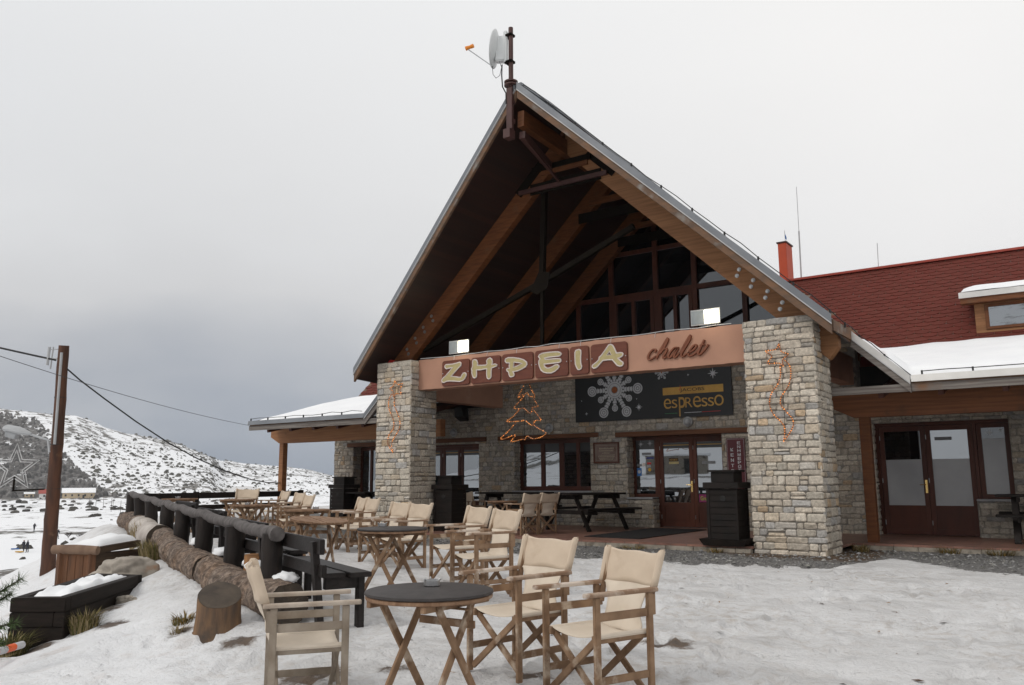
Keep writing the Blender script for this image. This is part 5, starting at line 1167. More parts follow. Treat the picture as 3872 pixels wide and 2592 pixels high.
# dish aimed along facade to the left
cdir = Vector((-.88, -.40, .16)).normalized(); cc = Vector((-9.90, 13.70, 10.53)); sx = cdir.cross(Vector((0, 0, 1))).normalized(); sy = sx.cross(cdir).normalized()
mb = MB(); vs = []; fs = []; nr, na = 8, 36
for i in range(nr + 1):
    r = .42 * i / nr
    for k in range(na): a = 2 * math.pi * k / na; vs.append(cc + sx * (r * math.cos(a)) + sy * (r * math.sin(a)) + cdir * (.085 * (r / .42) ** 2))
for i in range(nr):
    for k in range(na): fs.append((i * na + k, i * na + (k + 1) % na, (i + 1) * na + (k + 1) % na, (i + 1) * na + k))
mb.add(vs, fs); o = mb.build('reflector', 'dish', t, smooth=True); sm = o.modifiers.new('s', 'SOLIDIFY'); sm.thickness = .02
mb = MB(); b0 = cc - cdir * .05; mb.bar(b0 + Vector((0, 0, -.30)), b0 + Vector((.03, .01, .28)), .22, .17, up=sx); mb.bar(b0 + Vector((.12, .03, -.36)), b0 + Vector((.12, .03, .40)), .09, .11, up=sx); mb.build('backing_box', 'dish', t, bevel=.02)
mb = MB()
for z in (10.18, 10.80): mb.box(-9.74, -9.56, 13.70, 13.86, z - .025, z + .025); mb.tube([(-9.72, 13.72, z), (-9.56, 13.70, z)], .015, 6)
mb.build('clamp', 'steel', t)
mb = MB(); a0 = cc + sy * -.40 + cdir * .07; fe = cc + cdir * .72 + sy * -.02; mb.tube([a0, fe], .012, 8); mb.build('feed_arm', 'lamp_grey', t)
mb = MB(); mb.tube([fe + Vector((-.02, 0, .0)), fe + Vector((.10, .03, .02))], [.05, .035], 10); mb.tube([fe + Vector((.10, .03, .02)), fe + Vector((.16, .04, .03))], .045, 10); mb.build('feed_horn', 'orange', t)
mb = MB(); mb.tube([tuple(v) for v in [a0, a0 + Vector((.02, 0, -.2)), a0 + Vector((.10, 0, -.31)), a0 + Vector((.2, 0, -.28)), a0 + Vector((.25, 0, -.1)), cc + Vector((.02, 0, -.28))]], .006, 6)
mb.tube([(-9.80, 13.70, 10.14), (-9.81, 13.70, 9.9), (-9.79, 13.70, 9.62), (-9.70, 13.70, 9.45), (-9.69, 13.69, 9.2)], .014, 6); mb.build('cable', 'wire_black', t)
t = thing('whip_aerial', 'tall thin whip aerial rising behind the red chimney', 'aerial', (-6.55, 24.0, 6.8)); mb = MB(); mb.tube([(-6.55, 24.0, 6.7), (-6.53, 24, 8.35)], .022, 8); mb.build('mast_tube', 'lamp_grey', t); mb = MB(); mb.tube([(-6.53, 24.0, 8.35), (-6.52, 24, 9.7)], .009, 6); mb.build('rod', 'lamp_grey', t)
tag(MB().tube([(-4.46, 24.0, 6.8), (-4.44, 24, 7.63)], .010, 6).build('whip_aerial', 'lamp_grey'), 'short thin aerial on the red ridge well right of the chimney', 'aerial')
t = thing('weather_flag', 'small blue and white flag on a stick above the red chimney', 'flag', (-7.0, 24.2, 8.09)); MB().tube([(-7.0, 24.2, 8.09), (-7.0, 24.2, 8.50)], .008, 6).build('flag_stick', 'lamp_grey', t)
mb = MB(); mb.add([(-7.0, 24.2, 8.42), (-6.975, 24.19, 8.36), (-6.955, 24.21, 8.27), (-6.96, 24.2, 8.20), (-6.99, 24.2, 8.24), (-7.0, 24.2, 8.3)], [(0, 1, 2, 3, 4, 5)]); o = mb.build('flag_cloth', 'print_blue', t); so = o.modifiers.new('s', 'SOLIDIFY'); so.thickness = .004
# lighting cable clipped along the roof edges
def clip_cable(label, pts, off, seed):
    t = thing('light_cable', label, 'cable', pts[0], 0, 'light cables along the roof edges'); rs = random.Random(seed); a = MB(); c = MB(); P = []
    for p, q in zip(pts[:-1], pts[1:]):
        p = Vector(p); q = Vector(q); L = (q - p).length; n = max(2, int(L / .75)); 
        for k in range(n):
            s = p + (q - p) * (k / n); P.append(s + off * .06); P.append(p + (q - p) * ((k + .5) / n) + off * rs.uniform(.03, .11))
            c.bar(s - off * .02, s + off * .075, .03, .03)
    P.append(Vector(pts[-1]) + off * .06); a.tube(P, .009, 6); a.build('wire', 'wire_black', t); c.build('clip', 'wire_black', t)
for sgn, lab in ((-1, 'thin black light cable clipped along the left gable edge'), (1, 'thin black light cable clipped along the right gable edge')):
    q = [(CX + sgn * d, y + .02, zroof(d, .09)) for d, y in ((.1, 13.87), (5.85, 15.0))]
    if sgn > 0: q += [(CX + 6.0, 16.45, zroof(6.0, .04, 16.4)), (CX + 6.84, 16.42, zroof(6.84, .02, 16.4))]
    clip_cable(lab, q, Vector((0, 0, 1)), 5 + sgn)
clip_cable('thin black light cable along the gutter of the right porch roof', [(-2.45, 16.33, 3.05), (4.0, 16.33, 3.05)], Vector((0, 0, 1)), 9)
clip_cable('thin black light cable along the gutter of the left canopy', [(-21.2, 16.33, 3.05), (-16.45, 16.33, 3.05)], Vector((0, 0, 1)), 10)
clip_cable('thin black light cable down the lower left gable edge', [(CX - 6.84, 16.42, zroof(6.84, .02, 16.4)), (CX - 6.0, 16.44, zroof(6.0, .04, 16.4))], Vector((0, 0, 1)), 12)
# white cable stapled along the beam top
mb = MB(); rs = random.Random(8); P = [(-13.7 + .35 * k, 15.6 + rs.uniform(-.015, .01), 4.205 + rs.uniform(0, .03)) for k in range(24)]; mb.tube(P, .008, 6)
for x in (-12.6, -11.6, -10.75, -9.6, -9.05, -8.3, -7.27): mb.tube([(x, 15.60, 4.21), (x, 15.572, 4.20), (x - .01, 15.572, 4.11)], .005, 6)
tag(mb.build('beam_cable', 'wire_white'), 'loose white cable running along the top of the porch beam', 'cable')
# ------------------------------------------------------------------ director chairs
def make_chair(w='teak', wp='teak_pale', seed=0):
    t = thing('director_chair', 'proto', 'chair'); hx = .265
    rs = random.Random(seed)
    for s in (-1, 1):
        for y in (-.25, .19):
            MB().box(s * hx - .015, s * hx + .015, y - .022, y + .022, 0, .672).build('leg', w, t, local=True, bevel=.004)
        mb = MB(); pr = [(-.027, 0), (-.027, .020), (-.018, .027), (.018, .027), (.027, .020), (.027, 0)]
        ys = [-.345, -.335, -.2, 0, .16, .25, .258]; wd = [.75, 1, 1, .98, .95, .9, .7]
        vs = [(s * hx + x * k, y, .673 + z + (.0 if abs(y) < .3 else 0)) for y, k in zip(ys, wd) for x, z in pr]; n = 6
        fs = [(i * n + j, i * n + (j + 1) % n, (i + 1) * n + (j + 1) % n, (i + 1) * n + j) for i in range(len(ys) - 1) for j in range(n)] + [tuple(range(n)), tuple((len(ys) - 1) * n + j for j in range(n - 1, -1, -1))]
        mb.add(vs, fs).build('armrest', wp, t, local=True, bevel=.003)
        mb = MB(); xi = s * (hx - .002)
        MB().box(xi - .010, xi + .010, -.228, .168, .525, .575).build('side_rail', w, t, local=True, bevel=.003); mb.box(xi - .010, xi + .010, -.228, .168, .15, .195)
        mb.build('side_rail', w, t, local=True, bevel=.003); MB().box(s * .222 - .013, s * .222 + .013, -.25, .20, .385, .435).build('seat_rail', w, t, local=True, bevel=.003)
        mb = MB(); mb.bar((s * (hx - .03), .205, .56), (s * (hx + .004), .315, .925), .04, .024, up=(1, 0, 0)); mb.box(s * hx - .014, s * hx + .014, .20, .235, .53, .66); mb.build('back_upright', w, t, local=True, bevel=.003)
    for y in (-.222, .162):
        mb = MB(); mb.bar((-.245, y - .012, .035), (.222, y - .012, .40), .022, .044, up=(0, 0, 1)); mb.bar((.245, y + .012, .035), (-.222, y + .012, .40), .022, .044); mb.tube([(0, y - .03, .213), (0, y + .03, .213)], .007, 6)
        mb.build('crossed_legs', w, t, local=True, bevel=.003)
    # canvas seat, sagging between the two seat rails
    nx, ny = 11, 9; vs = []
    for j in range(ny):
        for i in range(nx):
            u = i / (nx - 1) * 2 - 1; v = j / (ny - 1); vs.append((u * .228, -.235 + v * .43, .437 - .032 * (1 - u * u) - .012 * math.sin(v * math.pi) * (1 - abs(u)) + (.004 if abs(u) > .9 else 0)))
    mb = MB(); mb.add(vs, [(j * nx + i, j * nx + i + 1, (j + 1) * nx + i + 1, (j + 1) * nx + i) for j in range(ny - 1) for i in range(nx - 1)])
    for s in (-1, 1): mb.tube([(s * .226, -.24, .425), (s * .226, .20, .425)], .017, 8)
    o = mb.build('seat', 'canvas', t, local=True, smooth=True); so = o.modifiers.new('s', 'SOLIDIFY'); so.thickness = .005
    # canvas back: wide band sleeved over the uprights, waisted below, running down to the seat
    def half(z):
        if z > .70: return .272 + .012 * (z - .70) / .23
        if z > .685: return .20 + .072 * (z - .685) / .015
        q = (max(z, .43) - .43) / .255; return .168 + .05 * abs(q * 2 - .9) ** 1.7 * .9
    nx = 15; zs = [.402, .42, .44, .46, .50, .54, .58, .62, .655, .684, .70, .73, .77, .81, .85, .89, .925]; vs = []
    for z in zs:
        h = half(z)
        for i in range(nx):
            u = i / (nx - 1) * 2 - 1; yb = .205 + (max(z, .56) - .56) * .30 - max(0, .56 - z) * .12 - max(0, .47 - z) ** 1.5 * 2.2
            sag = .045 * (1 - u * u) * (1 if z > .6 else .6); top = (.022 * (1 - u * u) if z > .88 else .010 * (1 - u * u) if z > .84 else 0) + (.010 * (1 - u * u) if z > .92 else 0)
            zz = z - top + .008 * math.sin(u * 5 + seed) * (1 if z > .7 else .3); vs.append((u * h, yb + sag + .004 * math.sin(z * 40 + u * 3), zz))
    mb = MB(); mb.add(vs, [(j * nx + i, j * nx + i + 1, (j + 1) * nx + i + 1, (j + 1) * nx + i) for j in range(len(zs) - 1) for i in range(nx - 1)])
    o = mb.build('backrest', 'canvas', t, local=True, smooth=True); so = o.modifiers.new('s', 'SOLIDIFY'); so.thickness = .006
    kb = zs.index(.70); bv = []
    for j in range(kb, len(zs)):
        for i in range(nx): x_, y_, z_ = vs[j * nx + i]; bv.append((x_ * 1.005, y_ - .008, z_))
    for j in range(len(zs) - 1, kb - 1, -1):
        for i in range(nx): x_, y_, z_ = vs[j * nx + i]; bv.append((x_ * 1.005, y_ + .012, z_ + (.006 if j == len(zs) - 1 else 0)))
    mb = MB(); nb = len(bv) // nx; mb.add(bv, [(j * nx + i, j * nx + i + 1, (j + 1) * nx + i + 1, (j + 1) * nx + i) for j in range(nb - 1) for i in range(nx - 1)])
    for s in (-1, 1):   # sleeves
        P0 = Vector((s * .257, .243, .70)); P1_ = Vector((s * .270, .316, .932)); ax = (P1_ - P0); vs = []; n = 10
        for q in (0, .25, .5, .75, .94, 1):
            c = P0 + ax * q; k = 1 if q < 1 else .55
            for j in range(n): a = 2 * math.pi * j / n; vs.append((c.x + .020 * k * math.cos(a), c.y + .030 * k * math.sin(a), c.z))
        mb.add(vs, [(i * n + j, i * n + (j + 1) % n, (i + 1) * n + (j + 1) % n, (i + 1) * n + j) for i in range(5) for j in range(n)] + [tuple(5 * n + j for j in range(n))])
    o = mb.build('back_band', 'canvas_band', t, local=True, smooth=True); so = o.modifiers.new('s', 'SOLIDIFY'); so.thickness = .003
    return t
protoA = make_chair('teak_grey', 'teak_grey_pale', 1); protoB = make_chair('teak', 'teak_pale', 2)
GRP = 'cream director chairs set out on the snowy terrace'; _used = []
def chair(proto, x, y, rot, z, label, grp=GRP):
    o = proto if proto not in _used else copy_tree(proto); _used.append(proto)
    o.location = (x, y, z); o.rotation_euler = (0, 0, R(rot)); tag(o, label, 'chair', grp); return o
chair(protoA, -4.36, 3.83, 143, -.225, 'weathered grey director chair seen from behind, left of the nearest dark round table')
chair(protoB, -3.55, 5.16, -13.3, -.13, 'director chair close behind the nearest dark round table with arms overlapping its edge')
chair(protoB, -2.79, 4.99, -21, -.172, 'director chair out on open snow, last on the right of the nearest table')
chair(protoB, -6.82, 8.54, -21, -.038, 'left director chair of the pair facing the second dark round table from its right')
chair(protoB, -5.69, 7.575, -22.4, -.03, 'right director chair of the pair to the right of the second dark round table')
chair(protoB, -9.06, 9.5, -17.2, -.03, 'left director chair of the pair standing behind the second dark round table')
chair(protoB, -8.33, 9.15, -12, -.03, 'right director chair of the pair directly behind the second dark round table')
chair(protoB, -11.2, 10.8, -26.6, .0, 'left director chair of the pair in front of the left stone pillar')
chair(protoB, -10.65, 10.49, -21.5, .0, 'right director chair of the pair in front of the left stone pillar')
chair(protoB, -13.44, 17.33, 74.9, 0, 'director chair facing right at the small table on the porch, beside the dark bin', 'cream director chairs on the tiled porch')
chair(protoB, -10.86, 15.94, -100.4, 0, 'left director chair of the two on the porch with their backs to the picnic table', 'cream director chairs on the tiled porch')
chair(protoB, -10.79, 16.61, -103.1, 0, 'right director chair of the two on the porch, next to the picnic table', 'cream director chairs on the tiled porch')
chair(protoB, -17.6, 14.4, -18, .05, 'director chair furthest back of the three in front of the far canopy post')
chair(protoB, -15.9, 13.4, -19, .03, 'middle director chair of the three left of the stacked dark bin')
chair(protoB, -13.6, 11.65, -20, .02, 'director chair nearest of the three left of the stacked dark bin')
chair(protoB, -16.35, 12.45, 30, .13, 'wide-looking director chair turned to the far dark fence at the back of the terrace')
# ------------------------------------------------------------------ folding tables
def make_table(cover, seed):
    t = thing('folding_table', 'proto', 'table'); r = .375
    mb = MB()
    if cover: mb.lathe([(r, .695), (r + .004, .70), (r + .004, .715), (r - .004, .7195)], n=40)
    else:
        rs = random.Random(seed); n = 9; wd = 2 * r / n      # round top made of slats
        for k in range(n):
            y0 = -r + k * wd + .003; y1 = y0 + wd - .006; P = []
            for q in range(7): y = y0 + (y1 - y0) * q / 6; P.append((math.sqrt(max(r * r - y * y, .002)), y))
            poly = P + [(-a, b) for a, b in reversed(P)]; zz = .72 + rs.uniform(-.003, .003); mb.prism(poly, lambda a, b: (a, b, .697), lambda a, b, zz=zz: (a, b, zz))
    mb.build('tabletop', 'table_wood', t, local=True, bevel=0)
    if cover: MB().lathe([(r + .006, .722), (r + .010, .726), (r + .008, .738), (r, .741)], n=48).build('table_cover', 'table_cover', t, local=True, smooth=30)
    mb = MB(); mb.box(-.30, .30, -.225, -.19, .655, .694); mb.box(-.30, .30, .19, .225, .655, .694); mb.box(-.02, .02, -.30, .30, .645, .654); mb.build('apron', 'teak', t, local=True, bevel=.003)
    for y, dy in ((-.205, .012), (.205, -.012)):
        MB().bar((-.27, y - dy, 0), (.19, y - dy, .692), .022, .045).build('leg', 'teak', t, local=True, bevel=.003)
        MB().bar((.27, y + dy * 1.2, 0), (-.19, y + dy * 1.2, .692), .022, .045).build('leg', 'teak', t, local=True, bevel=.003)
    MB().bar((-.165, -.215, .535), (-.165, .215, .535), .02, .045).build('stretcher', 'teak', t, local=True, bevel=.003)
    return t
tc_ = make_table(True, 1); tw_ = make_table(False, 2)
def table(proto, x, y, z, rot, label, tilt=(0, 0)):
    o = proto if proto not in _used else copy_tree(proto); _used.append(proto)
    o.location = (x, y, z); o.rotation_euler = (tilt[0], tilt[1], R(rot)); tag(o, label, 'table', 'round folding tables on the terrace'); return o
def on_table(x, y, z, label):
    t = thing('ashtray', label, 'ashtray', (x, y, z), 0, 'steel ashtrays on the tables'); mb = MB(); mb.lathe([(.046, 0), (.050, .003), (.050, .034), (.047, .036), (.043, .034), (.043, .010), (.001, .008)], n=28); mb.build('cup', 'pewter', t, local=True, smooth=35)
    mb = MB()
    for a in (20, 140, 260): mb.tube([(.045 * math.cos(R(a)), .045 * math.sin(R(a)), .036), (.06 * math.cos(R(a)), .06 * math.sin(R(a)), .045)], .006, 6)
    mb.build('rest', 'pewter', t, local=True)
table(tc_, -3.36, 3.93, -.165, 270, 'nearest round folding table with dark cover and a steel ashtray')
table(tc_, -6.42, 6.88, -.03, 5, 'second dark covered round folding table, right of the fence benches')
table(tw_, -8.51, 7.65, .01, -20, 'bare weathered round table tilted up on crossed legs beside the benches', (R(-2), R(5)))
table(tw_, -10.9, 9.6, .035, 10, 'bare wooden round table with an ashtray left of the pillar chairs')
table(tw_, -13.1, 10.2, .07, 35, 'long looking bare round table behind the fence with an ashtray near its edge')
table(tw_, -15.4, 11.6, .12, 0, 'bare round table in front of the far dark fence')
table(tw_, -12.05, 16.8, 0, 15, 'small round wooden table on the tiled porch between the director chairs')
table(tw_, -16.6, 11.0, .14, 60, 'low looking bare table half hidden behind the fence benches at the far left')
on_table(-3.46, 4.07, .578, 'steel ashtray on the nearest dark round table')
on_table(-6.69, 7.0, .712, 'steel ashtray on the second dark round table')
on_table(-10.85, 9.75, .757, 'steel ashtray on the bare round table left of the pillar chairs')
on_table(-13.1, 10.1, .792, 'steel ashtray on the long looking table behind the fence')
on_table(-12.0, 16.9, .722, 'pale ashtray on the small porch table')
on_table(-16.6, 10.95, .862, 'small ashtray on the low table at the far left')

# ------------------------------------------------------------------ fence of round posts on logs
fence = thing('log_fence', 'dark post fence with a round weathered top rail along the terrace edge', 'fence', (-6.9, 5.65, 0))
FP = [(-6.93, 5.67, .74, .28), (-8.57, 6.45, .755, .29), (-10.24, 7.19, .80, .36), (-11.9, 7.95, .83, .45), (-13.53, 8.73, .87, .49), (-15.18, 9.49, .90, .50), (-16.85, 10.25, .94, .50), (-18.5, 11.02, .98, .52)]
rs = random.Random(21)
for k, (x, y, zt, zb) in enumerate(FP):
    r = .118 if k else .108; P = []; n = 8; lean = (rs.uniform(-.03, .03), rs.uniform(-.03, .03))
    for q in range(n + 1): f = q / n; P.append((x + lean[0] * f + rs.uniform(-.004, .004), y + lean[1] * f + rs.uniform(-.004, .004), zb - .22 + (zt - .05 - zb + .22) * f))
    MB().tube(P, [r * rs.uniform(.96, 1.05) for _ in P], 14).build('post', 'post_wood', fence, smooth=45)
P = []; rad = []; a0 = (Vector((-6.93, 5.67, .74)) - Vector((-8.57, 6.45, .755))).normalized()
base = [Vector((-6.93, 5.67, .70)) + a0 * .17] + [Vector((x, y, z - .03)) for x, y, z, _ in FP] + [Vector((-18.7, 11.11, .95))]
for p, q in zip(base[:-1], base[1:]):
    n = max(2, int((q - p).length / .11))
    for k in range(n): f = k / n; P.append(p.lerp(q, f) + Vector((rs.uniform(-.006, .006), rs.uniform(-.006, .006), rs.uniform(-.006, .006) - .018 * math.sin(math.pi * f)))); rad.append(.064 + rs.uniform(-.005, .005) + (.007 if k % 4 == 0 else 0))
P.append(base[-1]); rad.append(.062); MB().tube(P, rad, 14).build('rail', 'rail_wood', fence, smooth=50)
# far fence closing the terrace
f2 = thing('board_fence', 'low dark fence of two horizontal boards closing the far end of the terrace', 'fence', (-18.6, 11.2, .2))
Q0 = Vector((-18.6, 11.1, 0)); Q1 = Vector((-19.1, 16.65, 0))
for z0, z1 in ((.80, .95), (.52, .64)):
    for k in range(3):
        p = Q0.lerp(Q1, k / 3); q = Q0.lerp(Q1, (k + .985) / 3); MB().bar((p.x, p.y, (z0 + z1) / 2), (q.x, q.y, (z0 + z1) / 2), .05, z1 - z0).build('board', 'black_wood', f2, bevel=.006)
for k in range(4): p = Q0.lerp(Q1, k / 3); MB().box(p.x - .14, p.x - .03, p.y - .06, p.y + .06, -.1, .97).build('post', 'black_wood', f2, bevel=.008)
# benches
def make_bench():
    t = thing('bench', 'proto', 'bench'); L = 1.95
    for z0, z1 in ((.62, .755), (.42, .53)):
        y = -.02 - (z0 - .42) * .12; MB().bar((-L / 2, y, (z0 + z1) / 2), (L / 2, y, (z0 + z1) / 2), .045, z1 - z0).build('back_plank', 'bench_wood', t, local=True, bevel=.006)
    for y in (.10, .325): MB().box(-L / 2 + (.0 if y > .2 else .06), L / 2 - (.0 if y > .2 else .06), y - .1, y + .1, .405, .45).build('seat_plank', 'bench_wood', t, local=True, bevel=.006)
    for s in (-1, 1):
        x = s * (L / 2 - .16)
        mb = MB(); mb.bar((x, .01, -.12), (x, -.075, .73), .10, .06, up=(0, 1, 0)); mb.build('leg', 'bench_wood', t, local=True, bevel=.005)
        MB().box(x - .05, x + .05, .34, .40, -.12, .40).build('leg', 'bench_wood', t, local=True, bevel=.005)
        MB().box(x - .035, x + .035, .03, .34, .30, .402).build('bearer', 'bench_wood', t, local=True, bevel=.005)
    return t
bp = make_bench(); ang = math.degrees(math.atan2(DF[1], DF[0]))
for k, (a, lab) in enumerate(((-.25, 'nearest dark plank bench with its back to the log fence'), (1.75, 'second dark plank bench along the log fence'), (3.95, 'third dark plank bench along the log fence'), (6.1, 'fourth dark plank bench along the log fence, half hidden by the rail'))):
    o = bp if k == 0 else copy_tree(bp); p = P1 + DF * a - NF * .17
    o.location = (p[0], p[1], -.04 + .030 * a); o.rotation_euler = (0, 0, R(ang + 180)); tag(o, lab, 'bench', 'dark benches along the log fence')
# big logs
def log(name, label, a0, a1, s0, s1, z0, z1, r0, r1, mat, seed, n=14, cut='cut'):
    p = P1 + DF * a0 + NF * s0; q = P1 + DF * a1 + NF * s1; rs = random.Random(seed); pts = []; rad = []
    A = Vector((p[0], p[1], z0)); B = Vector((q[0], q[1], z1)); k = max(10, int((B - A).length / .07)); nn = 30
    ax = (B - A).normalized(); x = ax.cross(Vector((0, 0, 1))).normalized(); u = x.cross(ax); vs = []
    for i in range(k + 1):
        f = i / k; c = A.lerp(B, f) + x * .03 * math.sin(f * 5 + seed) + u * .02 * math.sin(f * 7 + seed); r = r0 + (r1 - r0) * f
        for j in range(nn):
            a = 2 * math.pi * j / nn; d = Vector((math.cos(a) * 2.6, math.sin(a) * 2.6, f * (B - A).length * 3.2 + seed * 7))
            h = mnoise.noise(d) * .07 + mnoise.noise(d * 3.1) * (.075 if mat == 'bark' else .015)
            rr = r * (1 + h) + (mnoise.noise(d * 8) * .016 if mat == 'bark' else 0); vs.append(c + (x * math.cos(a) + u * math.sin(a)) * rr)
    fs = [(i * nn + j, i * nn + (j + 1) % nn, (i + 1) * nn + (j + 1) % nn, (i + 1) * nn + j) for i in range(k) for j in range(nn)]
    t = thing(name, label, 'log', (p[0], p[1], z0 - r0), 0, 'logs lying under the terrace fence'); mb = MB(); mb.add(vs, fs); mb.build('log_body', mat, t, smooth='all')
    for i, sg in ((0, -1), (k, 1)):
        mb = MB()
        c = sum((v for v in vs[i * nn:(i + 1) * nn]), Vector()) / nn; R1 = [c + (v - c) * .98 + ax * sg * .006 for v in vs[i * nn:(i + 1) * nn]]; R2 = [c + (v - c) * .55 + ax * sg * rs.uniform(-.012, .004) for v in R1]
        o = R1 + R2 + [c - ax * sg * .01]; mb.add(o, [(j, (j + 1) % nn, nn + (j + 1) % nn, nn + j) for j in range(nn)] + [(nn + j, nn + (j + 1) % nn, 2 * nn) for j in range(nn)])
        mb.build('cut_face', cut, t)
log('fallen_log', 'nearest thick barked log with its sawn end by the grey chair', -.62, 2.75, .02, .10, .06, .09, .195, .205, 'bark', 1)
log('fallen_log', 'long rough barked log in the middle of the fence line', 2.55, 7.0, .16, .10, .10, .24, .195, .21, 'bark', 2)
log('fallen_log', 'pale debarked log with knots under the far half of the fence', 6.9, 10.2, .14, .12, .27, .33, .225, .22, 'log_pale', 3)
log('fallen_log', 'dark barked log at the far corner of the fence', 10.1, 13.4, .05, .05, .32, .34, .22, .21, 'bark', 4)
# snow caught on the logs between the posts
def snow_clump(label, x, y, z, w, h, seed):
    bm = bmesh.new(); bmesh.ops.create_icosphere(bm, subdivisions=3, radius=1)
    for v in bm.verts:
        k = 1 + .35 * mnoise.noise(v.co * 2 + Vector((seed, 0, 0))); v.co = Vector((v.co.x * w * k, v.co.y * w * .55 * k, max(v.co.z, -.4) * h * k))
    me = bpy.data.meshes.new('snow_patch'); bm.to_mesh(me); bm.free(); me.materials.append(M['snow']); me.polygons.foreach_set('use_smooth', [True] * len(me.polygons))
    o = link('snow_patch', me); o.location = (x, y, z); tag(o, label, 'snow', kind='stuff')
for k, (a, s) in enumerate(((-.15, -.1), (.9, -.06), (1.3, -.12), (2.6, -.02), (4.2, -.03), (5.9, -.05))):
    p = P1 + DF * a + NF * s; snow_clump('small lump of snow caught on the log under the fence', p[0], p[1], .27 + .022 * a, .16, .07, k)
# stumps
def stump(label, x, y, z, r, h, side, top, seed, flare=.28, slant=0):
    t = thing('tree_stump', label, 'stump', (x, y, z)); mb = MB(); n = 36; prof = [(1 + flare, -.08), (1 + flare * .8, .0), (1.08, h * .22), (1.0, h * .55), (.98, h * .9), (.965, h)]; vs = []
    for k, zz in prof:
        for j in range(n):
            a = 2 * math.pi * j / n; rr = r * k * (1 + .05 * mnoise.noise(Vector((math.cos(a) * 1.5, math.sin(a) * 1.5, seed))) + .03 * mnoise.noise(Vector((math.cos(a) * 6, math.sin(a) * 6, zz * 3 + seed)))) + (.10 * max(0, math.cos(a - 3.6)) ** 4 * (k - 1) / flare * 1.3 if k > 1.1 else 0)
            vs.append((rr * math.cos(a), rr * math.sin(a), zz))
    vs = [(a, b, c - slant * (a * .81 - b * .59) * max(0, c / h) ** 2) for a, b, c in vs]
    fs = [(i * n + j, i * n + (j + 1) % n, (i + 1) * n + (j + 1) % n, (i + 1) * n + j) for i in range(len(prof) - 1) for j in range(n)]
    mb.add(vs, fs); mb.build('stump_side', side, t, local=True, smooth='all')
    mb = MB(); top_ = vs[-n:]; mb.add([(a * .995, b * .995, c + .002) for a, b, c in top_] + [(a * .5, b * .5, (c + h) / 2 + .008) for a, b, c in top_] + [(0, 0, h + .004)], [(j, (j + 1) % n, n + (j + 1) % n, n + j) for j in range(n)] + [(n + j, n + (j + 1) % n, 2 * n) for j in range(n)]); mb.build('cut_top', top, t, local=True)
stump('squat weathered tree stump standing in the snow beside the nearest log', -6.80, 4.98, -.215, .198, .40, 'stump_side', 'cut', 3, .5, .5)
stump('orange cut stump seat hidden behind the first bench and fence post', -7.85, 6.25, -.05, .17, .46, 'stump_orange', 'stump_orange', 5, .1)
# bits of rock and a leaning branch at the log end
def rock(name, label, x, y, z, sx, sy, sz, seed, mat='rock', rot=0):
    bm = bmesh.new(); bmesh.ops.create_icosphere(bm, subdivisions=5, radius=1)
    for v in bm.verts:
        d = v.co.normalized(); k = 1 + .30 * mnoise.noise(d * 1.3 + Vector((seed, 0, 0))) + .15 * mnoise.noise(d * 3.3 + Vector((0, seed, 0))) + .06 * mnoise.noise(d * 9 + Vector((0, 0, seed))); v.co = Vector((d.x * sx * k, d.y * sy * k, max(-.5, d.z * (.85 if d.z > 0 else 1)) * sz * k))
    me = bpy.data.meshes.new(name); bm.to_mesh(me); bm.free(); me.materials.append(M[mat]); me.polygons.foreach_set('use_smooth', [True] * len(me.polygons)); o = link(name, me); o.location = (x, y, z); o.rotation_euler = (R(rng.uniform(-8, 8)), R(rng.uniform(-8, 8)), rot); tag(o, label, 'rock'); return o
rng = random.Random(99)
rock('boulder', 'pale lichen stained boulder lying between the crate and the dark planter', -11.55, 6.85, -.10, .50, .34, .34, 2, rot=R(30))
rock('boulder', 'small brown rock lying at the right end of the dark planter', -10.1, 6.02, -.24, .17, .11, .08, 5)
# planter of dark sleepers heaped with snow
def planter():
    t = thing('sleeper_planter', 'low dark planter of heavy timber sleepers heaped with snow', 'planter', (-9.7, 5.2, -.5))
    c = [(-9.74, 4.58), (-9.36, 4.86), (-10.70, 6.50), (-11.3, 6.3)]; zt = [.02, 0.0, .03, .03]; rs = random.Random(3)
    for j in range(4):
        z0 = -.62 + j * .155; z1 = z0 + .15
        for i in range(4):
            p = Vector((*c[i], 0)); q = Vector((*c[(i + 1) % 4], 0)); d = (q - p).normalized(); e = (.06 if (i + j) % 2 else -.055); p2 = p - d * e; q2 = q + d * e
            MB().bar((p2.x, p2.y, (z0 + z1) / 2), (q2.x, q2.y, (z0 + z1) / 2), .12, z1 - z0).build('sleeper', 'planter', t, bevel=.008)
    # snow inside
    nx, ny = 24, 16; C4 = [Vector((*p, 0)) for p in c]; vs = []
    for j in range(ny):
        for i in range(nx):
            u, v = i / (nx - 1), j / (ny - 1); a = C4[1].lerp(C4[2], u); b = C4[0].lerp(C4[3], u); p = a.lerp(b, .06 + .88 * v); e = min(u, 1 - u, v, 1 - v)
            vs.append((p.x, p.y, -.07 + .10 * min(1, e * 4) ** .6 + .05 * mnoise.noise(Vector((u * 5, v * 3, 1.7))) + .04 * mnoise.noise(Vector((u * 11, v * 7, 4)))))
    mb = MB(); mb.add(vs, [(j * nx + i, j * nx + i + 1, (j + 1) * nx + i + 1, (j + 1) * nx + i) for j in range(ny - 1) for i in range(nx - 1)]); o = mb.build('planter_snow', 'snow', smooth='all'); tag(o, 'snow heaped inside the dark sleeper planter', 'snow', kind='stuff')
planter()
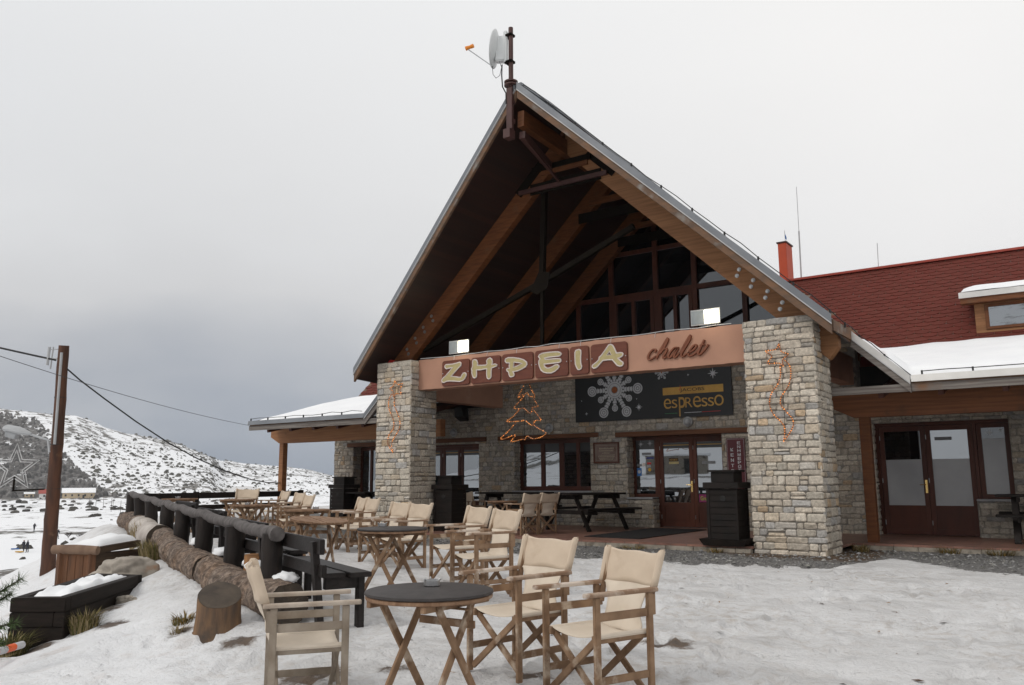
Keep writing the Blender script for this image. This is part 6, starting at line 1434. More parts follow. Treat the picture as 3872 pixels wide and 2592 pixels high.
# wooden crate with a rounded log rim
def crate():
    t = thing('log_rim_box', 'reddish wooden box with a round log rim and snow on top behind the planter', 'box', (-13.4, 7.4, -.6))
    a = Vector((-13.70, 7.04, 0)); b = Vector((-13.27, 7.30, 0)); d = Vector((-13.55, 8.25, 0)); c = a + (d - b); top = .10; bot = -.75
    def wall(p, q, name, mat, n, out):
        for k in range(n):
            u = p.lerp(q, k / n); v = p.lerp(q, (k + .97) / n); MB().bar((u.x, u.y, (top + bot) / 2), (v.x, v.y, (top + bot) / 2), .05, top - bot).build(name, mat, t, bevel=.005)
    wall(a, b, 'front_board', 'crate', 4, 1); MB().bar((b.x, b.y, (top + bot) / 2), (d.x, d.y, (top + bot) / 2), .05, top - bot).build('side_panel', 'crate_dark', t); MB().bar((a.x, a.y, (top + bot) / 2), (c.x, c.y, (top + bot) / 2), .05, top - bot).build('side_panel', 'crate_dark', t)
    for p in (a, b): MB().box(p.x - .05, p.x + .05, p.y - .06, p.y + .04, bot, top + .02).build('corner_post', 'crate', t, bevel=.006)
    MB().tube([(a.x - .12, a.y - .08, .165), (a.lerp(b, .5).x, a.lerp(b, .5).y - .03, .168), (b.x + .10, b.y + .03, .150)], [.072, .076, .07], 14).build('log_rim', 'crate_rim', t, smooth=40)
    MB().bar((b.x + .0, b.y, .14), (d.x, d.y, .2), .10, .10).build('side_rim', 'crate_dark', t, bevel=.01)
    nx = 12; vs = []
    for j in range(nx):
        for i in range(nx): u, v = i / (nx - 1), j / (nx - 1); p = a.lerp(b, .02 + .96 * u) + (d - b) * (.1 + .9 * v); e = min(u, 1 - u, v * 1.0, 1 - v); vs.append((p.x, p.y, .12 + .16 * min(1, e * 5) ** .6 + .1 * v + .04 * mnoise.noise(Vector((u * 4, v * 4, 3)))))
    mb = MB(); mb.add(vs, [(j * nx + i, j * nx + i + 1, (j + 1) * nx + i + 1, (j + 1) * nx + i) for j in range(nx - 1) for i in range(nx - 1)]); tag(mb.build('box_snow', 'snow', smooth='all'), 'snow lying on top of the reddish wooden box', 'snow', kind='stuff')
crate()

# ------------------------------------------------------------------ wooden litter bins
def make_bin():
    t = thing('litter_bin', 'proto', 'litter bin'); w = .31
    mb = MB()
    mb.add([(-.50, -.38, .13), (.50, -.38, .13), (.50, .38, .13), (-.50, .38, .13), (-.42, -.34, 0), (.42, -.34, 0), (.42, .34, 0), (-.42, .34, 0)], [(3, 2, 1, 0), (4, 5, 6, 7), (0, 1, 5, 4), (1, 2, 6, 5), (2, 3, 7, 6), (3, 0, 4, 7)]); mb.build('base_tray', 'black_wood', t, local=True, bevel=.006)
    mb = MB()
    for k in range(8):
        z0 = .13 + k * .124
        for a, b, c, d in ((-w, w, -w, -w + .03), (-w, w, w - .03, w), (-w, -w + .03, -w + .03, w - .03), (w - .03, w, -w + .03, w - .03)): mb.box(a, b, c, d, z0, z0 + .114)
    mb.build('body', 'black_wood', t, local=True, bevel=.004)
    mb = MB(); mb.box(-w + .035, w - .035, -w + .035, w - .035, .13, 1.10); mb.build('liner', 'hole', t, local=True)
    for x0_, x1_ in ((-w - .012, -w + .05), (w - .05, w + .012)):
        for y0_, y1_ in ((-w - .013, -w - .001), (w + .001, w + .013)): MB().box(x0_, x1_, y0_, y1_, .13, 1.12).build('corner_batten', 'black_wood', t, local=True)
    MB().box(-.37, .37, -.37, .37, 1.122, 1.245).build('rim', 'black_wood', t, local=True, bevel=.008)
    mb = MB(); mb.box(-.24, .24, -.24, .24, 1.247, 1.45); mb.box(-.29, .29, -.29, .29, 1.452, 1.492); mb.build('hood', 'black_wood', t, local=True, bevel=.006)
    mb = MB(); mb.lathe([(.062, 0), (.062, .006), (.05, .008)], n=20); o = mb.build('opening', 'hole', t, local=True); o.location = (.03, -w - .002, .93); o.rotation_euler = (R(90), 0, 0)
    return t
bp = make_bin()
for k, (x, y, z, s, lab) in enumerate(((-5.83, 15.42, .0, .93, 'dark slatted wooden litter bin standing against the right stone pillar'), (-13.3, 16.3, 0, .9, 'dark slatted wooden litter bin standing beside the left stone pillar'), (-18.55, 17.75, 0, .9, 'dark slatted wooden litter bin far left under the canopy'))):
    o = bp if k == 0 else copy_tree(bp); o.location = (x, y, z); o.scale = (s, s, s); tag(o, lab, 'litter bin', 'dark wooden litter bins on the porch')
# picnic tables
def make_picnic():
    t = thing('picnic_table', 'proto', 'picnic table'); L = 1.8
    for k in range(5): y = -.32 + k * .16; MB().box(-L / 2, L / 2, y - .075, y + .075, .76, .80).build('top_plank', 'black_wood', t, local=True, bevel=.005)
    for s in (-1, 1):
        for q in (0, 1): y = s * (.62 + q * .15); MB().box(-L / 2, L / 2, y - .07, y + .07, .44, .48).build('seat_plank', 'black_wood', t, local=True, bevel=.005)
    for x in (-.62, .62):
        for s in (-1, 1): MB().bar((x, s * .62, 0), (x, s * .22, .76), .05, .10, up=(1, 0, 0)).build('leg', 'black_wood', t, local=True, bevel=.005)
        MB().box(x + .03, x + .075, -.80, .80, .35, .44).build('seat_bearer', 'black_wood', t, local=True, bevel=.005); MB().box(x + .03, x + .075, -.38, .38, .67, .758).build('top_bearer', 'black_wood', t, local=True, bevel=.005)
    return t
pp = make_picnic()
for k, (x, y, r, lab) in enumerate(((-10.55, 18.3, 78, 'dark picnic table with attached benches left of the entrance door'), (-13.2, 18.95, 3, 'dark picnic table against the wall below the middle window'), (-17.75, 18.5, 85, 'dark picnic table under the canopy left of the left pillar'), (-.72, 19.0, 3, 'dark picnic table at the right edge beside the far door'))):
    o = pp if k == 0 else copy_tree(pp); o.location = (x, y, 0); o.rotation_euler = (0, 0, R(r)); o.scale = (1.12, 1.12, 1.12); tag(o, lab, 'picnic table', 'dark picnic tables on the porch')
mb = MB(); mb.add([(-9.3, 16.0, .004), (-7.92, 15.88, .004), (-7.95, 19.55, .004), (-9.36, 19.5, .004), (-9.3, 16.0, .018), (-7.92, 15.88, .018), (-7.95, 19.55, .018), (-9.36, 19.5, .018)], [(3, 2, 1, 0), (4, 5, 6, 7), (0, 1, 5, 4), (1, 2, 6, 5), (2, 3, 7, 6), (3, 0, 4, 7)]); tag(mb.build('door_mat', 'mat'), 'large black door mat leading to the entrance', 'mat')
# ------------------------------------------------------------------ utility pole with lamp, star and cables
t = thing('utility_pole', 'reddish wooden utility pole on the slope left of the terrace', 'pole', (-18.1, 9.05, -1.2))
PB = Vector((-18.14, 9.06, -1.3)); PT = Vector((-17.33, 8.60, 4.02)); ax = (PT - PB); rs = random.Random(5)
MB().tube([PB + ax * (k / 24) + Vector((rs.uniform(-.006, .006), rs.uniform(-.006, .006), 0)) for k in range(25)], [.150 - .05 * k / 24 + rs.uniform(-.003, .003) for k in range(25)], 18).build('shaft', 'pole', t, smooth=50)
side = Vector((.82, .57, 0)); fw = Vector((-.57, .82, 0))
mb = MB(); 
for f in (.985,): mb.tube([PB + ax * f - side * .10, PB + ax * f - side * .32], .012, 6); mb.tube([PB + ax * (f - .035) - side * .10, PB + ax * (f - .035) - side * .30], .012, 6); mb.tube([PB + ax * (f + .01) - side * .22, PB + ax * (f - .075) - side * .25], .016, 6); mb.tube([PB + ax * (f + .01) - side * .30, PB + ax * (f - .06) - side * .32], .03, 8)
mb.build('insulator_bracket', 'lamp_grey', t)
MB().tube([PB + ax * .97 - fw * .11 + side * .02, PB + ax * .62 - fw * .125 + side * .02], .028, 8).build('conduit', 'lamp_grey', t)
mb = MB()
for f in (.62, .45, .8): mb.tube([PB + ax * f + (side * math.cos(2 * math.pi * k / 14) + fw * math.sin(2 * math.pi * k / 14)) * (.152 - .05 * f) for k in range(14)], .009, 5, closed=True)
mb.build('strap', 'wire_black', t)
# street lamp on a short arm
t = thing('street_lamp', 'unlit grey street lamp head on a short arm left of the pole', 'street lamp', (-18.0, 8.3, 2.1))
h0 = Vector((-18.26, 8.05, 2.30)); h1 = Vector((-17.87, 8.33, 2.20)); a1 = Vector((-17.58, 8.56, 2.08))
MB().tube([h1, h1.lerp(a1, .5), a1, a1 + Vector((.03, .03, -.25))], .022, 8).build('arm', 'lamp_grey', t)
mb = MB(); d = (h1 - h0).normalized(); sd = d.cross(Vector((0, 0, 1))).normalized(); up = sd.cross(d); prof = [(-.04, .09, .08), (0, .13, .11), (.26, .13, .12), (.44, .07, .07), (.52, .035, .04)]; vs = []
for x, w, h in prof:
    for a in range(12): q = 2 * math.pi * a / 12; vs.append(h0 + d * x + sd * (w * math.cos(q)) + up * (h * math.sin(q) * (.9 if math.sin(q) > 0 else .45)))
n = 12; mb.add(vs, [(i * n + j, i * n + (j + 1) % n, (i + 1) * n + (j + 1) % n, (i + 1) * n + j) for i in range(4) for j in range(n)] + [tuple(range(n)), tuple(4 * n + j for j in range(n))]); mb.build('housing', 'lamp_grey', t, smooth=40)
mb = MB(); P = lambda x, y, z: h0 + d * x + sd * y + up * z; mb.add([P(.02, -.085, -.03), P(.28, -.085, -.035), P(.28, .085, -.035), P(.02, .085, -.03), P(.03, -.06, -.15), P(.24, -.06, -.16), P(.24, .06, -.16), P(.03, .06, -.15)], [(3, 2, 1, 0), (4, 5, 6, 7), (0, 1, 5, 4), (1, 2, 6, 5), (2, 3, 7, 6), (3, 0, 4, 7)]); mb.build('lamp_bowl', 'lens', t, bevel=.01)
# wire star
t = thing('wire_star', 'unlit wire and tube star hung on a bracket below the street lamp', 'light figure', (-18.1, 8.3, 1.3))
cs = Vector((-18.16, 8.24, 1.52)); ex = Vector((.80, .60, 0)).normalized()
def star_pts(r): return [cs + ex * (r * q * math.cos(R(90 + 36 * k))) + Vector((0, 0, r * q * math.sin(R(90 + 36 * k)))) for k in range(10) for q in [1 if k % 2 == 0 else .42]]
for r, w in ((.50, 'outer_tube'), (.36, 'inner_tube')): MB().tube(star_pts(r), .011, 6, closed=True).build(w, 'wire_white', t)
mb = MB(); mb.bar(cs + Vector((0, 0, -.18)), cs + Vector((0, 0, -.47)), .03, .03); mb.bar(cs + Vector((-.02, -.01, -.46)), cs + ex * .62 + Vector((0, 0, -.43)), .03, .03); mb.build('bracket', 'steel', t)
def sag(p, q, s, n=24):
    p = Vector(p); q = Vector(q); return [p.lerp(q, k / n) - Vector((0, 0, s * 4 * (k / n) * (1 - k / n))) for k in range(n + 1)]
def cable(label, pts, r): tag(MB().tube(pts, r, 6).build('overhead_cable', 'wire_black'), label, 'cable', 'overhead cables')
cable('thick twisted black cable running from the pole top out to the left', sag((-17.49, 8.54, 3.72), (-24.5, 3.2, 6.1), .12), .022)
cable('thick black cable sagging from the pole down to the canopy post', [Vector((-17.33, 8.69, 3.55)), Vector((-17.36, 9.0, 3.34)), Vector((-17.51, 9.65, 3.0)), Vector((-17.85, 10.6, 2.58)), Vector((-18.30, 11.75, 2.14)), Vector((-18.8, 12.9, 1.80)), Vector((-19.4, 14.2, 1.50)), Vector((-20.1, 15.6, 1.27)), Vector((-20.6, 16.6, 1.18)), Vector((-21.02, 17.4, 1.17))], .016)
cable('thin cable passing in front of the pole to the canopy gutter', sag((-21.33, 16.38, 2.92), (-15.4, 6.0, 3.52), .12), .006)

# ------------------------------------------------------------------ grass tufts, twigs, pine sapling, striped pole
def tuft(label, x, y, n, h, spread, cols, seed, z=None, lean=0):
    rs = random.Random(seed); z = gz(x, y) - .02 if z is None else z; mb = MB()
    for k in range(n):
        a = rs.uniform(0, 6.28); q = spread * .45 * rs.random() ** .5; bx, by = x + q * math.cos(a), y + q * math.sin(a); L = h * rs.uniform(.5, 1.15); o = rs.uniform(.15, 1.0) * spread * .7; a2 = a + rs.uniform(-.7, .7); w = rs.uniform(.0035, .007)
        sx, sy = -math.sin(a2) * w, math.cos(a2) * w; c = rs.choice(cols); kk = rs.uniform(.7, 1.2); c = tuple(v * kk for v in c)
        p1 = (bx + math.cos(a2) * o * .35, by + math.sin(a2) * o * .35, z + L * .65); p2 = (bx + math.cos(a2) * o, by + math.sin(a2) * o, z + L * rs.uniform(.7, 1.0))
        mb.add([(bx - sx, by - sy, z), (bx + sx, by + sy, z), (p1[0] + sx * .8, p1[1] + sy * .8, p1[2]), (p1[0] - sx * .8, p1[1] - sy * .8, p1[2]), p2], [(0, 1, 2, 3), (3, 2, 4)], c)
    tag(mb.build('grass_tuft', 'grass'), label, 'grass', 'dry grass tufts poking through the snow')
GG = [(.16, .14, .045), (.24, .19, .08), (.11, .105, .035), (.33, .26, .14)]; DRY = [(.38, .30, .17), (.30, .23, .12), (.22, .17, .08)]; ORG = [(.28, .17, .045), (.22, .15, .05), (.16, .12, .04)]
tuft('tuft of brownish grass in the snow left of the stump', -7.38, 5.02, 170, .17, .20, ORG + GG[:1], 1)
tuft('small dry tuft right at the foot of the stump', -7.12, 4.78, 70, .12, .14, DRY, 2)
tuft('large green and straw tuft against the front of the dark planter', -9.30, 5.08, 330, .28, .30, GG + DRY[:1], 3)
tuft('large dark green tuft at the left corner of the dark planter', -9.50, 4.42, 360, .30, .34, GG[:1] + GG[2:3] * 2 + DRY[:1], 4)
tuft('broad brown tuft at the bottom left below the striped pole', -9.3, 4.05, 160, .16, .4, DRY, 14)
tuft('yellow green tuft against the barked log next to the pale log', -12.15, 7.7, 300, .30, .28, GG, 5, .02)
tuft('straw green tuft at the joint of the pale log', -12.85, 8.0, 300, .30, .32, GG + DRY, 6, .02)
tuft('tall dry grass stems between the crate and the pale log', -14.6, 8.9, 220, .55, .36, DRY, 7, .0)
tuft('low brown tuft beside the pale boulder', -12.4, 7.45, 160, .2, .36, ORG + DRY, 8)
tuft('tiny green tuft where the two barked logs meet', -9.0, 6.4, 70, .15, .13, GG, 9)
tuft('tiny tuft behind the stump against the log', -7.25, 5.42, 70, .18, .12, GG, 15)
for k, (x, y, n, h, s, lab) in enumerate(((-3.75, 16.55, 160, .17, .3, 'rusty grass tuft at the right corner of the right pillar'), (-2.35, 17.0, 150, .16, .4, 'rusty grass tuft below the right porch kerb'), (-1.55, 17.0, 170, .16, .45, 'rusty grass tuft at the right end of the porch kerb'), (-5.95, 15.0, 90, .12, .3, 'sparse grass in front of the bin by the right pillar'), (-7.6, 14.95, 120, .10, .5, 'low weeds along the kerb below the door mat'), (-13.6, 15.0, 150, .2, .5, 'brown weeds at the foot of the left pillar'))):
    tuft(lab, x, y, n, h, s, ORG + GG[:1] + DRY[:1], 60 + k)
# pine sapling reaching in from the left edge
def sapling():
    t = thing('pine_sapling', 'young pine reaching in at the left edge beside the dark planter', 'tree', (-8.25, 3.35, -.75)); rs = random.Random(12); mb = MB(); nd = MB()
    base = Vector((-8.3, 3.32, -.8)); top = Vector((-8.1, 3.30, .95)); mb.tube([base.lerp(top, k / 6) for k in range(7)], [.03 - .004 * k for k in range(7)], 8)
    br = [((0.52), Vector((-7.56, 3.56, .42))), (.50, Vector((-7.64, 3.53, .30))), (.44, Vector((-7.61, 3.58, .06))), (.34, Vector((-7.66, 3.52, -.10))), (.62, Vector((-7.95, 3.1, .6))), (.7, Vector((-8.5, 3.3, .75))), (.55, Vector((-8.6, 3.5, .35))), (.4, Vector((-8.5, 2.95, .1))), (.3, Vector((-8.7, 3.2, -.1))), (.85, Vector((-8.0, 3.45, .95)))]
    for f, e in br:
        s = base.lerp(top, f); mb.tube([s, s.lerp(e, .5) + Vector((0, 0, -.03)), e], [.010, .007, .004], 6)
        for q in range(320):
            u = rs.uniform(.35, 1.0); p = s.lerp(e, u) + Vector((0, 0, -.03 * 4 * u * (1 - u))); dr = ((e - s).normalized() * rs.uniform(.3, 1.0) + Vector((rs.uniform(-1, 1), rs.uniform(-1, 1), rs.uniform(-1, 1))).normalized() * .8).normalized(); L = rs.uniform(.06, .11); w = dr.orthogonal().normalized() * .0026; k = rs.uniform(.7, 1.5)
            nd.add([p - w, p + w, p + dr * L], [(0, 1, 2)], (.055 * k, .085 * k, .03 * k))
    mb.build('trunk', 'twig', t); nd.build('crown', 'needles', t)
sapling()
t = thing('striped_pole', 'orange and grey striped marker pole lying in the grass at the left edge', 'marker pole', (-8.0, 3.9, -.2)); a = Vector((-9.55, 3.45, -.30)); b = Vector((-9.72, 4.45, -.31)); a = Vector((-8.25, 3.25, -.34)); b = Vector((-9.02, 4.31, -.38))
for k in range(9): MB().tube([a.lerp(b, k / 9), a.lerp(b, (k + 1) / 9)], .036, 14).build('stripe', 'stripe_orange' if k % 2 else 'stripe_grey', t, smooth=40)
# small stones along the porch gravel
def gravel():
    rs = np.random.RandomState(8); mb = MB(); N = 9000; X = rs.uniform(-15, 1.5, N); Y = rs.uniform(11.5, 17, N); ed = np.interp(X, [p[0] for p in EDGE], [p[1] for p in EDGE])
    ok = (Y > ed + .15) & ~((X < -4.0) & (Y > 15.15)) & (Y < 17.05); X, Y = X[ok], Y[ok]; Z = ground(X, Y)
    for x, y, z in zip(X, Y, Z):
        r = rs.choice([.012, .018, .025, .04], p=[.4, .35, .2, .05]); g = rs.uniform(.05, .34); c = (g, g * .98, g * rs.uniform(.88, 1.0)); n = 5; a0 = rs.uniform(0, 6)
        vs = [(x, y, z + r * rs.uniform(.7, 1.1))] + [(x + r * rs.uniform(.8, 1.3) * math.cos(a0 + 6.283 * k / n), y + r * rs.uniform(.8, 1.3) * math.sin(a0 + 6.283 * k / n), z + r * .2) for k in range(n)]
        mb.add(vs, [(0, 1 + k, 1 + (k + 1) % n) for k in range(n)], c)
    tag(mb.build('gravel', 'gravel_stone'), 'loose grey gravel between the snow and the porch', 'gravel', kind='stuff')
gravel()
# leaves and twigs on the snow
def litter():
    rs = random.Random(6); mb = MB()
    for k in range(170):
        x = rs.uniform(-7, 1.5); y = rs.uniform(3.0, 13); z = float(ground(np.array([x]), np.array([y]))[0]) + .006; a = rs.uniform(0, 6.28); L = rs.choice([.012, .02, .03, .05]) * 1.0; w = L * rs.uniform(.12, .45); c = rs.choice([(.09, .05, .03), (.16, .08, .03), (.05, .04, .035), (.25, .13, .04)])
        d = (math.cos(a) * L, math.sin(a) * L); e = (-math.sin(a) * w, math.cos(a) * w); mb.add([(x - d[0], y - d[1], z), (x + e[0], y + e[1], z + .006), (x + d[0], y + d[1], z + .003), (x - e[0], y - e[1], z + .001)], [(0, 1, 2, 3)], c)
    tag(mb.build('leaf_litter', 'grass'), 'scattered leaves and twigs on the trampled snow', 'leaves', kind='stuff')
litter()

# ------------------------------------------------------------------ far valley: houses, poles, bushes, people
def dirpt(az, r): return (math.sin(R(az)) * r, math.cos(R(az)) * r)
def far_house(label, az0, az1, eb, hgt, wall, roof, depth, nwin, flat=.25, door=True):
    r = 300.0
    while r < 640 and (gz(*dirpt(az0, r)) - 1.22) / r < eb: r += 4
    p = Vector((*dirpt(az0, r), 0)); q = Vector((*dirpt(az1, r), 0)); z = min(gz(p.x, p.y), gz(q.x, q.y)); d = (q - p).normalized(); L = (q - p).length; back = Vector((p.x, p.y, 0)).normalized()
    t = thing('far_house', label, 'house', (p.x, p.y, z), 0, 'small houses at the foot of the hill'); o = p
    P = lambda u, v, h: (o.x + d.x * u + back.x * v, o.y + d.y * u + back.y * v, z + h)
    def bx(name, mat, u0, u1, v0, v1, h0, h1, par=t):
        mb = MB(); mb.add([P(u0, v0, h0), P(u1, v0, h0), P(u1, v1, h0), P(u0, v1, h0), P(u0, v0, h1), P(u1, v0, h1), P(u1, v1, h1), P(u0, v1, h1)], [(3, 2, 1, 0), (4, 5, 6, 7), (0, 1, 5, 4), (1, 2, 6, 5), (2, 3, 7, 6), (3, 0, 4, 7)]); return mb.build(name, mat, par)
    bx('wall', wall, 0, L, 0, depth, -1.5, hgt)
    mb = MB(); e = .5; rise = depth * flat; mb.add([P(-e, -e, hgt), P(L + e, -e, hgt), P(L + e, depth / 2, hgt + rise), P(-e, depth / 2, hgt + rise), P(-e, depth + e, hgt), P(L + e, depth + e, hgt), P(-e, -e, hgt + .3), P(L + e, -e, hgt + .3), P(L + e, depth / 2, hgt + rise + .3), P(-e, depth / 2, hgt + rise + .3), P(-e, depth + e, hgt + .3), P(L + e, depth + e, hgt + .3)], [(0, 1, 2, 3), (3, 2, 5, 4), (6, 9, 8, 7), (9, 10, 11, 8), (0, 6, 7, 1), (4, 5, 11, 10), (0, 3, 9, 6), (3, 4, 10, 9), (1, 7, 8, 2), (2, 8, 11, 5)]); mb.build('roof', roof, t)
    for k in range(nwin): u = L * (k + .5) / nwin; bx('window', 'hole', u - .5, u + .5, -.06, .02, hgt * .38, hgt * .75)
    if door: bx('door', 'hole', L * .62, L * .62 + 1.1, -.06, .02, 0, hgt * .62)
far_house('long cream low house with snowy roof at the foot of the hill', -63.04, -61.30, -.0178, 3.2, 'house_cream', 'snow', 9, 5, .3)
far_house('small white house with red roof left of the long cream house', -64.25, -63.72, -.0175, 3.0, 'house_white', 'house_red', 6, 1, .4)
far_house('tiny cream hut at the far left of the house row', -65.0, -64.52, -.0156, 2.0, 'house_cream', 'snow', 4, 2, .2)
POLES = [(-61.56, -.0225, -.0115), (-61.2, -.0257, -.0107), (-60.79, -.0284, -.0108), (-60.34, -.0312, -.0082), (-60.25, -.018, -.0109), (-59.82, -.0341, -.0195)]
lp = None
for k, (az, b, tp) in enumerate(POLES):
    # find the ground distance that matches the pole foot
    r = 60.0
    while r < 420 and (gz(*dirpt(az, r)) - 1.22) / r < b: r += 2.0
    x, y = dirpt(az, r); z = gz(x, y); h = (tp - b) * r
    if lp is None: lp = MB().tube([(0, 0, -.5), (0, 0, 1)], [.05, .04], 8).build('lift_pole', 'twig')
    o = lp if k == 0 else lp.copy()
    if k: COL.objects.link(o)
    o.location = (x, y, z); o.scale = (1.6, 1.6, h); tag(o, 'thin wooden pole standing in the snowy valley behind the fence', 'pole', 'thin poles in the valley')
# small stone building behind the photographer, mirrored in the door glass
hx_, hy_ = -45.0, -61.0; hz_ = gz(hx_, hy_)
t = thing('stone_hut', 'small pale stone hut mirrored in the glass of the entrance door', 'building', (hx_, hy_, hz_)); u_ = Vector((.91, -.41, 0)); b_ = Vector((-.41, -.91, 0)); o_ = Vector((hx_, hy_, hz_))
def hutbox(name, mat, u0, u1, v0, v1, h0, h1):
    P = lambda u, v, h: o_ + u_ * u + b_ * v + Vector((0, 0, h)); m_ = MB(); m_.add([P(u0, v0, h0), P(u1, v0, h0), P(u1, v1, h0), P(u0, v1, h0), P(u0, v0, h1), P(u1, v0, h1), P(u1, v1, h1), P(u0, v1, h1)], [(3, 2, 1, 0), (4, 5, 6, 7), (0, 1, 5, 4), (1, 2, 6, 5), (2, 3, 7, 6), (3, 0, 4, 7)]); return m_.build(name, mat, t)
hutbox('wall', 'kerb', -4, 4, 0, 4, -1, 2.4); hutbox('roof', 'snow', -4.4, 4.4, -.4, 4.4, 2.41, 2.7); hutbox('door', 'hole', .9, 1.9, -.05, .02, 0, 2.0); hutbox('window', 'hole', -2.4, -1.6, -.05, .02, .9, 1.8)
# bare bush
def bare_bush(label, az, r, h, seed):
    x, y = dirpt(az, r); z = gz(x, y); rs = random.Random(seed); tk = MB(); cr = MB(); t = thing('bare_bush', label, 'bush', (x, y, z)); tk.tube([(x, y, z - .2), (x, y, z + h * .25)], [h * .05, h * .035], 8)
    def br(p, d, L, rad, lv):
        q = p + d * L; cr.tube([p, q], [rad, rad * .6], 4, caps=False)
        if lv:
            for _ in range(4): br(p + d * L * rs.uniform(.5, 1), (d + Vector((rs.uniform(-1, 1), rs.uniform(-1, 1), rs.uniform(-.3, .8))) * .75).normalized(), L * rs.uniform(.55, .8), rad * .6, lv - 1)
    for k in range(9): a = 6.283 * k / 9; br(Vector((x, y, z + h * .12)), Vector((math.cos(a) * .7, math.sin(a) * .7, rs.uniform(.5, 1.2))).normalized(), h * .42, h * .022, 3)
    tk.build('trunk', 'twig', t); cr.build('crown', 'twig', t)
bare_bush('round leafless bush in the snowy valley left of the fence', -61.55, 150, 2.4, 4)
bare_bush('small leafless bush in the snow nearer the foot of the hill', -62.55, 175, 1.2, 5)
# people on the valley snow
def person(label, az, b, yaw, pose, seed):
    r = 60.0
    while r < 400 and (gz(*dirpt(az, r)) - 1.22) / r < b: r += 1.0
    x, y = dirpt(az, r); z = gz(x, y); lean, st = pose
    J = [(0, 0, .92), (0, lean * .4, 1.15), (0, lean, 1.42), (0, lean * 1.1, 1.52), (0, lean * 1.25, 1.66), (0, lean * 1.25, 1.74), (-.20, lean, 1.40), (-.26, lean + .05, 1.12), (-.22, lean + .16, .90), (.20, lean, 1.40), (.26, lean + .02, 1.12), (.24, lean + .12, .90), (-.10, 0, .88), (-.12, st, .48), (-.12, st * 1.2 - .03, .06), (-.12, st * 1.2 + .12, .04), (.10, 0, .88), (.12, -st * .6, .48), (.12, -st - .05, .06), (.12, -st + .10, .04)]
    E_ = [(0, 1), (1, 2), (2, 3), (3, 4), (4, 5), (2, 6), (6, 7), (7, 8), (2, 9), (9, 10), (10, 11), (0, 12), (12, 13), (13, 14), (14, 15), (0, 16), (16, 17), (17, 18), (18, 19)]
    rad = [.16, .16, .18, .07, .11, .09, .085, .065, .05, .085, .065, .05, .11, .085, .06, .055, .11, .085, .06, .055]
    me = bpy.data.meshes.new('p'); me.from_pydata(J, E_, []); ob = bpy.data.objects.new('p', me); COL.objects.link(ob); sk = ob.modifiers.new('s', 'SKIN'); ob.modifiers.new('u', 'SUBSURF').levels = 1
    for v, q in zip(me.skin_vertices[0].data, rad): v.radius = (q, q)
    me.skin_vertices[0].data[0].use_root = True
    dg = bpy.context.evaluated_depsgraph_get(); em = bpy.data.meshes.new_from_object(ob.evaluated_get(dg)); bpy.data.objects.remove(ob); em.materials.clear(); em.materials.append(M['cloth_dark']); em.materials.append(M['skin'])
    for p in em.polygons: p.material_index = 1 if (1.58 < p.center.z < 1.70 and p.center.y > lean * 1.25 + .02) else 0
    em.polygons.foreach_set('use_smooth', [True] * len(em.polygons)); o = link('person', em); o.location = (x, y, z); o.rotation_euler = (0, 0, R(yaw)); tag(o, label, 'person', 'people on the valley snow'); return x, y, z
person('left figure in dark clothes of the pair standing by a yellow sled', -64.80, -.0695, 200, (.05, .1), 1)
px = person('right figure in dark clothes of the pair standing by a yellow sled', -64.62, -.0703, 120, (.0, .05), 2)
person('lone figure in dark clothes walking uphill left of the pole', -64.36, -.0496, 40, (.10, .22), 3)
person('lone figure in dark clothes bending forward just right of the pole', -63.15, -.0576, 300, (.22, .18), 4)
def sled(label, x, y, z, mat, rot):
    t = MB(); t.add([(-.5, -.25, .05), (.5, -.25, .05), (.62, 0, .22), (.5, .25, .05), (-.5, .25, .05), (-.5, -.3, .18), (.5, -.3, .18), (.5, .3, .18), (-.5, .3, .18)], [(0, 1, 3, 4), (1, 2, 3), (0, 5, 6, 1), (3, 7, 8, 4), (1, 6, 2), (3, 2, 7), (0, 4, 8, 5)]); o = t.build('sled', mat); o.location = (x, y, z); o.rotation_euler = (0, 0, rot); tag(o, label, 'sled', 'plastic sleds on the valley snow'); so = o.modifiers.new('s', 'SOLIDIFY'); so.thickness = .02
sled('yellow plastic sled at the feet of the two standing figures', px[0] - .6, px[1] - .8, px[2] + .02, 'print_yellow', .4)
x, y = dirpt(-65.25, 150); sled('blue plastic sled lying left of the two figures', x, y, gz(x, y), 'print_blue', 1.2)

# ------------------------------------------------------------------ thin winter haze
mb = MB(); mb.box(-1500, 900, -900, 1500, -60, 130); hz = mb.build('haze', 'wire_black'); hz['kind'] = 'stuff'
hm = bpy.data.materials.new('haze'); hm.use_nodes = True; hn = hm.node_tree; hn.nodes.clear(); ho = hn.nodes.new('ShaderNodeOutputMaterial'); hv_ = hn.nodes.new('ShaderNodeVolumePrincipled')
hv_.inputs['Color'].default_value = (.86, .88, .92, 1); hv_.inputs['Density'].default_value = .00013; hv_.inputs['Anisotropy'].default_value = .2; hn.links.new(hv_.outputs[0], ho.inputs['Volume']); hz.data.materials.clear(); hz.data.materials.append(hm)
hz['label'] = 'thin pale winter haze over the valley'

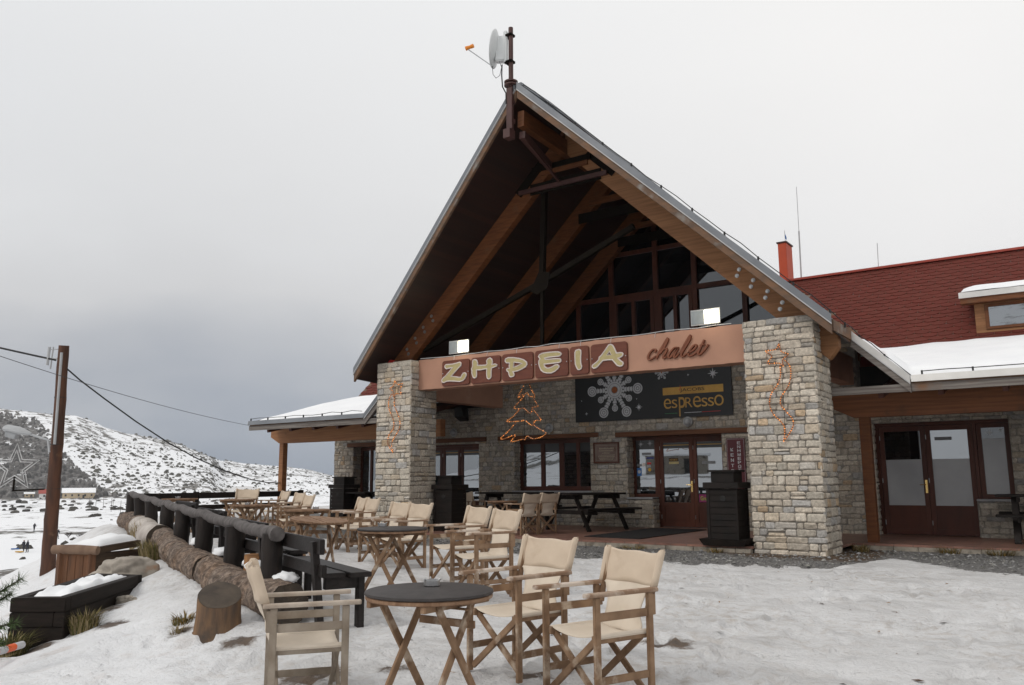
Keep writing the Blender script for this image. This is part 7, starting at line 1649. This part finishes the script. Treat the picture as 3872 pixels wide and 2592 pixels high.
# ------------------------------------------------------------------ sky, sun, camera
w = bpy.data.worlds.new('World'); scene.world = w; w.use_nodes = True; nt = w.node_tree; nt.nodes.clear()
out = nt.nodes.new('ShaderNodeOutputWorld'); bg = nt.nodes.new('ShaderNodeBackground'); nt.links.new(bg.outputs[0], out.inputs[0]); bg.inputs[1].default_value = .1
sky = nt.nodes.new('ShaderNodeTexSky'); sky.sky_type = 'NISHITA'; sky.sun_disc = False; sky.sun_elevation = R(42); sky.sun_rotation = R(200); sky.altitude = 1400
tc = nt.nodes.new('ShaderNodeTexCoord'); nz = nt.nodes.new('ShaderNodeVectorMath'); nz.operation = 'NORMALIZE'; nt.links.new(tc.outputs['Generated'], nz.inputs[0])
sp = nt.nodes.new('ShaderNodeSeparateXYZ'); nt.links.new(nz.outputs[0], sp.inputs[0])
dt = nt.nodes.new('ShaderNodeVectorMath'); dt.operation = 'DOT_PRODUCT'; nt.links.new(nz.outputs[0], dt.inputs[0]); dt.inputs[1].default_value = (-.97, .24, 0)
mp = nt.nodes.new('ShaderNodeMapping'); mp.inputs['Scale'].default_value = (1, 1, 2.2); nt.links.new(nz.outputs[0], mp.inputs[0])
n1 = nt.nodes.new('ShaderNodeTexNoise'); n1.inputs['Scale'].default_value = 2.3; n1.inputs['Detail'].default_value = 5; n1.inputs['Roughness'].default_value = .5; nt.links.new(mp.outputs[0], n1.inputs['Vector'])
el = _math(nt, 'ADD', sp.outputs[2], _math(nt, 'MULTIPLY', _math(nt, 'SUBTRACT', n1.outputs[0], .5), .27))
left = _ramp(nt, el, [(0.0, (.15, .195, .27)), (.05, (.235, .27, .335)), (.115, (.42, .435, .465)), (.19, (.60, .60, .605)), (.32, (.71, .715, .72)), (.55, (.80, .81, .82))])
right = _ramp(nt, el, [(0.0, (.52, .53, .55)), (.12, (.68, .68, .68)), (.25, (.82, .81, .80)), (.45, (.90, .89, .875)), (.8, (.92, .915, .905))])
fl = _ramp(nt, _math(nt, 'ADD', dt.outputs['Value'], _math(nt, 'MULTIPLY', _math(nt, 'SUBTRACT', n1.outputs[0], .5), .3)), [(.38, 0), (.93, 1)])
cl = _mix(nt, fl.outputs[0], right.outputs[0], left.outputs[0])
cl10 = _mix(nt, 1.0, cl, (10.6, 10.6, 10.6), 'MULTIPLY')
nt.links.new(_mix(nt, .95, sky.outputs[0], cl10), bg.inputs[0])
sl = bpy.data.lights.new('sun', 'SUN'); sl.energy = 1.0; sl.angle = R(18); sl.color = (1, .96, .90); so = bpy.data.objects.new('sun', sl); COL.objects.link(so)
# sun behind the photographer's left shoulder, veiled by cloud
az = R(200); elv = R(42); sd_ = Vector((math.sin(az) * math.cos(elv), math.cos(az) * math.cos(elv), math.sin(elv)))
so.rotation_euler = sd_.to_track_quat('Z', 'Y').to_euler(); so.location = (0, -20, 30)

cam = bpy.data.cameras.new('camera'); co = bpy.data.objects.new('camera', cam); COL.objects.link(co); scene.camera = co
yaw, pitch, roll = R(34.95168452870238), R(9.40317911909013), R(-0.31142750187931384)
fw = Vector((-math.sin(yaw) * math.cos(pitch), math.cos(yaw) * math.cos(pitch), math.sin(pitch))); rt = Vector((math.cos(yaw), math.sin(yaw), 0)); up = rt.cross(fw)
r2 = rt * math.cos(roll) + up * math.sin(roll); u2 = -rt * math.sin(roll) + up * math.cos(roll)
mw = Matrix((r2, u2, -fw)).transposed().to_4x4(); mw.translation = (0, 0, 1.22); co.matrix_world = mw
cam.lens = 29.205; cam.sensor_width = 36; cam.sensor_fit = 'HORIZONTAL'; cam.clip_end = 5000; cam.clip_start = .05
scene.view_settings.view_transform = 'Standard'; scene.view_settings.look = 'None'; scene.view_settings.exposure = 0; scene.view_settings.gamma = 1
scene.cycles.volume_bounces = 1; scene.cycles.max_bounces = 6; scene.cycles.diffuse_bounces = 4; scene.cycles.glossy_bounces = 3
scene.render.resolution_x = 1024; scene.render.resolution_y = 685
